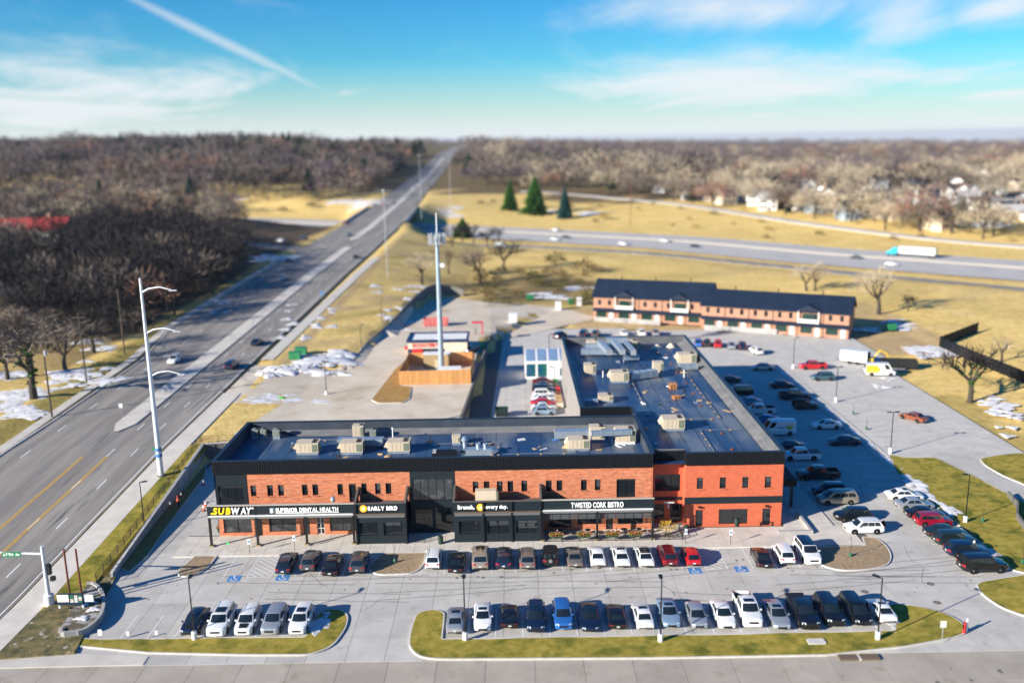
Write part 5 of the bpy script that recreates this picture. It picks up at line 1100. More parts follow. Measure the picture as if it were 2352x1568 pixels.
def car(k, x, y, head, col, label, ex=(), z=None, group=None, lite=False, sc=1.0):
    if k not in CM: CM[k] = car_meshes(k); WM[k] = wheel_mesh(CT[k]['R'])
    c, ms = CT[k], CM[k]; z = .012 if z is None else z
    t_ = thing(NAMES[k], label, CATS[k], (x, y, z), R(head + random.uniform(-1.8, 1.8)), group); sc *= random.uniform(.97, 1.035); t_.scale = (sc * random.uniform(.98, 1.02), sc, sc)
    b = put('body', ms['body'], t_); b.material_slots[0].link = 'OBJECT'; b.material_slots[0].material = PAINT[col]
    skip = {'sunroof', 'glass_roof', 'dark_roof', 'soft_top', 'hood_panel', 'bed_cover', 'spare_wheel', 'spare_rim', 'body'}
    for key, me in ms.items():
        nm = key if isinstance(key, str) else key[0]
        if nm in skip or (nm == 'roof_rail' and 'rails' not in ex) or (lite and nm in ('bumper_strip', 'grille', 'mirror', 'number_plate')): continue
        o = put(nm, me, t_)
        if nm == 'mirror': o.material_slots[0].link = 'OBJECT'; o.material_slots[0].material = PAINT[col]
    for q in ex:
        if q in ('sunroof', 'glass_roof', 'bed_cover', 'hood_panel', 'soft_top'): put(q, ms[q], t_)
        if q == 'dark_roof': put('roof_panel', ms[q], t_)
        if q == 'spare': w = put('spare_wheel', ms['spare_wheel'], t_); put('rim', ms['spare_rim'], w)
    for wx in (c['fw'], c['rw']):
        for sg in (-1, 1):
            w = put('wheel', WM[k][0], t_, (wx, sg * (c['W'] / 2 - .12), c['R'])); put('rim', WM[k][1], w)
    return t_
def zc(x0, y0, kk): return lambda x, y: ((x0 + x * kk) * .91875, (y0 + y * kk) * .91875)
z3 = zc(1560, 1020, .27234); z4 = zc(1920, 1120, .27234); z7 = zc(1280, 650, .31463); z8 = zc(1760, 700, .34014)
# the row of bays under the shop fronts; rear ends towards the camera unless noted
GT, GB, GR, GQ = 'cars parked along the shop fronts', 'cars parked along the front lawn', 'cars parked against the east side of the building', 'cars parked along the right-hand lawn'
F_, B_ = -90, 90
top = [('wagon', XT2 - PITCH / 2, B_, 'navy', 'dark blue wagon beside the left hatched aisle', ('rails',)), ('suv', XT2 + PITCH / 2, B_, 'grey', 'charcoal suv, second car from the left hatched aisle', ('sunroof',)), ('sedan', XT2 + 1.5 * PITCH, B_, 'black', 'black sedan between a charcoal suv and the middle gravel island', ()), ('suv', XT2 + 2.6 * PITCH, B_, 'grey', 'dark grey suv touching the left edge of the middle gravel island', ())]
seq = [('suv', 'white', 'white suv just right of the middle gravel island', ('rails',)), ('sedan', 'black', 'black sedan between the white suv and the beige suv', ()), ('bigsuv', 'tan', 'beige boxy suv with sunroof below the brunch sign', ('sunroof',)), ('suv', 'navy', 'very dark blue suv with sunroof right of the beige one', ('sunroof',)),
       ('suv', 'taupe', 'grey-brown suv with roof rails beside the off-roader', ('rails',)), ('offroad', 'black', 'black off-roader with a spare wheel on its tail', ('spare', 'soft_top')), ('sedan', 'taupe', 'grey-brown sedan right of the off-roader', ('sunroof',)), ('sedan', 'white', 'plain-roofed white sedan, first of the three in front of the bistro', ()),
       ('sedan', 'white', 'white sedan with a sunroof, second of the three before the bistro', ('sunroof',)), ('sedan', 'white', 'white sedan with an all-black glass roof before the bistro', ('glass_roof',)), ('suv', 'maroon', 'dark red suv with silver roof rails by the bistro corner', ('rails',)), ('hatch', 'red', 'bright red hatchback beside the right hatched aisle', ())]
for i, (k, c, lab, ex) in enumerate(seq): top.append((k, XT0 + (i - .5) * PITCH, B_, c, lab, ex))
top += [('sedan', XT1 + .5 * PITCH, B_, 'black', 'black sedan left of the white pair near the right gravel island', ()), ('suv', XT1 + 1.5 * PITCH, B_, 'white', 'white low-roofed suv between black sedan and two-tone suv', ()), ('bigsuv', XT1 + 2.55 * PITCH, F_, 'white', 'white suv with a black roof, nose to the camera, by gravel', ('dark_roof',))]
for k, x, h, c, lab, ex in top: car(k, x, 98.15 + random.uniform(-.4, .35) - (.5 if c == 'black' and k == 'sedan' else 0), h, c, lab, ex, group=GT)
bot = [('sedan', 'silver', B_, 'silver sedan at the left end of the long front row', ('sunroof',)), ('sedan', 'white', F_, 'white sedan with dark grille, second in the long front row', ('sunroof',)), ('coupe', 'black', B_, 'black coupe tail-out, third in the long front row', ()), ('suv', 'navy', F_, 'dark navy suv left of the bright blue one', ('sunroof',)), ('suv', 'blue', F_, 'bright blue suv in the front row', ()),
       ('sedan', 'navy', F_, 'near-black sedan with glass roof right of the bright blue suv', ('glass_roof',)), ('sedan', 'black', B_, 'black sedan tail-out beside the white glass-roofed sedan', ()), ('sedan', 'white', B_, 'white sedan with large sunroof tail-out in the front row', ('sunroof',)), ('sedan', 'lightblue', F_, 'pale blue sedan with sunroof by the third lamp post', ('sunroof',)), ('hatch', 'silver', F_, 'small silver hatchback between pale blue sedan and white sedan', ()),
       ('sedan', 'white', F_, 'white sedan nose to the lawn, left of the white pickup', ()), ('pickup', 'white', F_, 'white crew-cab pickup with sunroof in the front row', ('sunroof',)), ('sedan', 'silver', F_, 'silver-blue sedan with sunroof right of the white pickup', ('sunroof',)), ('pickup', 'black', F_, 'black pickup with covered bed in the front row', ('bed_cover',)), ('bigsuv', 'black', F_, 'black suv right of the black pickup', ()), ('minivan', 'black', F_, 'black people carrier left of the last white coupe', ()),
       ('coupe', 'white', B_, 'white coupe with a black tail at the right end of the row', ('sunroof',))]
for i, (k, c, h, lab, ex) in enumerate(bot):
    car(k, XB0 + (i - .5) * PITCH, 84.75 + (.25 if CT[k]['L'] > 5 else 0) + random.uniform(-.35, .4), h, c, lab, ex, group=GB)
lef = [('hatch', 'navy', 'dark blue hatchback by the left lamp post, first of the short row', ('hood_panel', 'sunroof')), ('bigsuv', 'white', 'tall white suv with roof rails in the short front row', ('rails', 'sunroof')), ('suv', 'white', 'white suv with a black bonnet panel in the short front row', ('hood_panel', 'rails')), ('suv', 'silver', 'silver suv, fourth in the short front row', ()), ('suv', 'white', 'white suv with a sunroof at the right end of the short row', ('sunroof',))]
for i, (k, c, lab, ex) in enumerate(lef): car(k, XL0 + (i + .55) * PITCH * 1.0, 84.9, F_, c, lab, ex, group=GB)
def at_(uv, dy=.9): p = G(uv[0], uv[1], 0); return p.y + dy
for k, uv, c, lab, ex in [('suv', z3(2068, 1165), 'white', 'white suv nearest the right gravel island, nose to the building', ('rails', 'spare')), ('suv', z3(2000, 1052), 'black', 'black suv between the white one and the tan minivan', ()), ('minivan', z3(1888, 893), 'tan', 'tan minivan at the edge of the building shadow', ('rails',)), ('suv', z3(1810, 812), 'navy', 'dark blue suv half hidden behind the tan minivan', ()),
                          ('pickup', z3(1715, 665), 'black', 'black pickup with open bed by the side canopy', ()), ('pickup', z3(1590, 487), 'white', 'white extended-cab pickup with a flat bed cover', ('bed_cover',)), ('sedan', z3(1520, 392), 'navy', 'dark sedan between white pickup and white van', ()), ('van', z3(1400, 255), 'white', 'tall white cargo van with a yellow panel on its side', ()),
                          ('sedan', z3(1290, 150), 'blue', 'deep blue sedan hidden behind the white van', ()), ('pickup', z7(1960, 1230), 'white', 'white crew-cab pickup with open bed behind the parapet', ()), ('sedan', z7(1880, 1160), 'lightblue', 'pale blue sedan partly behind the white crew-cab pickup', ()), ('bigsuv', z7(1840, 1078), 'black', 'black suv far along the east side of the building', ()), ('sedan', z7(1725, 980), 'grey', 'dark grey sedan farthest along the east side', ())]:
    v = car(k, 43.5 if CT[k]['L'] < 5.4 else 43.9, at_(uv), 180, c, lab, ex, group=GR)
    if k == 'van':
        o = MB().box(-2.3, -1.035, 1.15, -1.3, -1.028, 1.75).build('yellow_panel', M('decal_yellow', (.62, .45, .05), .5), v, local=True); MB().box(-2.2, 1.028, 1.15, -1.1, 1.036, 1.75).build('yellow_panel', MATS['decal_yellow'], v, local=True); MB().box(-.7, 1.028, 1.35, .4, 1.034, 1.52).build('blue_lettering', m_blue, v, local=True)
for k, uv, c, lab, ex in [('sedan', z4(1370, 487), 'white', 'white sedan with twin glass roof panels, farthest in the right row', ('sunroof',)), ('sedan', z4(1450, 572), 'silver', 'silver sedan, second from the far end of the right row', ()), ('sedan', z4(1560, 660), 'black', 'black sedan between silver sedan and crimson suv', ()), ('suv', z4(1690, 728), 'crimson', 'crimson suv in the right-hand row', ()), ('sedan', z4(1740, 835), 'green', 'dark green-black sedan right after the crimson suv', ()), ('suv', z4(1850, 905), 'green', 'dark green suv third from the near end of the right row', ()), ('suv', z4(1930, 1010), 'navy', 'blue-black suv second from the near end of the right row', ()), ('bigsuv', z4(2060, 1150), 'black', 'black suv at the near end of the right-hand row', ())]:
    car(k, 52.9, at_(uv), 0, c, lab, ex, group=GQ)
GM = 'cars in the shaded middle of the east car park'
for k, uv, h, c, lab, ex in [('sedan', (1938, 986), 180, 'white', 'white sedan alone beside the planting strip', ()), ('sedan', (1980, 1024), 180, 'navy', 'dark navy sedan nearest the empty shaded bays', ()), ('offroad', (1882, 941), 0, 'black', 'black square off-roader in the shade', ('soft_top', 'spare')), ('pickup', (1862, 918), 0, 'navy', 'dark blue pickup beside the black off-roader', ()), ('sedan', (1832, 892), 0, 'navy', 'dark blue sedan left of the dark blue pickup', ()), ('sedan', (1786, 851), 180, 'silver', 'silver sedan by the far lamp post in the shade', ())]:
    car(k, 52.9, at_(uv), h, c, lab, ex, group=GM, lite=True)
GE = 'vehicles in the sunlit east lane'
for k, uv, h, c, lab, ex in [('pickup', (1866, 849), 180, 'red', 'bright red pickup in the sun', ()), ('suv', (1889, 875), 180, 'teal', 'grey-teal suv below the red pickup', ())]:
    p = G(*uv, 0); car(k, p.x + .3, p.y + .8, h, c, lab, ex, group=GE, lite=True)
p = G(2102, 968, 0); car('sedan', p.x, p.y + .8, 118, 'brown', 'copper-brown sedan driving along the east lane', (), group=GE)
p = G(2024, 864, 0); v = car('van', p.x, p.y + .9, -8, 'white', 'white van with a yellow-painted rear half', (), group=GE)
mb = MB(); mb.add([(-2.85, -1.032, .75), (-.6, -1.036, .75), (-.1, -1.036, 1.4), (-.9, -.985, 2.25), (-2.8, -.965, 2.25)], [(0, 1, 2, 3, 4)]); mb.build('yellow_wrap', PAINT['yellow'], v, local=True)
GF = 'cars parked by the far end of the building'
for k, uv, h, c, lab, ex in [('suv', (1607, 797), 75, 'blue', 'blue suv at the left of the far row, beside the parapet', ()), ('suv', (1627, 797), 75, 'green', 'dark suv between the blue suv and the red one', ()), ('suv', (1652, 799), 75, 'red', 'red suv in the far row behind the building', ()), ('sedan', (1683, 802), 80, 'silver', 'silver car right of the red suv in the far row', ()), ('suv', (1708, 804), 80, 'navy', 'dark navy suv right of the silver car', ()), ('suv', (1740, 815), 100, 'white', 'white suv turning alone past the far row', ()),
                          ('suv', (1287, 779), 60, 'navy', 'dark blue suv beyond the left corner of the rear roof', ()), ('bigsuv', (1342, 775), 75, 'navy', 'first of two dark suvs beyond the far parapet', ()), ('suv', (1370, 775), 75, 'grey', 'second of two dark suvs beyond the far parapet', ()), ('sedan', (1434, 772), 90, 'white', 'white sedan beyond the far roof ducts', ()), ('suv', (1475, 772), 90, 'white', 'white suv beyond the far parapet, next to the sedan', ()), ('suv', (1506, 772), 90, 'silver', 'silver suv, last beyond the far parapet', ())]:
    p = G(*uv, 0); car(k, p.x, p.y + 1.5, h, c, lab, ex, group=GF, lite=True)
GL = 'cars parked side by side in the lane behind'
for i, (k, c, lab) in enumerate([('sedan', 'maroon', 'dark red sedan nearest the glass lean-to'), ('sedan', 'navy', 'navy sedan, second from the glass lean-to'), ('suv', 'navy', 'navy suv, third from the glass lean-to'), ('suv', 'white', 'white suv, fourth from the glass lean-to'), ('sedan', 'white', 'white sedan, fifth from the glass lean-to'), ('sedan', 'red', 'red sedan among the cars in the back lane'), ('sedan', 'white', 'white sedan below the red one in the back lane'), ('hatch', 'lightblue', 'pale hatchback nearest the long roof in the back lane')]):
    v_ = 884 + i * 9.9; p = G(1250, v_, 0); car(k, p.x, p.y + .6, 0, c, lab, (), group=GL, lite=True)
p = G(1082, 808); car('sedan', p.x, p.y, 60, 'navy', 'dark sedan beside the drive-through coffee kiosk', (), z=p.z + .06)
# traffic
GRD, GH = 'traffic on the main road', 'traffic on the highway'
for k, u, v, h, c, lab in [('suv', 402, 832, F_, 'white', 'white suv coming towards us on the main road, nearest on the far side'), ('suv', 533, 845, B_, 'navy', 'dark suv driving away beside the pad entrance'), ('sedan', 590, 791, B_, 'navy', 'blue sedan driving away ahead of the dark suv'), ('sedan', 650, 643, F_, 'silver', 'silver sedan coming along the far carriageway of the main road'), ('sedan', 664, 602, F_, 'navy', 'dark sedan at the slip road mouth'), ('suv', 803, 543, F_, 'teal', 'pale teal suv by the gap in the median'), ('sedan', 818, 593, B_, 'green', 'dark green sedan driving away before the bridge'),
                           ('suv', 858, 492, F_, 'silver', 'silver suv on the bridge approach'), ('sedan', 882, 480, F_, 'red', 'red car at the start of the bridge'), ('sedan', 905, 472, B_, 'navy', 'dark car driving away on the bridge'), ('sedan', 930, 460, F_, 'white', 'white car in the middle of the bridge'), ('suv', 948, 432, F_, 'white', 'white van-like suv high on the far road'), ('sedan', 770, 517, F_, 'crimson', 'dark red car by the bridge parapet'), ('suv', 1000, 428, B_, 'navy', 'dark suv where the far slip road joins')]:
    p = G(u, v); yy = p.y; xo = float(np.clip(p.x, xroad(yy) - 14, xroad(yy) + 12)); car(k, xo, yy, h, c, lab, (), z=float(zroad(yy)) + (.07 if yy > 470 else .02), group=GRD, lite=True)
hd = math.degrees(math.atan2(-.66, .75))
for k, u, v, h, c, lab in [('sedan', 1275, 552, hd, 'white', 'white car low on the near lanes, left of a dark one'), ('sedan', 1300, 547, hd, 'green', 'dark car beside a white one at the left of the highway'), ('suv', 1432, 563, hd, 'white', 'cream suv on the near lanes of the highway'), ('suv', 1527, 556, hd, 'white', 'white suv beside the highway barrier'), ('sedan', 1596, 568, hd, 'navy', 'dark car on the near lanes between white suv and blue lorry'), ('sedan', 1967, 594, hd, 'green', 'dark green car ahead of the blue lorry cab'), ('sedan', 2048, 610, hd, 'white', 'white car with red tail passing below the lorry'), ('suv', 1276, 531, hd + 180, 'white', 'white suv on the far lanes near the bridge')]:
    p = G(u, v, -1.0); car(k, p.x, p.y, h, c, lab, (), z=-.95, group=GH, lite=True)
p = G(1150, 570); car('van', p.x, p.y, hd + 10, 'white', 'white van on the near slip road behind the bare trees', (), z=p.z + .25, lite=True)
p = G(1795, 508); car('sedan', p.x, p.y, hd - 10, 'silver', 'grey car alone on the far slip road', (), z=p.z + .36, lite=True)
p = G(645, 557); car('suv', p.x, p.y, 150, 'white', 'white suv on the left slip road', (), z=p.z + .22, lite=True); p = G(695, 552); car('suv', p.x, p.y, 150, 'navy', 'dark suv on the left slip road near the bridge', (), z=p.z + .22, lite=True)
def lorry():
    p = G(2100, 590, -1); t_ = thing('articulated_lorry', 'bright blue cab pulling a long white box trailer on the highway', 'lorry', (p.x, p.y, -.96), R(hd + 180))
    MB().box(-8.2, -1.3, 1.15, 6.0, 1.3, 4.0).build('trailer', M('trailer_white', (.70, .66, .60), .5, col2=(.62, .58, .52), scale=.4), t_, local=True)
    mb = MB(); mb.add([(6.6, -1.2, .6), (9.2, -1.2, .6), (10.9, -1.1, .6), (10.9, 1.1, .6), (9.2, 1.2, .6), (6.6, 1.2, .6), (6.6, -1.2, 3.7), (8.6, -1.15, 3.3), (9.3, -1.1, 2.2), (10.8, -1.0, 1.75), (10.8, 1.0, 1.75), (9.3, 1.1, 2.2), (8.6, 1.15, 3.3), (6.6, 1.2, 3.7)], [(0, 1, 8, 7, 6), (1, 2, 9, 8), (2, 3, 10, 9), (3, 4, 11, 10), (4, 5, 13, 12, 11), (6, 7, 12, 13), (7, 8, 11, 12), (8, 9, 10, 11), (5, 0, 6, 13)]); mb.build('cab', PAINT['cyan'], t_, local=True)
    MB().add([(8.66, -1.0, 3.18), (9.28, -.98, 2.28), (9.28, .98, 2.28), (8.66, 1.0, 3.18)], [(0, 1, 2, 3)]).build('windshield', m_carglass, t_, local=True); MB().box(-8, -.5, .9, 9, .5, 1.14).build('chassis', m_black, t_, local=True)
    wm = wheel_mesh(.5)
    for x in (-7, -5.8, 6.9, 8.0, 10.1):
        for s in (-1, 1): w = put('wheel', wm[0], t_, (x, s * 1.1, .5)); put('rim', wm[1], w)
lorry()
# ------------------------------------------------------------------ walls and fences by the road
def wall_line(name, label, pts, th, mat_, cap=None, parts='wall_panel', gap=0.0):
    """pts: (x, y, z_bottom, z_top); one panel for each stretch"""
    t_ = thing(name, label, 'wall', (pts[0][0], pts[0][1], pts[0][2]))
    for a, b in zip(pts[:-1], pts[1:]):
        A, B = Vector(a[:2]), Vector(b[:2]); d = (B - A).normalized(); n = Vector((-d.y, d.x)) * th / 2; A2, B2 = A + d * gap, B - d * gap
        q = [A2 - n, B2 - n, B2 + n, A2 + n]; mb = MB(); mb.add([(q[0].x, q[0].y, a[2]), (q[1].x, q[1].y, b[2]), (q[2].x, q[2].y, b[2]), (q[3].x, q[3].y, a[2]), (q[0].x, q[0].y, a[3]), (q[1].x, q[1].y, b[3]), (q[2].x, q[2].y, b[3]), (q[3].x, q[3].y, a[3])], [(3, 2, 1, 0), (4, 5, 6, 7), (0, 1, 5, 4), (1, 2, 6, 5), (2, 3, 7, 6), (3, 0, 4, 7)]); mb.build(parts, mat_, t_)
        if cap:
            n2 = n * 1.35; q = [A2 - n2, B2 - n2, B2 + n2, A2 + n2]; mb = MB(); mb.add([(q[k].x, q[k].y, (a, b, b, a)[k][3] + .003) for k in range(4)] + [(q[k].x, q[k].y, (a, b, b, a)[k][3] + .1) for k in range(4)], [(3, 2, 1, 0), (4, 5, 6, 7), (0, 1, 5, 4), (1, 2, 6, 5), (2, 3, 7, 6), (3, 0, 4, 7)]); mb.build('coping', cap, t_)
    return t_
ys_ = list(np.linspace(95.8, 135.2, 11)); wp = [(float(lerp1(y, [95.8, 135.2], [-46.6, -48.9])), y, -.1, float(zroad(y)) + .42) for y in ys_]
wall_line('retaining_wall', 'stained concrete retaining wall between the road and the side lane', wp, .3, m_wallc, m_kerb, gap=.015)
wall_line('retaining_wall', 'retaining wall running behind the long building towards the pad', [(-48.9, 135.4, -.1, 2.6), (-44, 136.6, -.1, 2.5), (-36, 137.4, -.1, 2.4), (-22, 137.6, -.1, 2.3), (-9.6, 137.7, -.1, 2.3)], .3, m_wallb, m_kerb)
strip('verge', [(float(lerp1(y, [88, 135.2], [-49.3, -50.1])), y) for y in ylist(88, 136, 3)], -1.9, 1.6, zrf, m_grass, .12, .6)
def rail_fence(label, pts, h, step, bars=7):
    t_ = thing('railing', label, 'fence', pts[0]); P_ = [Vector(p) for p in pts]
    for a, b in zip(P_[:-1], P_[1:]):
        n = max(1, round((b - a).length / step))
        for i in range(n):
            p = a.lerp(b, i / n); MB().box(p.x - .035, p.y - .035, p.z, p.x + .035, p.y + .035, p.z + h).build('post', m_pole, t_)
        for k in (0.12, h * .5, h - .05): MB().tube([a + Vector((0, 0, k)), b + Vector((0, 0, k))], .022, 4).build('rail', m_pole, t_)
        mb = MB(); m = int((b - a).length / .14)
        for i in range(m): p = a.lerp(b, i / m); mb.tube([p + Vector((0, 0, .1)), p + Vector((0, 0, h - .05))], .010, 3, cap=False)
        o = mb.build('picket_bars', m_pole, t_); o['kind'] = 'stuff'
    p = P_[-1]; MB().box(p.x - .035, p.y - .035, p.z, p.x + .035, p.y + .035, p.z + h).build('post', m_pole, t_); return t_
rail_fence('black metal railing on top of the long retaining wall', [(-47.6 - (y - 96) * .05, y, float(zroad(y)) + .3) for y in (94, 105, 116, 127, 136.6)], 1.15, 2.4)
rail_fence('black railing turning behind the building corner', [(-49.5, 136.8, 2.4), (-40, 138.6, 2.2), (-30, 138.8, 2.1)], 1.1, 2.4)
cw = [(float(xcurve(y)), y, 1.2, 2.0 + float(lerp1(y, [183, 187, 230, 262, 277, 284], [.15, .4, 1.55, 2.5, 2.6, 2.4]))) for y in np.linspace(183, 282, 15)]
wall_line('retaining_wall', 'dark curving block retaining wall behind the coffee kiosk pad', cw + [(-19, 284, .6, 3.4), (-15, 282, .4, 2.4)], .35, m_wallb)
pw = [(float(xpadwall(y)) + .1, y, -.2, float(lerp1(y, [138, 215, 222], [2.25, 2.25, 1.4]))) for y in np.linspace(137.9, 221, 12)]
wall_line('retaining_wall', 'dark retaining wall dropping from the pad to the back lane', pw, .35, m_wallb)
sheet('gravel_strip', [(-9, 139), (-4.5, 139), (-2.2, 219), (-5.0, 219)], .03, 8, M('lane_gravel', (.20, .17, .14), .95, col2=(.14, .12, .10), scale=2), lambda x, y: 0 * x)
# corner planter with the unfinished monument sign
def corner_planter():
    t_ = thing('planter_wall', 'curved low concrete planter round the unfinished roadside sign', 'wall', (-46.5, 88, 0))
    arc = [G(u, v, 0) for u, v in ((140, 1455), (175, 1462), (205, 1452), (232, 1425), (240, 1395), (236, 1372), (222, 1355), (205, 1350), (188, 1362))]
    pl = [Vector((p.x, p.y)) for p in arc]; sm = smooth_poly(pl, 4)[:-6]
    for a, b in zip(sm[:-1], sm[1:]):
        d = (b - a).normalized(); n = Vector((-d.y, d.x)) * .16; MB().prism([a - n, b - n, b + n, a + n], -.05, .75).build('wall_block', m_wallc, t_)
    MB().prism([(p.x, p.y) for p in sm], -.02, .55).build('soil', M('planter_soil', (.10, .085, .05), .95, col2=(.35, .33, .32), scale=.9, lo=.5, hi=.6), t_)
    s_ = thing('monument_sign', 'unfinished tenant sign panel, white at left and dark at right', 'sign', (-47.6, 88.3, .5))
    MB().box(-49.0, 88.2, .9, -46.3, 88.45, 2.15).build('sign_panel', M('sign_navy', (.015, .03, .055), .4), s_); MB().box(-48.98, 88.15, 1.3, -47.75, 88.195, 2.12).build('white_face', m_white, s_)
    for i in range(3):
        for j in range(4): MB().box(-47.6 + i * .45, 88.15, 1.25 + j * .22, -47.25 + i * .45, 88.195, 1.38 + j * .22).build('tenant_strip', random.choice((m_white, m_green, m_cream)), s_)
    for x in (-48.9, -46.4): MB().box(x - .1, 88.25, 0.5, x + .1, 88.5, .9).build('leg', m_poleW, s_)
    MB().box(-46.2, 88.3, 1.2, -45.2, 88.42, 2.0).build('side_board', m_poleW, s_)
    for k, (u, v, a, b) in enumerate(((162, 1377, 147, 1260), (189, 1377, 174, 1260))):
        p = G(u, v, .5); x, z = ZY(a, b, p.y); q = thing('steel_post', ('left' if k == 0 else 'right') + ' one of two bare rusty posts behind the roadside sign', 'post', p); MB().tube([(0, 0, -.3), (0, 0, z - .5)], .11, 8).build('tube', m_rust, q, local=True); MB().box(-.18, -.18, -.1, .18, .18, .02).build('foot_plate', m_rust, q, local=True)
corner_planter()
sheet('rough_ground', [(-51.0, 79.2), (-43.5, 80.0), (-44.5, 85.5), (-46.2, 96), (-48.6, 96), (-51.0, 88)], .1, 1.2, M('rough_turf', (.06, .06, .018), .95, col2=(.22, .165, .06), scale=.9, bump=.8, bscale=4, col3=(.42, .38, .33), scale3=1.1, lo3=.6, hi3=.68), lambda x, y: .12 + .12 * pnoise(x, y, 1.7), rim=.4)
# ------------------------------------------------------------------ lamps, masts, signs
def lamp(u, v, h, label, heads=(1,), z=0.0, base=.55, ang=0.0, group='black car park lamp posts', thin=1.0):
    p = G(u, v, z); t_ = thing('lamp_post', label, 'lamp post', p, ang, group)
    if base: mb = MB(); mb.lathe([(.26, -.05), (.27, base), (.2, base + .04), (0, base + .05)], n=14); mb.build('concrete_base', m_white, t_, local=True, smooth=40)
    MB().tube([(0, 0, base), (0, 0, h)], [.075 * thin, .06 * thin], 8).build('pole', m_pole, t_, local=True)
    for s in heads:
        mb = MB(); mb.box(min(0, s * .35), -.04, h - .06, max(0, s * .35), .04, h + .02); mb.build('arm', m_pole, t_, local=True)
        mb = MB(); mb.add([(s * .3, -.17, h - .05), (s * .95, -.2, h + .02), (s * .95, .2, h + .02), (s * .3, .17, h - .05), (s * .3, -.17, h + .07), (s * .95, -.2, h + .1), (s * .95, .2, h + .1), (s * .3, .17, h + .07)], [(3, 2, 1, 0), (4, 5, 6, 7), (0, 1, 5, 4), (1, 2, 6, 5), (2, 3, 7, 6), (3, 0, 4, 7)]); mb.build('lamp_head', m_pole, t_, local=True)
    return t_
lamp(447, 1466, 6.5, 'black lamp post beside the dark blue hatchback', (1,), .13, .75, R(90)); lamp(1069, 1468, 6.5, 'black lamp post beside the silver sedan in the front row', (1,), .13, .75, R(90)); lamp(1517, 1472, 6.6, 'black lamp post beside the pale blue sedan in the front row', (1,), .13, .75, R(90)); lamp(2016, 1466, 6.5, 'black lamp post in front of the white coupe', (-1,), .13, .75, R(-40))
lamp(2217, 1198, 6.4, 'black lamp post above the right-hand row of cars', (-1,), .1, .75); lamp(2045, 1040, 6.6, 'twin-headed black lamp post at the near tip of the planting strip', (-1, 1), .1, .8); lamp(1920, 922, 6.6, 'twin-headed black lamp post by the dark off-roader', (-1, 1), .1, .8); lamp(1822, 845, 6.6, 'black lamp post beside the red pickup', (1,), .1, .8)
lamp(333, 1216, 6.6, 'black lamp post in the side lane below the retaining wall', (1,), 0, .6); lamp(750, 905, 6.2, 'black lamp post on the pad near the building', (1,), 2.05, .6); lamp(830, 805, 6.0, 'black lamp post among the snow by the pad entrance', (1,), 2.3, .4); lamp(1274, 915, 6.2, 'black lamp post beside the cars in the back lane', (-1,), 0, .4); lamp(1262, 832, 6.4, 'thin black lamp post beyond the glass lean-to', (1,), .0, .4); lamp(877, 745, 6.2, 'black lamp post on the snowy bank by the curving wall', (1,), 2.6, .4)
def road_mast():
    p = Vector((-51.3, 124, 1.7)); t_ = thing('road_light_mast', 'very tall white steel mast with three curved arms beside the main road', 'light mast', p)
    MB().tube([(0, 0, -.2), (0, 0, 29)], [.42, .16], 14).build('mast', m_poleW, t_, local=True, smooth=50)
    for z in (27.0, 21.2, 15.0):
        MB().tube([(0, 0, z), (1.1, 0, z + .55), (2.6, 0, z + .75), (4.2, 0, z + .3)], [.15, .12, .1, .07], 8).build('curved_arm', m_poleW, t_, local=True, smooth=50); MB().box(3.9, -.16, z + .15, 4.9, .16, z + .33).build('lamp_head', m_grey, t_, local=True)
    mb = MB(); mb.lathe([(.46, 3.0), (.46, 3.5), (.40, 3.52), (.40, 3.2)], n=12); mb.lathe([(.45, 3.9), (.45, 4.35), (.40, 4.4), (.40, 4.0)], n=12); mb.build('blue_band', m_blue, t_, local=True); MB().box(-1.0, -.02, 4.0, -.45, .02, 4.4).build('green_plate', m_green, t_, local=True); mb = MB(); mb.lathe([(.6, -.2), (.6, .25), (.45, .3), (.45, 0)], n=12); mb.build('footing', m_wallb, t_, local=True)
road_mast()
def signal():
    p = Vector((-50.75, 89.8, .1)); t_ = thing('traffic_signal', 'white traffic signal mast with an arm, signal box and green street name', 'traffic light', p)
    mb = MB(); mb.lathe([(.55, -.1), (.52, 1.2), (.3, 1.3), (.3, 1.0)], n=14); mb.build('footing', m_white, t_, local=True, smooth=40); MB().tube([(0, 0, .9), (0, 0, 6.9)], [.24, .17], 12).build('mast', m_poleW, t_, local=True, smooth=40)
    MB().tube([(0, 0, 6.0), (-9, 0, 6.5)], [.13, .08], 8).build('mast_arm', m_poleW, t_, local=True, smooth=40)
    s = MB().box(-4.3, -.14, 5.75, -2.3, -.1, 6.35).build('street_name_plate', m_green, t_, local=True); t_.location = p
    for k, ch in enumerate('67TH Av'):
        if ch != ' ':
            me = text_mesh(ch, .42, .01, .004, m_signw); put('letter', me, s, (-4.15 + k * .26, -.16, 5.92), rot=(R(90), 0, 0))
    MB().box(.25, -.18, 3.6, .6, .18, 4.8).build('signal_box', m_black, t_, local=True)
    for k in range(3): mb = MB(); mb.lathe([(.12, 0), (.12, .1), (0, .1)], (.62, 0, 3.85 + k * .36), 10, 'x'); mb.build('signal_lens', m_black, t_, local=True)
    MB().box(.5, -.22, 2.9, .95, .22, 3.35).build('pedestrian_signal', m_black, t_, local=True)
signal()
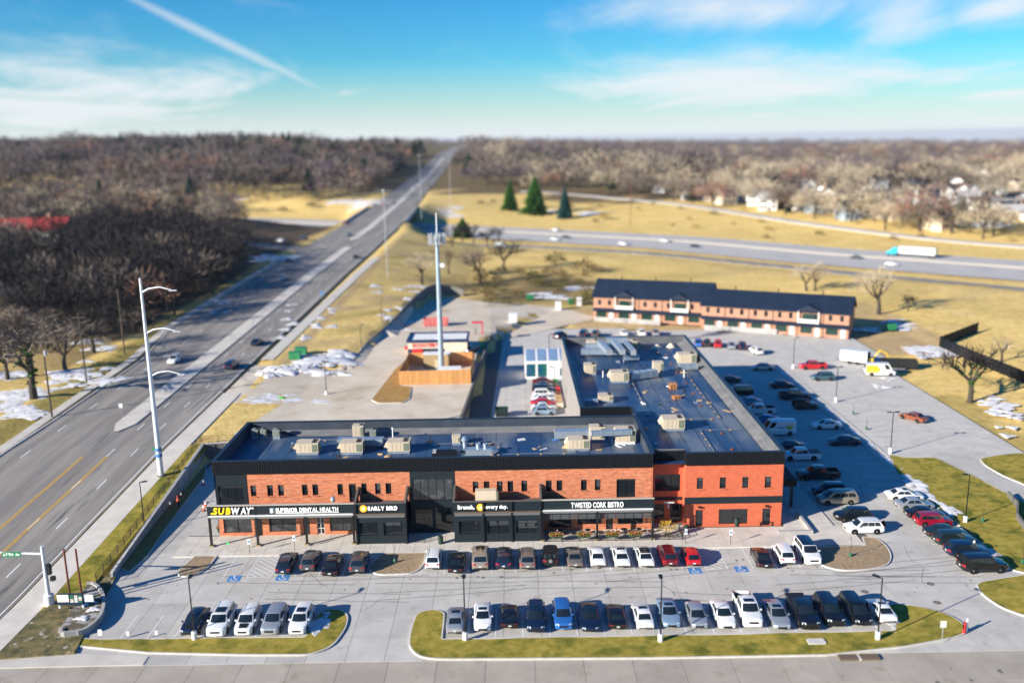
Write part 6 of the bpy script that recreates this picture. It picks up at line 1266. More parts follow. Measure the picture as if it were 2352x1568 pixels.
def upole(u, v, ztop, label, x=True, light=False, group='wooden utility poles left of the main road', z=2.4, mat_=None):
    p = G(u, v, z); t_ = thing('utility_pole', label, 'utility pole', p, 0, group); h = ztop - z; MB().tube([(0, 0, -.5), (0, 0, h)], [.19, .13], 8).build('pole', mat_ or m_wpole, t_, local=True)
    if x: MB().box(-1.3, -.07, h - 1.0, 1.3, .07, h - .85).build('crossarm', m_wpole, t_, local=True)
    if light: mb = MB(); mb.lathe([(.26, h - 3.3), (.26, h - 2.3), (0, h - 2.25)], (.3, 0, 0), 10); mb.build('transformer', m_grey, t_, local=True)
    return Vector((p.x, p.y, ztop))
tops = [upole(120, 960, 16.9, 'utility pole with a transformer nearest the camera on the left verge', True, True), upole(200, 885, 17, 'second utility pole along the left verge'), upole(288, 825, 18.2, 'third utility pole along the left verge', False), upole(388, 752, 17, 'fourth utility pole, at the dark wood edge')]
t_ = thing('overhead_wires', 'sagging wires strung between the utility poles on the left', 'wire', tops[0])
for a, b in zip(tops[:-1], tops[1:]):
    for dz in (-.9, -3.0):
        MB().tube([a.lerp(b, q) + Vector((.4, 0, dz - 1.2 * math.sin(math.pi * q))) for q in np.linspace(0, 1, 9)], .025, 3).build('wire', m_black, t_)
def thin_mast(u, v, z, ztop, label, arms=2, r=.3):
    p = G(u, v, z); t_ = thing('high_mast', label, 'light mast', p, 0, 'tall pale masts near the bridge'); h = ztop - z; MB().tube([(0, 0, -1), (0, 0, h)], [r, r * .5], 8).build('mast', m_grey, t_, local=True)
    for s in (-1, 1)[:arms]: MB().tube([(0, 0, h - 1), (s * 1.5, 0, h - .3), (s * 3, 0, h - .5)], .06, 5).build('arm', m_grey, t_, local=True)
    mb = MB(); mb.lathe([(.5, h - .6), (.5, h - .3), (0, h - .1)], n=8); mb.build('lamp_ring', m_grey, t_, local=True)
thin_mast(890, 632, 5.5, 33.5, 'tall pale mast with blue disc between the road and the slope', 2, .15); thin_mast(968, 500, 5.5, 41, 'tall pale mast left of the cell tower antennas', 2, .15); thin_mast(1035, 482, 5.5, 40, 'tall pale mast right of the cell tower antennas', 2, .14)
upole(1448, 515, 29, 'tall brown pole alone on the far grass slope', False, z=1.0, group='lone poles beyond the highway', mat_=m_rust)
def plate_sign(u, v, h, label, w=.3, ph=.45, col=None, z=.125, col2=None, name='parking_sign'):
    p = G(u, v, z); t_ = thing(name, label, 'sign', p); MB().tube([(0, 0, 0), (0, 0, h)], .03, 6).build('post', m_grey if col2 is None else m_black, t_, local=True); s = MB().box(-w, -.03, h - ph * 1.6, w, -.005, h).build('plate', col or m_white, t_, local=True)
    if col2: mb = MB(); mb.lathe([(0, 0), (.13, 0), (.13, .01), (0, .01)], (0, -.045, h - ph * .8), 10, 'y'); mb.build('blue_symbol', col2, s, local=True)
    return t_
plate_sign(573.6, 1270, 1.9, 'accessible bay sign at the left end of the pavement', col2=m_blue, w=.17); plate_sign(677, 1262, 1.9, 'accessible bay sign above the dark blue wagon', col2=m_blue, w=.17); plate_sign(1575, 1247, 1.9, 'accessible bay sign with green top above the red hatchback', col2=m_blue, w=.17); plate_sign(1678, 1249, 1.9, 'accessible bay sign above the right hatched aisle', col2=m_blue, w=.17)
plate_sign(525, 1268, 1.35, 'small bright green sign nearest the left shop post', .14, .18, M('lime', (.05, .7, .12), .5)); plate_sign(233, 1478, 1.6, 'white sign by the corner planter', .2, .4, z=.1); plate_sign(296, 1474, 1.2, 'left of two small signs at the empty front bays', .14, .3, z=.13); plate_sign(361, 1472, 1.2, 'right of two small signs at the empty front bays', .14, .3, z=.13)
plate_sign(2163, 1474, 2.3, 'pale octagonal sign at the tip of the long lawn', .3, .45, M('sign_back', (.62, .60, .52), .6), z=.13, name='stop_sign'); plate_sign(2300 * .91875 + 121, 1275, 1.9, 'pale post sign by the right drive', .12, .2, z=.1)
plate_sign(740, 690, 2.6, 'round blue sign beside the main road pavement', .5, .6, m_blue, z=4.2, name='road_sign'); plate_sign(280, 957, 2.4, 'small white sign at the nose of the median', .3, .45, m_white, z=2.5, name='road_sign')
p = G(2214, 1452, .13); t_ = thing('fire_hydrant', 'red and white hydrant posts at the right tip of the long lawn', 'hydrant', p); mb = MB(); mb.lathe([(.16, 0), (.14, .9), (.18, .95), (.1, 1.15), (0, 1.2)], n=10); mb.build('barrel', m_red, t_, local=True, smooth=40); mb = MB(); mb.lathe([(.10, 0), (.1, 1.4), (0, 1.45)], (.35, .2, 0), 8); mb.build('marker_post', m_poleW, t_, local=True)
# drain inlet, pale slabs
p = G(1972, 1509, .0); t_ = thing('storm_inlet', 'long brown kerb drain at the edge of the front street', 'drain', p); MB().box(-1.9, -.5, -.02, 1.9, .35, .16).build('inlet_slab', M('inlet_brown', (.14, .10, .07), .9), t_, local=True); MB().box(-.1, -.52, 0, .1, .37, .18).build('divider', m_kerb, t_, local=True)
p = G(1875, 1474, .13); o = MB().prism(round_poly([(-.9, -.5), (.9, -.45), (.8, .5), (-.85, .5)], .2), 0, .14).build('utility_slab', m_kerb); o.location = p; tag(o, 'pale concrete slab set in the long front lawn', 'slab')
# ------------------------------------------------------------------ in front of the shops
m_pot = M('dark_pot', (.02, .06, .035), .5); m_leafg = M('pot_leaf', (.06, .16, .03), .7, col2=(.18, .14, .03), scale=6); m_flow = M('pot_flower', (.55, .06, .04), .6, col2=(.75, .30, .05), scale=8); m_wht = M('dry_plume', (.55, .5, .45), .8)
def tuft_mesh(name, n, r, h, mat_, up=.5):
    rr = random.Random(hash(name) % 999); mb = MB()
    for _ in range(n):
        a, q = rr.uniform(0, 6.28), r * math.sqrt(rr.random()); c = Vector((q * math.cos(a), q * math.sin(a), h * rr.uniform(.1, 1) * (1 - .5 * q / r))); d = Vector((rr.uniform(-1, 1), rr.uniform(-1, 1), rr.uniform(up - .5, up + .6))).normalized(); s = rr.uniform(.06, .14); e = d.orthogonal().normalized() * s * .5
        mb.face([c - e, c + d * s * 1.6, c + e])
    return mb.mesh(name, mat_)
TU = dict(leaf=tuft_mesh('leaves', 130, .42, .55, m_leafg), flower=tuft_mesh('flowers', 70, .36, .6, m_flow), plume=tuft_mesh('plumes', 26, .15, .9, m_wht, 1.2))
def pot(u, v, label, plume=True):
    p = G(u, v, .125); t_ = thing('flower_pot', label, 'flower pot', (p.x, p.y + .3, .125)); mb = MB(); mb.lathe([(.26, 0), (.38, .62), (.40, .66), (.33, .66), (.3, .55)], n=14); mb.build('pot', m_pot, t_, local=True, smooth=40)
    put('leaves', TU['leaf'], t_, (0, 0, .5)); put('flowers', TU['flower'], t_, (0, 0, .55))
    if plume: put('plumes', TU['plume'], t_, (0, 0, .8))
pot(504, 1224, 'flower pot left of the first shop window'); pot(683, 1218, 'planted dark pot between the dental windows', True); pot(722, 1218, 'flower pot left of the white panelled door'); pot(1624, 1207, 'flower pot left of the first door of the plain brick block'); pot(1652 + 17, 1205, 'flower pot beside the long window of the plain block')
def bin_(u, v, label):
    p = G(u, v, .125); t_ = thing('litter_bin', label, 'bin', (p.x, p.y + .3, .125)); mb = MB(); mb.lathe([(.3, 0), (.33, .9), (.28, 1.0), (.12, 1.02), (.1, .95)], n=14); mb.build('drum', M('bin_green', (.01, .035, .022), .5), t_, local=True, smooth=40); mb = MB(); mb.lathe([(.34, .86), (.35, .93), (.3, .95)], n=14); mb.build('rim_band', m_black, t_, local=True)
bin_(613, 1226, 'dark litter bin between the first two shops'); bin_(1693, 1208, 'black litter bin beside the bench of the plain block'); bin_(1000 + 12, 1250, 'black litter bin at the recessed entrance'); bin_(1577, 1226, 'bright-lidded bin by the recessed shop door')
def bench(u, v, label):
    p = G(u, v, .125); t_ = thing('bench', label, 'bench', (p.x, p.y + .25, .125)); MB().box(-.85, -.22, .42, .85, .2, .47).build('seat', m_black, t_, local=True); MB().box(-.85, .2, .5, .85, .25, .9).build('backrest', m_black, t_, local=True)
    for x in (-.75, .75): MB().box(x - .04, -.2, 0, x + .04, .22, .42).build('leg', m_black, t_, local=True)
bench(853, 1208, 'dark bench below the dental window'); bench(1760, 1207, 'dark bench below the plain block window')
rail_fence('low black patio railing before the bistro', [(3.5, 103.25, .125), (16.8, 103.25, .125)], 1.0, 2.2); rail_fence('short railing at the cafe entrance recess', [(-12.9, 103.7, .125), (-11.2, 103.7, .125)], .95, 1.6); rail_fence('patio railing by the yellow shrub', [(17.2, 103.25, .125), (20.6, 103.25, .125), (20.6, 105.6, .125)], .95, 2.2)
for k, x in enumerate((5.0, 8.4, 11.9, 14.7)):
    t_ = thing('planter_box', ('first', 'second', 'third', 'fourth')[k] + ' flower box from the left on the bistro railing', 'planter', (x, 103.1, .75)); MB().box(-.75, -.2, 0, .75, .2, .3).build('trough', m_pot, t_, local=True)
    for q in (-.45, 0, .45): put('leaves', TU['leaf'], t_, (q, 0, .15), rz=q * 3); put('flowers', TU['flower'], t_, (q * 1.1, 0, .2), rz=q * 5)
    put('plumes', TU['plume'], t_, (.1, 0, .35))
for k, x in enumerate((5.6, 9.0, 13.6, 15.4)):
    t_ = thing('patio_table', ('first', 'second', 'third', 'fourth')[k] + ' small patio table from the left under the bistro canopy', 'table', (x, 105.0, .125)); mb = MB(); mb.lathe([(.42, .72), (.42, .75), (0, .76)], n=12); mb.build('tabletop', m_slate, t_, local=True); MB().tube([(0, 0, 0), (0, 0, .72)], .04, 6).build('stem', m_black, t_, local=True)
    for s in (-1, 1):
        c = thing('patio_chair', ('left' if s < 0 else 'right') + '-hand chair at the ' + ('first', 'second', 'third', 'fourth')[k] + ' patio table', 'chair', (x + s * .75, 105.0, .125)); MB().box(-.22, -.22, .42, .22, .22, .46).build('seat', m_black, c, local=True); MB().box(s * .2 - .02, -.22, .46, s * .2 + .02, .22, .9).build('backrest', m_black, c, local=True)
        for a in (-.2, .2):
            for b in (-.2, .2): MB().tube([(a, b, 0), (a, b, .42)], .018, 4).build('leg', m_black, c, local=True)
t_ = thing('low_wall', 'low concrete seat wall at the right end of the pavement', 'wall', (34.7, 104.4, .1)); MB().box(32.7, 104.25, .1, 36.7, 104.6, .55).build('front_wall', m_wallc, t_); MB().box(36.7, 104.25, .1, 37.05, 110.2, .55).build('side_wall', m_wallc, t_)
o = MB().lathe([(.28, 0), (.3, .2), (.22, .5), (.3, .55), (.1, .62)], (-22.4, 104.4, 5.5), 10).build('rooftop_bucket', m_galv); tag(o, 'small pale bucket standing on the dental canopy edge', 'bucket')
# cones and the man in orange
def cone_mesh():
    mb = MB(); mb.lathe([(.16, .04), (.05, .9), (.03, .92)], n=12); a = mb.mesh('cone_body', m_orange, 40); b = MB().box(-.22, -.22, 0, .22, .22, .045).mesh('foot', m_black); mb = MB(); mb.lathe([(.118, .45), (.098, .62), (.09, .62)], n=12); mb.lathe([(.09, .68), (.074, .8), (.06, .8)], n=12); return a, b, mb.mesh('white_band', m_signw)
CN = cone_mesh(); zp = zc(380, 1060, .17857)
for uv, lab in ((zp(255, 1160), 'orange cone at the worker\'s hand'), (zp(408, 1028), 'orange cone behind the worker by the wall'), (zp(720, 850), 'orange cone in the building\'s shadow up the lane'), (zp(725, 1212), 'front one of two orange cones by the shop corner'), (zp(752, 1160), 'rear one of two orange cones by the shop corner'), ((214, 1350), 'orange cone beside the corner planter')):
    p = G(*uv, 0); t_ = thing('traffic_cone', lab, 'cone', p, 0, 'orange traffic cones in the side lane'); put('cone_body', CN[0], t_); put('foot', CN[1], t_); put('white_band', CN[2], t_)
def skin_part(name, verts, eds, rad, mat_, parent, sub=2):
    me = bpy.data.meshes.new(name); me.from_pydata(verts, eds, []); o = bpy.data.objects.new(name, me); COL.objects.link(o); o.modifiers.new('s', 'SKIN'); 
    for d, r in zip(me.skin_vertices[0].data, rad): d.radius = r if isinstance(r, tuple) else (r, r)
    me.skin_vertices[0].data[0].use_root = True; o.modifiers.new('u', 'SUBSURF').levels = sub; dg = bpy.context.evaluated_depsgraph_get(); m2 = bpy.data.meshes.new_from_object(o.evaluated_get(dg)); bpy.data.objects.remove(o); m2.materials.clear(); m2.materials.append(mat_); m2.shade_smooth(); q = put(name, m2, parent); return q
def worker():
    p = G(*zp(385, 1178), 0); t_ = thing('person', 'person in an orange jacket and dark trousers reaching for a traffic cone', 'person', p, R(-90 - 75))
    V = [(0, 0, .95), (0, .1, .92), (.03, .12, .50), (-.06, .13, .07), (.10, .14, .03), (0, -.1, .92), (.14, -.12, .52), (.02, -.12, .08), (.18, -.12, .03), (.02, 0, 1.18), (.06, 0, 1.42), (.08, 0, 1.54), (.11, 0, 1.66), (.12, 0, 1.76), (.06, .2, 1.40), (.20, .26, 1.14), (.42, .22, 1.06), (.52, .2, 1.03), (.06, -.2, 1.40), (.28, -.26, 1.22), (.52, -.2, 1.18), (.62, -.18, 1.16)]
    E_ = [(0, 1), (1, 2), (2, 3), (3, 4), (0, 5), (5, 6), (6, 7), (7, 8), (0, 9), (9, 10), (10, 11), (11, 12), (12, 13), (10, 14), (14, 15), (15, 16), (16, 17), (10, 18), (18, 19), (19, 20), (20, 21)]
    Rr = [.13, .10, .07, .045, .045, .10, .07, .045, .045, .14, .14, .055, .095, .07, .065, .05, .038, .042, .065, .05, .038, .042]
    skin_part('body', V, E_, Rr, m_skin, t_)
    skin_part('trousers', [V[i] for i in (0, 1, 2, 3, 5, 6, 7)], [(0, 1), (1, 2), (2, 3), (0, 4), (4, 5), (5, 6)], [.155, .125, .09, .065, .125, .09, .065], m_jean, t_)
    skin_part('jacket', [V[i] for i in (9, 0, 10, 14, 15, 16, 18, 19, 20)], [(0, 1), (0, 2), (2, 3), (3, 4), (4, 5), (2, 6), (6, 7), (7, 8)], [.175, .16, .175, .09, .072, .055, .09, .072, .055], m_orange, t_)
    mb = MB(); mb.lathe([(.13, 1.74), (.125, 1.80), (.08, 1.87), (0, 1.89)], (.12, 0, 0), 12); mb.lathe([(.17, 1.735), (.17, 1.75), (.1, 1.75)], (.13, 0, 0), 12); mb.build('hard_hat', m_red, t_, local=True, smooth=50)
    for s in (-1, 1):
        x, y, z = V[17] if s > 0 else V[21]
        for k in range(4): MB().tube([(x, y - .03 + k * .02, z), (x + .07, y - .03 + k * .02, z - .01), (x + .1, y - .03 + k * .02, z - .05)], .010, 5).build('finger', m_skin, t_, local=True)
        MB().tube([(x - .02, y - s * .03, z), (x + .03, y - s * .07, z + .01)], .011, 5).build('thumb', m_skin, t_, local=True)
        MB().box(V[4][0] - .16 if s > 0 else V[8][0] - .16, (.13 if s > 0 else -.12) - .05, 0, V[4][0] + .1 if s > 0 else V[8][0] + .1, (.13 if s > 0 else -.12) + .05, .09).build('boot', m_black, t_, local=True)
worker()
# ------------------------------------------------------------------ on the raised pad
def enclosure():
    t_ = thing('cedar_fence', 'new orange cedar board fence round the foot of the tower', 'fence', (-15, 178, 2))
    c = [(-22.1, 170.6), (-8.2, 170.9), (-8.0, 186), (-21.8, 186)]
    for a, b in zip(c, c[1:] + c[:1]):
        A, B = Vector(a), Vector(b); d = (B - A).normalized(); n = Vector((-d.y, d.x)) * .02; k = int((B - A).length / .32); s = (B - A).length / k
        for i in range(k):
            P0, P1 = A + d * (i * s + .008), A + d * ((i + 1) * s - .008); MB().prism([P0 - n, P1 - n, P1 + n, P0 + n], 2.08, 4.85 + random.uniform(-.03, .03)).build('board', m_wood, t_)
        for z in (2.5, 4.3): n2 = n * 2; MB().prism([A + n * 1.1, B + n * 1.1, B + n * 4, A + n * 4], z, z + .12).build('rail', m_wood, t_)
enclosure()
t_ = thing('cell_tower', 'tall pale steel monopole with antenna panels on top', 'tower', (-14.7, 181.5, 2)); MB().tube([(0, 0, 0), (0, 0, 28)], [.60, .36], 18).build('monopole', M('monopole_steel', (.36, .44, .48), .5, metal=.2, col2=(.31, .39, .44), scale=.5), t_, local=True, smooth=40); MB().tube([(0, 0, 28), (0, 0, 32.5)], .12, 6).build('top_spar', m_poleW, t_, local=True)
for z0 in (26.2, 27.6): mb = MB(); mb.tube([(1.6 * math.cos(a), 1.6 * math.sin(a), z0) for a in np.linspace(0, 2 * math.pi, 13)], .06, 5); mb.build('platform_ring', m_grey, t_, local=True)
for k in range(6):
    a = k * math.pi / 3; MB().tube([(0, 0, 27), (1.6 * math.cos(a), 1.6 * math.sin(a), 26.9)], .06, 5).build('strut', m_grey, t_, local=True)
    for s in (-.25, .25): x, y = 1.7 * math.cos(a + s), 1.7 * math.sin(a + s); MB().cbox(x, y, 26.2, .22, .22, 2.2).build('antenna_panel', m_grey, t_, local=True)
mb = MB(); mb.lathe([(.5, 0), (.45, .3), (0, .35)], (.9, -.5, 22), 12, 'y'); mb.build('dish', m_poleW, t_, local=True)
for x, y, lx, ly, h, lab in ((-15.8, 184.2, 5.4, 2.4, 3.0, 'tall tan equipment cabinet behind the cell tower foot'), (-12.6, 174.6, 4.4, 2.4, 2.2, 'tan equipment shelter with white roof inside the cedar fence')):
    t_ = thing('equipment_shelter', lab, 'cabinet', (x, y, 2.05)); MB().cbox(0, 0, 0, lx, ly, h).build('cabinet', M('tan_cabinet', (.40, .28, .14), .7), t_, local=True); MB().cbox(0, 0, h, lx + .3, ly + .3, .12).build('roof_slab', m_white, t_, local=True); MB().box(-.4, -ly / 2 - .02, .1, .4, -ly / 2 - .004, 1.9).build('door', m_beige, t_, local=True)
o = heap(1130 * .91875, 868, 1.3, .6, m_blue, 'blue and white rubbish heap in the fence corner', 'rubbish_heap', 'rubbish', 2.1)
mb = MB(); mb.lathe([(1.0, 0), (.9, .5), (.5, .9), (0, 1.0)], n=12); o = mb.build('tarp_dome', m_grey, smooth=40); o.location = (-18.5, 173.5, 2.05); tag(o, 'grey covered mound inside the cedar fence', 'tarp')
def kiosk():
    x0, x1, y0, y1, zb, zt = -23.2, -10.0, 196, 204, 2.05, 5.2; t_ = thing('coffee_kiosk', 'cream drive-through coffee kiosk with blue roof edge and red sign', 'building', (-16.5, 200, zb))
    MB().box(x0, y0, zb, x1, y1, zt - .35).build('wall', m_cream, t_); MB().box(x0 - .03, y0 - .03, zb, -15.0, y0 - .004, zb + 1.3).build('wainscot', m_bluet, t_); MB().box(x1 + .004, y0 - .02, zb, x1 + .05, y1, zt - .5).build('end_wall', m_bluet, t_)
    mb = MB(); 
    for a in ((x0 - .25, y0 - .25, x1 + .25, y0 + .15), (x0 - .25, y1 - .15, x1 + .25, y1 + .25), (x0 - .25, y0 + .15, x0 + .2, y1 - .15), (x1 - .2, y0 + .15, x1 + .25, y1 - .15)): mb.box(a[0], a[1], zt - .35, a[2], a[3], zt + .22)
    mb.build('roof_edge', m_bluet, t_); MB().box(x0 + .2, y0 + .15, zt - .3, x1 - .2, y1 - .15, zt - .1).build('roof', m_white, t_)
    MB().box(-22.2, y0 - .9, zb + .5, -19.9, y0 - .04, zb + 1.35).build('awning', m_red, t_); MB().box(x0 - .8, y0 + .5, zb + 1.1, x0 - .01, y0 + 2.5, zb + 1.5).build('awning', m_red, t_); MB().box(-19.5, y0 - .05, zb + .3, -17.4, y0 - .032, zb + 1.2).build('serving_window', m_glass, t_)
    MB().lathe([(.5, 0), (.5, .4), (0, .5)], (-16.6, 198.5, zt - .1), 12).build('roof_fan', m_grey, t_)
    s = sign('kiosk_sign', 'red letters on the front of the coffee kiosk', -17, y0, zb + 1.6); letters(s, "SCOOTER'S", -22.2, -16.2, zb + 1.78, y0 - .06, 1.05, m_red, .03); MB().box(-21.9, y0 - .05, zb + 1.45, -16.4, y0 - .01, zb + 1.58).build('tagline', m_grey, s)
kiosk()
def skip_box(u, v, lx, ly, h, col, label, name='dumpster', rz=0, z=None, ribs=6):
    p = G(u, v, z); t_ = thing(name, label, 'dumpster', (p.x, p.y + ly / 2, p.z + .05), rz); mb = MB(); w = .1
    mb.add([(-lx / 2, -ly / 2, .15), (lx / 2, -ly / 2, .15), (lx / 2, ly / 2, .15), (-lx / 2, ly / 2, .15), (-lx / 2 - .1, -ly / 2 - .1, h), (lx / 2 + .1, -ly / 2 - .1, h), (lx / 2 + .1, ly / 2 + .1, h), (-lx / 2 - .1, ly / 2 + .1, h), (-lx / 2, -ly / 2, h), (lx / 2, -ly / 2, h), (lx / 2, ly / 2, h), (-lx / 2, ly / 2, h), (-lx / 2 + .1, -ly / 2 + .1, .3), (lx / 2 - .1, -ly / 2 + .1, .3), (lx / 2 - .1, ly / 2 - .1, .3), (-lx / 2 + .1, ly / 2 - .1, .3)], [(0, 1, 5, 4), (1, 2, 6, 5), (2, 3, 7, 6), (3, 0, 4, 7), (4, 5, 9, 8), (5, 6, 10, 9), (6, 7, 11, 10), (7, 4, 8, 11), (8, 9, 13, 12), (9, 10, 14, 13), (10, 11, 15, 14), (11, 8, 12, 15), (12, 13, 14, 15), (3, 2, 1, 0)]); mb.build('tub', col, t_, local=True)
    for i in range(ribs): x = -lx / 2 + lx * (i + .5) / ribs; MB().box(x - .05, -ly / 2 - .16, .2, x + .05, -ly / 2 - .02, h - .02).build('rib', col, t_, local=True)
    for x in (-lx * .4, lx * .4): MB().box(x - .1, -ly / 2 + .1, 0, x + .1, ly / 2 - .1, .15).build('skid', m_black, t_, local=True)
    return t_
skip_box(1001, 750, 6.2, 2.4, 2.0, M('faded_red', (.52, .10, .10), .7, col2=(.6, .2, .18), scale=2), 'faded red ribbed skip by the curving wall'); skip_box(1152, 958, 2.2, 1.6, 1.5, M('bin_dark', (.012, .03, .03), .5), 'dark green bin in the back lane by the long roof', z=0, ribs=3); skip_box(2070, 847, 6.8, 2.5, 1.7, M('skip_black', (.014, .016, .016), .6), 'long black skip full of timber at the east edge', rz=R(-12), z=0)
skip_box(2050, 760, 2.0, 1.5, 1.5, m_green, 'green bin right of the townhouses', ribs=3); skip_box(1217, 690, 2.0, 1.5, 1.5, m_green, 'green bin at the edge of the brown grass', ribs=3); skip_box(1312, 700, 1.6, 1.4, 1.6, m_green, 'smaller green bin left of the townhouses', ribs=3)
p = G(1105, 768); t_ = thing('menu_canopy', 'red drive-through canopy on a single post beside the kiosk', 'canopy', (p.x, p.y, p.z)); MB().box(-2.2, -.6, 2.9, .6, .6, 3.2).build('canopy', m_red, t_, local=True); MB().box(.2, -.2, 0, .5, .2, 2.9).build('post', m_red, t_, local=True); MB().box(-1.4, -.2, 0, -1.2, .1, 1.6).build('order_post', m_black, t_, local=True)
for u, v, lab in ((678, 824, 'front green utility box on the snowy verge'), (692, 813, 'rear green utility box on the snowy verge')):
    p = G(u, v); t_ = thing('utility_box', lab, 'utility box', p); MB().cbox(0, 0, 0, 2.4, 1.4, 1.5).build('housing', m_green, t_, local=True); MB().cbox(0, 0, 1.5, 2.5, 1.5, .08).build('lid', m_green, t_, local=True); MB().box(-.02, -.72, .1, .02, -.704, 1.4).build('door_seam', m_black, t_, local=True)
for k, (u, v, w, lab) in enumerate(((1178, 742, 2.2, 'white site cabin by the construction lamp'), (1282, 712, 1.6, 'small white tank at the far left of the site'), (1330, 702, 1.4, 'pale crate at the left of the townhouses'))):
    p = G(u, v); t_ = thing('site_cabin', lab, 'cabin', p); MB().cbox(0, 0, .1, w, w, 2.3).build('box', m_poleW, t_, local=True); MB().cbox(0, 0, 2.4, w + .15, w + .15, .1).build('lid', m_white, t_, local=True)
heap(648, 917, 1.1, .5, M('lime_tarp', (.10, .45, .02), .6), 'bright green bagged heap on the pad', 'tarp_heap', 'tarp', 2.05)
island('mulch_island', round_poly([(p.x, p.y) for p in GP([(852, 918), (905, 850), (940, 818), (960, 820), (925, 850), (918, 886), (945, 888), (942, 915), (925, 925), (868, 926)], 2.1)], .5), m_mulch, kw=.14).location = (0, 0, 2.03)
# glass lean-to, timber and pallets in the back lane
def leanto():
    t_ = thing('glass_lean_to', 'white-framed glass garage with sloping roof panes in the back lane', 'sunroom', (6, 181, 0)); x0, x1, y0, y1, h0, h1 = 2.6, 12.0, 181, 187.5, 3.7, 4.9
    MB().box(x0, y0 + .1, 0, x1, y1, h0 - .1).build('wall', m_white, t_)
    n = 4
    for i in range(n):
        a, b = x0 + (x1 - x0) * i / n + .25, x0 + (x1 - x0) * (i + 1) / n - .25
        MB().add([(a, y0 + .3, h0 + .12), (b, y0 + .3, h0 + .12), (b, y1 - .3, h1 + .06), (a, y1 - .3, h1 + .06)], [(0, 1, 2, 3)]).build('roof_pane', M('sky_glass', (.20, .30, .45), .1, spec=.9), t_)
        if i < 2: MB().box(a, y0 + .04, .5, b, y0 + .095, h0 - .5).build('front_pane', M('green_glass', (.02, .14, .10), .1, col2=(.01, .05, .16), scale=.4), t_)
    MB().box(x1 - 2.2, y0 + .04, .6, x1 - .4, y0 + .095, 2.2).build('window', MATS['green_glass'], t_)
    MB().add([(x0, y0, h0 - .1), (x1, y0, h0 - .1), (x1, y1, h1), (x0, y1, h1), (x0, y0, h0 + .02), (x1, y0, h0 + .02), (x1, y1, h1 + .12 - .1), (x0, y1, h1 + .02)], [(4, 5, 6, 7), (0, 1, 5, 4), (0, 4, 7, 3), (1, 2, 6, 5)]).build('roof_frame', m_white, t_)
leanto()
for k in range(7):
    p = G(1297 + k * 1.2, 882 + k * 9, 0); t_ = thing('pallet_pile', ('green', 'dark', 'red', 'red-brown', 'tan', 'pale tan', 'last pale')[k] + ' pile of pallets or crates along the west wall', 'pallet', (8.6, p.y, .02)); c = (m_green, m_wpole, m_red, m_rust, m_tan, m_tan, m_cream)[k]
    for q in range(4): MB().cbox(0, 0, q * .25, 1.3, 1.0, .2).build('pallet', c, t_, local=True)
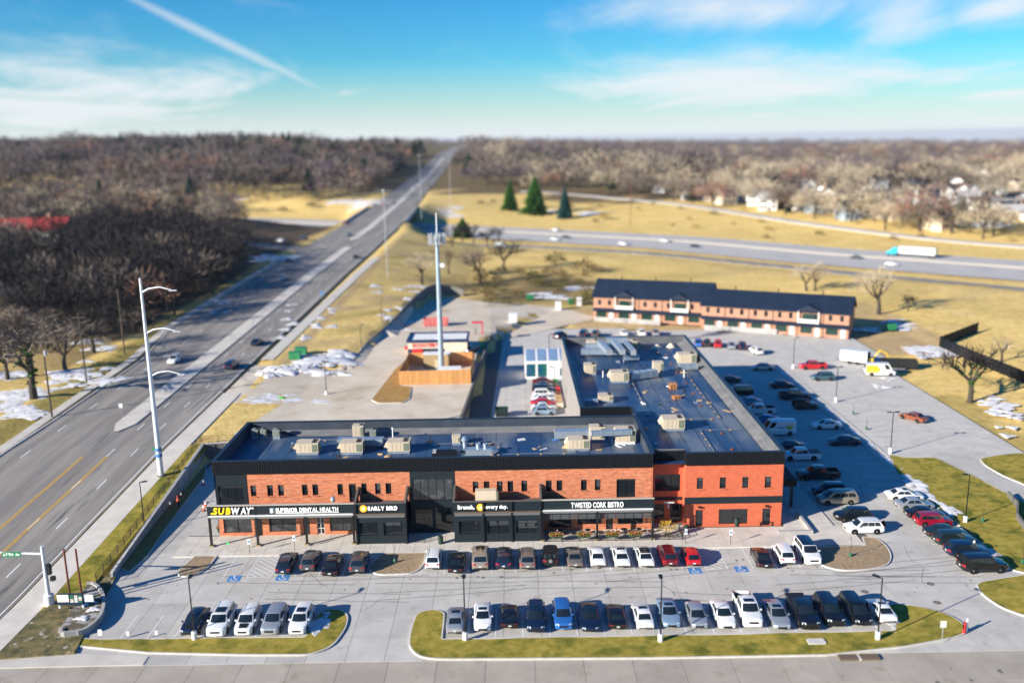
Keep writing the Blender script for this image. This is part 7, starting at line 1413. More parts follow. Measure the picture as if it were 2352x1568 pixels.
# ------------------------------------------------------------------ townhouses
def townhouse(A, B, depth, units, label, gables, EV=6.8, RD=10.6):
    A, B = Vector(A), Vector(B); d = B - A; Lh = d.length; ang = math.atan2(d.y, d.x); t_ = thing('townhouse_row', label, 'building', (A.x, A.y, 0.05), ang); ov = .5
    w = Lh / units
    for i in range(units):
        x0, x1 = i * w, (i + 1) * w
        holes = [(x0 + w * .2, x0 + w * .34, 4.2, 5.6), (x0 + w * .64, x0 + w * .78, 4.2, 5.6)]
        m1 = wall_x(x0, x1, 3.0, EV, 0, holes, .15); m1.build('upper_wall', m_brickC, t_, local=True)
        lo_ = [(x0 + w * .12, x0 + w * .58, .7, 2.4), (x0 + w * .66, x0 + w * .86, .1, 2.4)]; wall_x(x0, x1, 0, 3.0, .0, lo_, .3).build('lower_wall', m_brickC, t_, local=True)
        for h in holes:
            cx, r = (h[0] + h[1]) / 2, (h[1] - h[0]) / 2; MB().add([(h[0], .12, h[2]), (h[1], .12, h[2]), (h[1], .12, h[3]), (h[0], .12, h[3])], [(0, 1, 2, 3)]).build('window', m_glass, t_, local=True); MB().box(h[0] - .1, -.06, h[3], h[1] + .1, -.004, h[3] + .18).build('lintel', m_brickC, t_, local=True)
        MB().face([(lo_[0][0], .25, .7), (lo_[0][1], .25, .7), (lo_[0][1], .25, 2.4), (lo_[0][0], .25, 2.4)]).build('shop_window', M('greenish_glass', (.015, .045, .035), .08, spec=.7), t_, local=True)
        MB().face([(lo_[1][0], .2, .1), (lo_[1][1], .2, .1), (lo_[1][1], .2, 2.4), (lo_[1][0], .2, 2.4)]).build('door', m_white, t_, local=True)
        MB().box(x1 - .08, -.12, 0, x1 + .04, -.01, EV).build('downpipe', m_black, t_, local=True)
        MB().add([(x0, -.9, 2.7), (x1, -.9, 2.7), (x1, -.01, 3.35), (x0, -.01, 3.35), (x0, -.9, 2.55), (x1, -.9, 2.55)], [(0, 1, 2, 3), (4, 5, 1, 0), (4, 0, 3)]).build('pent_roof', m_shing, t_, local=True)
    mb = MB(); mb.face([(0, 0, 0), (0, depth, 0), (0, depth, EV), (0, depth / 2, RD - .2), (0, 0, EV)]); mb.face([(Lh, 0, 0), (Lh, depth, 0), (Lh, depth, EV), (Lh, depth / 2, RD - .2), (Lh, 0, EV)]); mb.face([(0, depth, 0), (Lh, depth, 0), (Lh, depth, EV), (0, depth, EV)]); mb.build('end_wall', m_brickC, t_, local=True)
    e = EV - ov * (RD - EV) / (depth / 2); mb = MB()
    for s in (0, 1):
        ya, yb = (-ov, depth / 2) if s == 0 else (depth + ov, depth / 2); mb.add([(-.5, ya, e), (Lh + .5, ya, e), (Lh + .5, yb, RD), (-.5, yb, RD), (-.5, ya, e - .2), (Lh + .5, ya, e - .2), (Lh + .5, yb, RD - .2), (-.5, yb, RD - .2)], [(0, 1, 2, 3), (4, 5, 6, 7), (0, 1, 5, 4), (1, 2, 6, 5), (3, 0, 4, 7)])
    rf = mb.build('roof', m_shing, t_, local=True)
    for k in range(3): MB().tube([(Lh * (.2 + .3 * k), depth * .55, RD - .6), (Lh * (.2 + .3 * k), depth * .55, RD + .9)], .12, 6).build('roof_pipe', m_black, rf, local=True)
    for gx, gw in gables:
        mb = MB(); z0 = EV - .1; mb.add([(gx - gw, -.9, z0), (gx + gw, -.9, z0), (gx, -.9, z0 + gw * .5), (gx - gw, 2.6, z0), (gx + gw, 2.6, z0), (gx, 2.6 + gw * .3, z0 + gw * .5)], [(0, 1, 2), (0, 2, 5, 3), (1, 4, 5, 2)]); mb.build('gable', m_shing, t_, local=True)
        for x in (gx - gw * .8, gx + gw * .8): MB().box(x - .1, -.8, 3.3, x + .1, -.6, EV - .1).build('balcony_post', m_white, t_, local=True)
        MB().box(gx - gw * .8, -.8, 3.4, gx + gw * .8, -.74, 4.3).build('balcony_rail', m_white, t_, local=True); MB().box(gx - gw * .5, -.05, 3.5, gx + gw * .5, -.008, 5.6).build('balcony_window', MATS['greenish_glass'], t_, local=True)
A1, A2, B1, B2 = (22.4, 242.2), (51.6, 230.9), (49.0, 228.6), (81.2, 212.6)
townhouse(A1, A2, 11, 5, 'left two-storey pale brick townhouse row with dark roof and two gables', [(8.6, 3.0), (23.5, 2.8)]); townhouse(B1, B2, 11, 6, 'right two-storey pale brick townhouse row with dark roof and one gable', [(26.5, 3.0)], 6.4, 9.6)
for k, (u, v, lab) in enumerate(((1440, 742, 'left concrete ramp wall before the townhouses'), (1700, 762, 'right concrete ramp wall before the townhouses'))):
    p = G(u, v, 0); t_ = thing('ramp_wall', lab, 'wall', (p.x, p.y, 0), R(-23)); MB().box(-9, -.2, 0, 9, .2, 1.1).build('wall_panel', m_wallc, t_, local=True); MB().box(-9.1, -.28, 1.1, 9.1, .28, 1.2).build('coping', m_kerb, t_, local=True)
# ------------------------------------------------------------------ plant and things at the east edge
p = G(1968, 838, 0); t_ = thing('cargo_trailer', 'white enclosed trailer with its dark rear door open', 'trailer', (p.x, p.y + 1.5, 0), R(-35)); MB().box(-2.8, -1.1, .6, 2.8, 1.1, 2.9).build('box', m_poleW, t_, local=True); MB().box(2.81, -.95, .75, 2.85, .95, 2.7).build('dark_doorway_sheet', m_black, t_, local=True); MB().tube([(-2.8, 0, .55), (-4, 0, .5)], .06, 5).build('tow_bar', m_black, t_, local=True)  # black sheet stands in for the unlit inside behind the open door
for x in (-.5, .5):
    for s in (-1, 1): w = put('wheel', WM['suv'][0], t_, (x * 1.6, s * 1.05, .37)); put('rim', WM['suv'][1], w)
p = G(2005, 842, 0); t_ = thing('excavator', 'small yellow excavator with dark cab behind the yellow and white van', 'excavator', (p.x, p.y + 2.5, 0), R(-20)); MB().box(-1.2, -.9, .7, .9, .9, 1.5).build('house', PAINT['yellow'], t_, local=True); MB().box(-1.0, -.8, 1.5, .3, .3, 2.7).build('cab', m_glass, t_, local=True); MB().tube([(.8, 0, 1.3), (2.1, 0, 3.1), (3.6, 0, 2.5), (4.0, 0, 1.2)], [.2, .2, .16, .12], 6).build('boom', PAINT['yellow'], t_, local=True); MB().box(3.7, -.3, .6, 4.3, .3, 1.2).build('bucket', m_rust, t_, local=True)
for s in (-1, 1): MB().prism(round_poly([(-1.4, s * .75 - .2), (1.3, s * .75 - .2), (1.3, s * .75 + .2), (-1.4, s * .75 + .2)], .1), 0, .7).build('track', m_black, t_, local=True)
bf = [(2155, 800), (2235, 772)]
def black_fence():
    t_ = thing('screen_fence', 'tall black screen fence with a corner on the eastern grass', 'fence', (98, 201.5, 0)); P_ = [Vector((113.5, 215, 0)), Vector((98, 201.5, 0)), Vector((99.5, 165, 0)), Vector((100.5, 140, 0))]
    for a, b in zip(P_[:-1], P_[1:]):
        n = max(1, round((b - a).length / 3)); d = (b - a) / n; nn = Vector((-d.y, d.x, 0)).normalized() * .04
        for i in range(n):
            q, r = a + d * i, a + d * (i + 1); z0, z1 = T1(q.x, q.y), T1(r.x, r.y); e = d.normalized() * .03; mb = MB(); q2, r2 = q + e, r - e
            mb.add([(*(q2 - nn).xy, z0), (*(r2 - nn).xy, z1), (*(r2 + nn).xy, z1), (*(q2 + nn).xy, z0), (*(q2 - nn).xy, z0 + 2.4), (*(r2 - nn).xy, z1 + 2.4), (*(r2 + nn).xy, z1 + 2.4), (*(q2 + nn).xy, z0 + 2.4)], [(4, 5, 6, 7), (0, 1, 5, 4), (1, 2, 6, 5), (2, 3, 7, 6), (3, 0, 4, 7)]); mb.build('fence_panel', m_char, t_)
            MB().box(q.x - .08, q.y - .08, z0 - .2, q.x + .08, q.y + .08, z0 + 2.5).build('post', m_black, t_)
black_fence()
wall_line('retaining_wall', 'low dark curved wall at the right edge of the picture', [(p.x, p.y, 0, .9) for p in [G(u, v, .1) for u, v in ((2315, 1140), (2337, 1165), (2335, 1190), (2352, 1215))]], .25, m_wallb)
sheet('sidewalk', [(-54.35, 77.8), (-46, 77.9), (-36, 78.0), (-36, 79.4), (-44, 80.2), (-50.9, 80.4), (-54.35, 80.4)], .06, 2, m_walk, lambda x, y: 0 * x, rim=.2)
# ------------------------------------------------------------------ trees
m_bark = M('bark', (.075, .058, .045), .95, col2=(.05, .04, .03), scale=3); m_ivy = M('ivy_leaf', (.05, .13, .015), .8, col2=(.03, .08, .01), scale=2)
TW = dict(grey=M('twig_grey', (.20, .16, .13), .95, col2=(.145, .115, .095), scale=.15, spec=.1), tan=M('twig_tan', (.50, .415, .29), .95, col2=(.39, .315, .215), scale=.12, spec=.1), russet=M('twig_russet', (.32, .16, .105), .95, col2=(.25, .13, .09), scale=.15, spec=.1), dark=M('twig_dark', (.040, .034, .033), .95, col2=(.026, .023, .024), scale=.15, spec=.1), plum=M('twig_plum', (.17, .125, .135), .95, col2=(.12, .095, .105), scale=.1, spec=.1))
m_pine = M('evergreen', (.022, .068, .026), .9, col2=(.014, .045, .022), scale=.4, spec=.15); m_pine2 = M('bright_evergreen', (.05, .14, .015), .9, col2=(.03, .09, .012), scale=.5, spec=.15); m_spruce = M('blue_spruce', (.025, .085, .075), .9, col2=(.018, .06, .055), scale=.5, spec=.15)
def branch_tree(seed, h, spread, depth=4, kids=(5, 4, 4, 4), twiglets=5, tw=.035, trunk=.28, r0=.28):
    """a bare tree: trunk and limbs as tapering tubes, fine twigs as slivers"""
    rr = random.Random(seed); limbs = MB(); tv, tfc = [], []
    def rnd_dir(d, a): 
        o = d.orthogonal().normalized(); o.rotate(Matrix.Rotation(rr.uniform(0, 6.283), 3, d)); return (d * math.cos(a) + o * math.sin(a)).normalized()
    def sliver(p, q, w):
        d = (q - p); e = d.orthogonal().normalized() * w; n = len(tv); tv.extend([p - e, p + e, q]); tfc.append((n, n + 1, n + 2))
    def grow(p, d, ln, r, lv):
        q = p + d * ln * .55; d2 = (d + Vector((rr.uniform(-.25, .25), rr.uniform(-.25, .25), .12))).normalized(); e = q + d2 * ln * .45
        if lv < 2: limbs.tube([p, q, e], [r, r * .78, r * .55], 6 if lv == 0 else 5, cap=False)
        elif lv < depth - 1: 
            for a, b, w in ((p, q, r), (q, e, r * .75)):
                o = (b - a).orthogonal().normalized() * w; s = (b - a).cross(o).normalized() * w; n = len(tv); tv.extend([a + o, a - o * .5 + s, a - o * .5 - s, b + o * .7, b - o * .35 + s * .7, b - o * .35 - s * .7]); tfc.extend([(n, n + 1, n + 4, n + 3), (n + 1, n + 2, n + 5, n + 4), (n + 2, n, n + 3, n + 5)])
        else:
            sliver(p, e, tw * 1.3)
            for _ in range(twiglets): sliver(p.lerp(e, rr.uniform(.2, 1)), p.lerp(e, rr.uniform(.3, 1)) + rnd_dir(d2, rr.uniform(.3, 1.1)) * ln * rr.uniform(.5, 1.0), tw)
            return
        for k in range(kids[min(lv, len(kids) - 1)]):
            t = rr.uniform(.45, 1) if lv else rr.uniform(.8, 1); s = p.lerp(q, t / .55) if t < .55 else q.lerp(e, (t - .55) / .45)
            nd = rnd_dir(d2, rr.uniform(.35, .95) * spread); nd = (nd + Vector((0, 0, .18))).normalized(); grow(s, nd, ln * rr.uniform(.62, .85) * (1.0 if lv else h * (1 - trunk) * .42 / (h * trunk)), r * .5, lv + 1)
    grow(Vector((0, 0, -.3)), Vector((rr.uniform(-.06, .06), rr.uniform(-.06, .06), 1)).normalized(), h * trunk, r0, 0)
    zs = max(v.z for v in tv); f = h / zs; tv = [v * f for v in tv]; limbs.v = [tuple(c * f for c in v) for v in limbs.v]
    tm = limbs.mesh('trunk', m_bark, 60); cm = bpy.data.meshes.new('crown'); cm.from_pydata([tuple(v) for v in tv], [], tfc); cm.materials.append(TW['grey']); cm.update(); return tm, cm
PROTO = [branch_tree(11, 10, 1.0), branch_tree(12, 10, 1.15), branch_tree(13, 10, .85), branch_tree(14, 10, 1.3, trunk=.22)]
def puff_arrays(seed, n, rx, rz, zc_, lw, ln):
    """slivers spread through a domed crown of unit height"""
    r = np.random.default_rng(seed); d = r.normal(size=(n, 3)); d[:, 2] = np.abs(d[:, 2]) * .9 - .25; d /= np.linalg.norm(d, axis=1)[:, None]
    lobes = 1 + .28 * np.sin(d[:, 0] * 5 + seed) * np.cos(d[:, 1] * 4 + seed * 2) + .15 * np.sin(9 * d[:, 2] + 3 * d[:, 0])
    q = r.uniform(.25, 1, n) ** .45 * lobes; c = d * q[:, None] * np.array([rx, rx, rz]); c[:, 2] += zc_
    a = d + r.normal(size=(n, 3)) * .55 + np.array([0, 0, .35]); a /= np.linalg.norm(a, axis=1)[:, None]
    e = np.cross(a, r.normal(size=(n, 3))); e /= np.linalg.norm(e, axis=1)[:, None]
    l_ = r.uniform(.6, 1.3, n)[:, None] * ln; return np.stack([c - e * lw, c + e * lw, c + a * l_], 1)
PUFF = [puff_arrays(s, 300, .46, .42, .56, .0105, .17) for s in range(5)]
PUFFLO = [puff_arrays(s + 20, 150, .5, .42, .56, .0155, .20) for s in range(4)]
def wood(name, label, pts, lib, mats_keys, pick, hfun):
    """a mass of trees nobody could count: one mesh"""
    V, F3, mi = [], [], []; ZT = T(np.array([p[0] for p in pts]), np.array([p[1] for p in pts]))
    for k, (x, y) in enumerate(pts):
        h = hfun(); tri = lib[k % len(lib)]; a = rng.uniform(0, 6.28); ca, sa = math.cos(a), math.sin(a); q = tri.reshape(-1, 3) * h * np.array([1, 1, 1]); z = float(ZT[k]) - .3
        w = rng.uniform(.85, 1.2); V.append(np.stack([(q[:, 0] * ca - q[:, 1] * sa) * w + x, (q[:, 0] * sa + q[:, 1] * ca) * w + y, q[:, 2] + z], 1)); mi.append(np.full(len(tri), pick(x, y)))
        r = h * .022; t = np.array([[(-r, -r, 0), (r, -r, 0), (0, 0, h * .7)], [(r, -r, 0), (0, r, 0), (0, 0, h * .7)], [(0, r, 0), (-r, -r, 0), (0, 0, h * .7)]]).reshape(-1, 3) + np.array([x, y, z]); V.append(t); mi.append(np.full(3, len(mats_keys)))
    V = np.concatenate(V); mi = np.concatenate(mi); n = len(V) // 3
    me = bpy.data.meshes.new(name); me.vertices.add(len(V)); me.vertices.foreach_set('co', V.ravel()); me.loops.add(len(V)); me.loops.foreach_set('vertex_index', np.arange(len(V), dtype=np.int32)); me.polygons.add(n); me.polygons.foreach_set('loop_start', (np.arange(n) * 3).astype(np.int32)); me.polygons.foreach_set('loop_total', np.full(n, 3, np.int32))
    for k in mats_keys: me.materials.append(TW[k])
    me.materials.append(m_bark); me.polygons.foreach_set('material_index', mi.astype(np.int32)); me.update(calc_edges=True)
    o = bpy.data.objects.new(name, me); COL.objects.link(o); tag(o, label, 'woodland', None, 'stuff'); return o
def scatter(n, x0, x1, y0, y1, ok, dmin=5.0):
    out = []; cell = {}
    for _ in range(n * 14):
        x, y = rng.uniform(x0, x1), rng.uniform(y0, y1)
        if not ok(x, y): continue
        c = (int(x // dmin), int(y // dmin))
        if any(math.dist((x, y), q) < dmin for i in (-1, 0, 1) for j in (-1, 0, 1) for q in cell.get((c[0] + i, c[1] + j), ())): continue
        cell.setdefault(c, []).append((x, y)); out.append((x, y))
        if len(out) >= n: break
    return out
def D1(x, y): return float(seg_dist(np.array([x]), np.array([y]), HWY)[0])
def inview(x, y, m=1.08): return abs(x) < y * .567 * m + 12
ramp_pts = [Vector(p) for p in left_ramp]
def near_ramp_l(x, y, r): return any((p.x - x) ** 2 + (p.y - y) ** 2 < r * r for p in ramp_pts)
frp = [Vector(p[:2]) for p in far_ramp]
def near_ramp_f(x, y, r): return any((p.x - x) ** 2 + (p.y - y) ** 2 < r * r for p in frp)
def beyond_f(x, y, lo=12):
    q = min(frp, key=lambda p: (p.x - x) ** 2 + (p.y - y) ** 2); return (x - q.x) * .75 + (y - q.y) * .66 > lo
def pk(w):
    w = np.cumsum(np.array(w, float) / sum(w)); return lambda x, y: int(np.searchsorted(w, rng.random()))
# the wood left of the main road
clear = [(-200, 380, 19), (-150, 300, 12), (-122, 262, 9), (-175, 250, 14), (-140, 222, 16)]
def okA(x, y): return x / y < -.302 + .006 * math.sin(y * .21) and x < -92 - .06 * max(0, y - 300) and inview(x, y) and D1(x, y) < (-62 if x > -165 else -22) and not near_ramp_l(x, y, 12) and all(math.hypot(x - a, y - b) > c for a, b, c in clear)
ptsA = scatter(760, -380, -91, 218, 700, okA, 5.6)
wood('woodland', 'bare grey-brown winter wood left of the main road', ptsA, PUFF, ['grey', 'dark', 'tan', 'russet'], lambda x, y: (1 if x > -190 and y < 430 and rng.random() < .82 else pk((.50, .30, .14, .06))(x, y)), lambda: rng.uniform(9, 15))  # most trees near the road get near-black twigs as painted deep shade
def okB(x, y): return inview(x, y) and D1(x, y) > (95 if x > -180 - .0 * y else (24 if x / y < -.31 else 75)) and x < xroad(y) - 36 and inview(x, y) and math.hypot(x, y) < 2100
ptsB = scatter(1000, -640, -100, 480, 1150, okB, 9) + scatter(520, -1150, -110, 1050, 2100, okB, 15)
wood('woodland', 'hazy brown woods on the hill beyond the highway, left of the far road', ptsB, PUFFLO, ['grey', 'dark', 'plum', 'russet'], pk((.52, .24, .2, .04)), lambda: rng.choice((rng.uniform(13, 19), rng.uniform(18, 26))))
def okC(x, y): return x < y * .22 and inview(x, y) and x > xroad(y) + 34 and D1(x, y) > 190 and not near_ramp_f(x, y, 16)
ptsC = scatter(420, -130, 420, 690, 1900, okC, 13)
wood('woodland', 'dark and tan bare woods right of the far road', ptsC, PUFFLO, ['grey', 'tan', 'plum', 'dark'], lambda x, y: pk((.25, .40, .2, .15))(x, y) if y < 1050 else pk((.35, .1, .4, .15))(x, y), lambda: rng.choice((rng.uniform(14, 21), rng.uniform(20, 30))))
def okD(x, y): return x > y * .18 and inview(x, y) and D1(x, y) > 240 and not near_ramp_f(x, y, 18)
ptsD = scatter(820, 110, 1300, 640, 2300, okD, 15)
wood('woodland', 'suburb tree tops fading towards the right horizon', ptsD, PUFFLO, ['tan', 'grey', 'plum', 'russet'], lambda x, y: pk((.52, .30, .1, .08))(x, y) if y < 900 else pk((.16, .34, .42, .08))(x, y), lambda: rng.choice((rng.uniform(10, 15), rng.uniform(14, 22))))
def okE(x, y): return inview(x, y) and (x > xroad(min(y, 5000)) + 60 or x < xroad(min(y, 5000)) - 60)
wood('woodland', 'farthest tree line along the horizon', scatter(900, -3000, 3200, 2100, 5200, okE, 34), [p[:70] * 1.0 for p in PUFFLO], ['plum', 'grey'], pk((.6, .4)), lambda: rng.uniform(22, 30))
HPTS = scatter(66, 90, 360, 400, 640, lambda x, y: inview(x, y) and x > y * .2 and beyond_f(x, y, 24), 15) + scatter(40, 90, 620, 600, 980, lambda x, y: inview(x, y) and x > y * .10 and beyond_f(x, y, 26), 22)
def nohouse(x, y, r=10): return all((x - a) ** 2 + (y - b) ** 2 > r * r and not (abs(x - a * (y / b)) < 8 and 0 < b - y < 34) for a, b in HPTS)
wood('undergrowth', 'dark tangled undergrowth beside the snowy left yard', scatter(230, -175, -92, 165, 232, lambda x, y: inview(x, y, 1.2) and (y > 196 or x < -112) and pnoise(x, y, 9) > -.35, 2.6), PUFFLO, ['dark', 'grey', 'tan'], pk((.55, .3, .15)), lambda: rng.uniform(2.2, 5.5))
# trees that stand apart
def tree(p, h, label, tw='grey', k=None, group=None, sc=None, ivy=False):
    k = random.randrange(len(PROTO)) if k is None else k; t_ = thing('bare_tree', label, 'tree', p, random.uniform(0, 6.28), group); s = h / 10; w = sc or s; t_.scale = (w, w, s)
    put('trunk', PROTO[k][0], t_); o = put('crown', PROTO[k][1], t_); o.material_slots[0].link = 'OBJECT'; o.material_slots[0].material = TW[tw]
    if ivy: put('ivy', IVY, t_)
    return t_
def tuft_col():
    mb = MB(); rr = random.Random(5)
    for v in PROTO[1][0].vertices:
        for _ in range(3):
            c = v.co + Vector((rr.uniform(-.2, .2), rr.uniform(-.2, .2), rr.uniform(-.2, .2))); d = Vector((rr.uniform(-1, 1), rr.uniform(-1, 1), rr.uniform(-1, 1))).normalized(); e = d.orthogonal() * .11; mb.face([c - e, c + d * .26, c + e])
    return mb.mesh('ivy', m_ivy)
IVY = tuft_col()
def T_at(u, v, vt, label, tw='grey', **kw):
    p = G(u, v); x, z = ZY(u, vt, p.y); h_ = max(2.5, z - p.z); return tree(p, h_, label, tw, sc=h_ / 10 * 1.25, **kw)
ORD5 = 'first second third fourth fifth'.split()
T_at(969, 652, 566, 'slim bare tree on the grass left of the cell tower', 'tan'); T_at(1030, 630, 560, 'bare tree directly behind the cell tower pole', 'tan'); T_at(1104, 650, 556, 'bare spreading tree right of the cell tower', 'grey'); T_at(1157, 622, 540, 'dark bare tree beside the near slip road', 'dark')
T_at(2018, 722, 600, 'bare tree right of the townhouse roofs', 'tan'); T_at(1852, 668, 588, 'bare tree rising behind the right townhouse roof, left one', 'tan'); T_at(1872, 668, 600, 'slighter bare tree behind the right townhouse roof', 'tan'); T_at(2228, 920, 775, 'large spreading bare tree with ivy beside the black fence', 'dark', k=1, ivy=True); T_at(2300, 830, 760, 'bare scrubby tree behind the black fence', 'tan'); T_at(2085, 715, 668, 'low dark wind-bent tree on the east grass', 'dark', k=3)
T_at(78, 915, 700, 'tall ivy-clad tree among the snow left of the road', 'grey', k=1, ivy=True); T_at(18, 872, 745, 'bare tree at the left edge by the snowy yard', 'dark'); T_at(150, 850, 700, 'bare tree behind the second utility pole', 'grey'); T_at(215, 810, 680, 'bare tree between the snow and the dark wood', 'dark'); T_at(110, 800, 690, 'thin bare tree over the snowy yard', 'grey', k=2); T_at(45, 790, 690, 'thin bare tree near the left picture edge', 'grey', k=0)
GA = 'bare trees at the edge of the left wood'
for k, (x, y) in enumerate(scatter(56, -125, -88, 218, 352, lambda x, y: okA(x, y) or (x < -89 and x > -94 and y < 285), 5.5)):
    dk = random.random() < .8; tree((x, y, T1(x, y) - .2), random.uniform(9, 14), ('bare near-black' if dk else 'bare grey') + ' tree along the road edge of the left wood', 'dark' if dk else 'grey', group=('near-black' if dk else 'grey') + ' trees at the edge of the left wood')  # near-black twig colour stands in for shade along the wood's road edge
GD = 'pale bare trees among the houses beyond the highway'
ptsT = scatter(230, -40, 640, 400, 1000, lambda x, y: inview(x, y) and y - .3 * x < 860 and x > xroad(y) + 50 and beyond_f(x, y, 17 + 9 * math.sin(x * .06)) and nohouse(x, y), 13.0)
ptsT = ptsT + scatter(64, 60, 420, 330, 640, lambda x, y: beyond_f(x, y, 11) and not beyond_f(x, y, 27) and inview(x, y), 9)
PUFT = []
for s_ in range(4):
    q_ = puff_arrays(60 + s_, 760, .60, .44, .50, .0095, .13).reshape(-1, 3); me_ = bpy.data.meshes.new('crown'); me_.from_pydata(q_.tolist(), [], [(3 * i, 3 * i + 1, 3 * i + 2) for i in range(len(q_) // 3)]); me_.materials.append(TW['tan']); PUFT.append(me_)
mb_ = MB(); mb_.tube([(0, 0, -.05), (0, 0, .4)], [.03, .015], 6); [mb_.tube([(0, 0, .18 + .04 * i), (.22 * math.cos(i * 1.3), .22 * math.sin(i * 1.3), .6 + .03 * i)], [.016, .005], 4) for i in range(6)]; PTR = mb_.mesh('trunk', m_bark)
for x, y in ptsT:
    tw_ = random.choice(('tan', 'tan', 'tan', 'tan', 'tan', 'tan', 'grey', 'grey', 'grey', 'russet', 'dark') if y < 780 else ('tan', 'tan', 'grey', 'grey', 'plum', 'plum', 'russet')); cn_ = dict(tan='cream', grey='grey-brown', russet='russet', dark='near-black', plum='purplish')[tw_]; wh_ = 'between the houses' if x > y * .2 else 'left of the far houses'; t_ = thing('bare_tree', f'broad {cn_} bare tree {wh_} on the far slope', 'tree', (x, y, T1(x, y) - .3), random.uniform(0, 6.28), f'{cn_} trees {wh_}'); h = random.uniform(12, 22); w = h * random.uniform(.95, 1.35); t_.scale = (w, w, h); put('trunk', PTR, t_); o = put('crown', random.choice(PUFT), t_); o.material_slots[0].link = 'OBJECT'; o.material_slots[0].material = TW[tw_]
def conifer_mesh(seed, n, mat_, slim=.3):
    r = random.Random(seed); mb = MB()
    for i in range(n):
        t = (i + r.random()) / n; z = .06 + .94 * t; rad = slim * (1 - t) ** .85 * r.uniform(.65, 1.1) + .012; a = r.uniform(0, 6.283); d = Vector((math.cos(a), math.sin(a), 0)); s = Vector((-d.y, d.x, 0)); b = Vector((0, 0, z + .03)); tip = d * rad + Vector((0, 0, z - .07 * r.random() - .02)); w = .05 * (1 - t * .6)
        mid = b.lerp(tip, .6); mb.face([b, mid - s * w, tip, mid + s * w]); mb.face([b + Vector((0, 0, .02)), mid - s * w * .4 + Vector((0, 0, .035)), tip, mid + s * w * .4 - Vector((0, 0, .03))])
    return mb.mesh('crown', mat_)
CON = [conifer_mesh(1, 420, m_pine), conifer_mesh(2, 420, m_pine2, .36), conifer_mesh(3, 420, m_spruce, .28)]; mbt = MB(); mbt.tube([(0, 0, -.02), (0, 0, .9)], [.025, .006], 6); CTR = mbt.mesh('trunk', m_bark)
def conifer(p, h, label, k=0, group=None, w=1.0):
    t_ = thing('evergreen_tree', label, 'tree', p, random.uniform(0, 6), group); t_.scale = (h * w, h * w, h); put('crown', CON[k], t_); put('trunk', CTR, t_)
def C_at(u, v, vt, label, k, w=1.0): p = G(u, v); x, z = ZY(u, vt, p.y); conifer(p, max(3, z - p.z), label, k, None, w)
C_at(1172, 484, 414, 'slim bright evergreen, leftmost of three beyond the highway', 1); C_at(1229, 494, 406, 'broad bright evergreen, middle of three beyond the highway', 1, 1.25); C_at(1298, 502, 428, 'blue-green spruce, right of three beyond the highway', 2, 1.1); C_at(1063, 545, 500, 'rounded dark evergreen beside the bridge end', 1, 1.9); C_at(415, 505, 465, 'bright green evergreen poking out of the left wood', 1); C_at(1670, 470, 435, 'small dark evergreen on the far bank, left one', 0); C_at(1810, 488, 450, 'small dark evergreen on the far bank, right one', 0)
for k, (u, v, vt) in enumerate(((1038, 566, 512), (1062, 556, 505), (1088, 560, 508), (1120, 566, 515), (1146, 556, 518))): T_at(u, v, vt, ORD5[k] + ' of the dark clump behind the cell tower from the left', 'dark')
SKY = []
for u, d_ in [(q, random.uniform(1000, 1500)) for q in np.linspace(520, 1010, 46)] + [(q, random.uniform(900, 1500)) for q in np.linspace(1085, 1420, 16)]:
    az = (u - 1176) / FPX; x, y = az * d_, d_
    if abs(x - float(xroad(y))) > 30: SKY.append((x, y))
for x, y in SKY: conifer((x, y, T1(x, y) + 2), random.uniform(15, 25), 'dark evergreen on the skyline either side of the far road', 0, 'evergreens on the skyline', 1.5)
GEV = 'scattered evergreens in the woods'
for x, y in scatter(50, -420, -110, 600, 1300, okB, 14) + scatter(46, -520, -120, 950, 1500, okB, 16): conifer((x, y, T1(x, y) + 3), random.uniform(15, 23), 'dark evergreen among the bare woods on the left hill', 0, GEV, 1.2)
for kq, (x, y) in [(random.choice((0, 0, 1, 2)), q) for q in scatter(60, 60, 620, 420, 1000, lambda x, y: beyond_f(x, y, 18) and inview(x, y), 16)]: conifer((x, y, T1(x, y)), random.uniform(8, 15), ('dark', 'bright green', 'blue-green')[kq] + ' evergreen among the suburb houses', kq, ('dark', 'bright green', 'blue-green')[kq] + ' evergreens among the houses', 1.15)
for x, y in scatter(12, -300, -110, 240, 420, okA, 12): conifer((x, y, T1(x, y)), random.uniform(8, 13), 'dark evergreen inside the left wood', 0, 'evergreens in the left wood', 1.0)
# bushes
BUSH = [puff_arrays(40 + s, 260, .8, .55, .35, .03, .3) for s in range(2)]
def bush_mesh(k, mat_):
    q = BUSH[k].reshape(-1, 3); me = bpy.data.meshes.new('crown'); me.from_pydata(q.tolist(), [], [(3 * i, 3 * i + 1, 3 * i + 2) for i in range(len(q) // 3)]); me.materials.append(mat_); return me
BM = [bush_mesh(0, M('bush_brown', (.16, .11, .05), .95, spec=.1)), bush_mesh(1, M('bush_olive', (.10, .09, .03), .95, spec=.1)), bush_mesh(1, M('bush_straw', (.34, .24, .08), .95, spec=.1)), bush_mesh(0, M('yellow_leaf', (.58, .36, .04), .8, spec=.2))]
def bush(p, r, label, k=0, group=None):
    t_ = thing('shrub', label, 'shrub', p, random.uniform(0, 6), group); t_.scale = (r, r, r); put('crown', BM[k], t_); MB().tube([(0, 0, -.1), (.05, 0, .5)], .05, 5).build('stem', m_bark, t_, local=True)
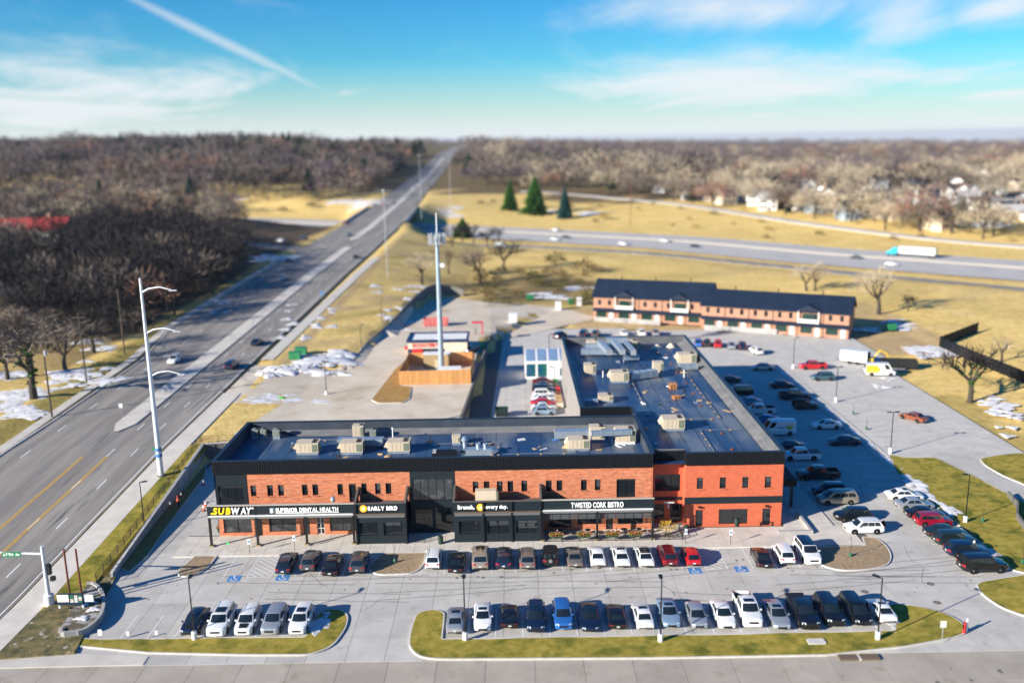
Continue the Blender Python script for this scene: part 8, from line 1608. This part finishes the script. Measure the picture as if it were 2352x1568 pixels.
for u, v, r, k, lab in ((1105, 470, 3, 0, 'brown shrub left of the bright evergreens'), (1132, 466, 2.5, 0, 'smaller brown shrub beside the bright evergreens'), (1388, 505, 4.5, 2, 'large straw-coloured shrub right of the blue spruce'), (1760, 560 - 12, 2, 1, 'dark shrub alone by the highway edge'), (2115, 545, 2, 0, 'shrub alone on the far verge'), (1275, 608, 5, 1, 'wide dark thicket on the brown field'), (1340, 625, 5, 0, 'brown thicket right of the dark one on the field'), (1230, 650, 4, 1, 'thicket at the left end of the brown field'), (650, 488, 4, 0, 'low dark bush on the far left bank'), (715, 478, 4, 1, 'green-brown bush on the far left bank'), (1330, 700, 3, 1, 'scrub against the left townhouse end')):
    bush(G(u, v), r, lab, k)
bush((18.9, 104.6, .7), 1.25, 'bright yellow-leaved shrub at the right end of the bistro', 3)
bush((19.0, 104.2, .1), .7, 'low flowering shrub under the yellow one', 1)
for k, (x, y) in enumerate(scatter(44, 30, 420, 380, 700, lambda x, y: 60 < D1(x, y) < 175 and not near_ramp_f(x, y, 9) and inview(x, y), 14)): kq = random.choice((0, 2, 2, 1)); bush((x, y, T1(x, y)), random.uniform(1.2, 3.0), 'low ' + ('brown', 'olive', 'straw-coloured')[kq] + ' bush on the grass bank beyond the highway', kq, ('brown', 'olive', 'straw-coloured')[kq] + ' bushes on the far bank')
for k, (x, y) in enumerate(scatter(34, -16, 34, 262, 335, lambda x, y: D1(x, y) < -62, 4.5)): kq = random.choice((0, 1, 1)); bush((x, y, T1(x, y)), random.uniform(1.4, 3.2), ('brown', 'olive')[kq] + ' scrub left of the townhouses', kq, ('brown', 'olive')[kq] + ' scrub on the field')
# young trees tied to stakes
def sapling(u, v, h, label, z=.14):
    p = G(u, v, z); t_ = thing('sapling', label, 'tree', p, 0, 'young staked trees in the islands'); rr = random.Random(u); MB().tube([(0, 0, 0), (.03, 0, h * .6), (0, .03, h)], [.035, .02, .006], 5).build('trunk', m_bark, t_, local=True); mb = MB()
    for _ in range(9): z0 = h * rr.uniform(.45, .95); a = rr.uniform(0, 6.28); mb.tube([(0, 0, z0), (.35 * math.cos(a), .35 * math.sin(a), z0 + .4)], [.014, .004], 3, cap=False)
    mb.build('crown', m_bark, t_, local=True); mb = MB(); mb.lathe([(.22, 0), (.2, .3), (.08, .5)], n=8); mb.build('watering_bag', M('bag_green', (.02, .11, .05), .6), t_, local=True)
sapling(907, 1291, 2.6, 'staked young tree in the middle gravel island'); sapling(1953, 1277, 2.7, 'staked young tree in the right gravel island'); sapling(2257, 1197, 2.2, 'white-wrapped young tree on the right lawn, upper one'); sapling(2352 - 4, 1293, 2.4, 'young tree at the right edge of the lawn'); sapling(1990, 985, 2.2, 'thin young tree in the planting strip, nearer one'); sapling(1960, 950, 2.0, 'thin young tree in the planting strip, farther one')
# ------------------------------------------------------------------ houses beyond
def house_proto(k):
    w, d, h, rf = ((11, 8, 3.2, 2.6), (9, 9, 5.4, 2.8), (14, 8, 3.0, 2.4))[k]; ms = {}
    mb = MB(); mb.face([(-w / 2, -d / 2, -.5), (w / 2, -d / 2, -.5), (w / 2, -d / 2, h), (-w / 2, -d / 2, h)]); mb.face([(-w / 2, d / 2, -.5), (w / 2, d / 2, -.5), (w / 2, d / 2, h), (-w / 2, d / 2, h)])
    for s in (-1, 1): mb.face([(s * w / 2, -d / 2, -.5), (s * w / 2, d / 2, -.5), (s * w / 2, d / 2, h), (s * w / 2, 0, h + rf), (s * w / 2, -d / 2, h)])
    ms['wall'] = mb.mesh('wall', m_white); mb = MB()
    for s in (-1, 1): mb.add([(-w / 2 - .4, s * (d / 2 + .4), h - .2), (w / 2 + .4, s * (d / 2 + .4), h - .2), (w / 2 + .4, 0, h + rf + .1), (-w / 2 - .4, 0, h + rf + .1)], [(0, 1, 2, 3)])
    ms['roof'] = mb.mesh('roof', m_shing); ms['chimney'] = MB().box(w * .2, .5, h + .5, w * .2 + .7, 1.2, h + rf + .9).mesh('chimney', m_brickC)
    ms['window'] = MB().box(-.7, -.04, -.7, .7, 0, .7).mesh('window', m_glass); ms['door'] = MB().box(-.5, -.05, 0, .5, 0, 2.1).mesh('door', m_bluet)
    return (w, d, h, rf), ms
HP = [house_proto(k) for k in range(3)]
HW = [m_white, m_cream, M('siding_grey', (.45, .46, .47), .8), M('siding_tan', (.50, .42, .33), .8), M('siding_blue', (.30, .36, .42), .8)]; HR = [m_shing, M('roof_grey', (.16, .155, .15), .85), M('roof_brown', (.14, .10, .075), .85), M('roof_pale', (.40, .39, .38), .8)]
def house(x, y, rz, k, wall, roof, label, group='houses beyond the highway'):
    (w, d, h, rf), ms = HP[k]; t_ = thing('house', label, 'house', (x, y, T1(x, y)), rz, group); t_.scale = (1.2, 1.2, 1.25)
    o = put('wall', ms['wall'], t_); o.material_slots[0].link = 'OBJECT'; o.material_slots[0].material = wall; r = put('roof', ms['roof'], t_); r.material_slots[0].link = 'OBJECT'; r.material_slots[0].material = roof; put('chimney', ms['chimney'], r)
    for xx in (-w * .34, -w * .12, w * .34): put('window', ms['window'], t_, (xx, -d / 2, 1.7)); (put('window', ms['window'], t_, (xx, -d / 2, 4.2)) if h > 5 else None)
    put('door', ms['door'], t_, (w * .12, -d / 2, 0))
HN = dict(zip([id(q) for q in HW], ('white', 'cream', 'grey', 'tan', 'blue-grey'))); RN = dict(zip([id(q) for q in HR], ('black', 'grey', 'brown', 'pale')))
HC = {}
for k, (x, y) in enumerate(HPTS):
    a, b = HW[k * 7 % 5] if k % 3 else HW[0], HR[k * 3 % 4]; q = (id(a), id(b)); HC.setdefault(q, []).append((x / y, x, y, k, a, b))
ORD = 'first second third fourth fifth sixth seventh eighth ninth tenth eleventh twelfth thirteenth fourteenth fifteenth sixteenth seventeenth eighteenth nineteenth twentieth'.split()
for q, lst in HC.items():
    for i_, (_, x, y, k, a, b) in enumerate(sorted(lst, key=lambda e: e[:3])): house(x, y, random.uniform(-.5, .5) + (0 if k % 3 else 1.2), k % 3, a, b, ORD[i_] + ' ' + HN[id(a)] + ' house with ' + RN[id(b)] + ' roof from the left beyond the highway')
house(-203, 386, .1, 2, m_white, M('roof_red', (.30, .03, .025), .7), 'long white house with a bright red roof in the left wood', None); bpy.data.objects['house'].name; 
t_ = [o for o in COL.objects if o.get('label', '').startswith('long white house')][0]; t_.scale = (2.1, 1.6, 1.9)
house(-226, 372, .3, 0, m_cream, MATS['roof_red'], 'smaller red-roofed house at the left picture edge', None)
# ------------------------------------------------------------------ old snow
def snow():
    mb = MB()
    def blob(x, y, rx, ry, rot=0, th=.10, zf=None):
        n = 26; ph = random.uniform(0, 6); vs = []; ca, sa = math.cos(rot), math.sin(rot); f = []
        for q, hh in ((1, .0), (.8, .7), (.45, 1)):
            for k in range(n):
                a = 2 * math.pi * k / n; w = q * (1 + .28 * math.sin(3 * a + ph) + .2 * math.sin(7 * a + 2 * ph) + .12 * math.sin(13 * a)); dx, dy = rx * w * math.cos(a), ry * w * math.sin(a); px, py = x + dx * ca - dy * sa, y + dx * sa + dy * ca; vs.append((px, py, .02 + hh * th * random.uniform(.6, 1.2)))
        zz = [zf(q[0], q[1]) for q in vs] if zf else T(np.array([q[0] for q in vs]), np.array([q[1] for q in vs])); vs = [(q[0], q[1], q[2] + float(w)) for q, w in zip(vs, zz)]
        for l in range(2):
            for k in range(n): f.append((l * n + k, l * n + (k + 1) % n, (l + 1) * n + (k + 1) % n, (l + 1) * n + k))
        f.append(tuple(2 * n + k for k in range(n))); mb.add(vs, f)
    rr = random.Random(4)
    def field(u0, v0, u1, v1, n, r, asp=2.0, th=.12):
        for _ in range(n): p = G(rr.uniform(u0, u1), rr.uniform(v0, v1)); s = r * rr.uniform(.5, 1.3); blob(p.x, p.y, s * asp * .7, s, rr.uniform(-.5, .5), th)
    field(0, 900, 70, 960, 9, 2.6, 2); field(120, 840, 260, 900, 10, 2.4, 1.8); field(20, 850, 110, 900, 6, 2.0); field(180, 780, 250, 830, 5, 2.0); field(0, 590, 60, 680, 6, 5.0); field(200, 630, 260, 670, 3, 3); field(430, 690, 520, 730, 4, 1.6, 1.2)
    for u, v, rx, ry in ((740, 830, 7, 5), (700, 850, 5.5, 3), (650, 850, 4, 3.2), (780, 815, 4, 4), (760, 860, 4, 2.0), (620, 862, 2.5, 1.5)): p = G(u, v); blob(p.x, p.y, rx, ry, 0, .55)
    field(640, 700, 780, 790, 16, 1.6, 1.0); field(860, 655, 960, 760, 16, 2.0, 1.0); field(540, 905, 740, 925, 9, 1.2, 3.0, .08); field(940, 650, 1000, 680, 4, 2.6)
    field(490, 462, 560, 475, 3, 9, 2.5); field(780, 462, 890, 470, 4, 7, 2.5); field(590, 575, 650, 600, 6, 5, 1.5); field(1020, 470, 1060, 500, 5, 4); field(1330, 480, 1360, 492, 2, 5); field(1250, 480, 1270, 492, 1, 6)
    field(2090, 800, 2160, 830, 5, 2.6, 1.6); field(1990, 735, 2100, 760, 7, 2.2, 1.8); field(2270, 910, 2352, 960, 6, 2.2, 1.4); field(2010, 830, 2110, 900, 5, 1.2, 1.6); field(2160, 800, 2200, 815, 2, 1.6); field(1230, 660, 1330, 690, 4, 3, 2); field(2290, 975, 2352, 1010, 3, 1.0, 1.2)
    lawn = lambda x, y: .15
    for u, v, rx, ry in ((738, 1425, 1.0, 1.6), (725, 1445, .8, .9), (2120, 1130, 1.2, 3.0), (2180, 1170, 1.0, 2.2), (2095, 1105, 1.3, 2.4), (2270, 1265, .8, 2.0), (2045, 1425, .7, 1.1)): p = G(u, v, .15); blob(p.x, p.y, rx, ry, 0, .06, lawn)
    for y in np.arange(130, 188, 6.5): blob(56.7, y, .6, 2.2, 0, .05, lawn)
    for u, v in ((195, 1372), (205, 1385), (188, 1420), (215, 1400)): p = G(u, v, .55); blob(p.x, p.y, .7, .5, 0, .08, lambda x, y: .6)
    o = mb.build('snow', m_snow, smooth=60); tag(o, 'patches of old snow on the verges and yards', 'snow', None, 'stuff')
snow()
# ------------------------------------------------------------------ the air
hz = MB().box(-9400, -300, -190, 9400, 16600, 62).build('haze', M('air', (1, 1, 1))); hz['kind'] = 'stuff'; hz['label'] = 'thin winter haze over the land'
def haze_mat():
    ma = bpy.data.materials.new('haze_air'); ma.use_nodes = True; N, L = ma.node_tree.nodes, ma.node_tree.links; N.clear(); o = N.new('ShaderNodeOutputMaterial'); v = N.new('ShaderNodeVolumePrincipled'); v.inputs['Color'].default_value = (.72, .82, 1, 1); v.inputs['Density'].default_value = 0.00004; v.inputs['Anisotropy'].default_value = .2
    L.new(v.outputs[0], o.inputs['Volume']); return ma
hz.data.materials.clear(); hz.data.materials.append(haze_mat())
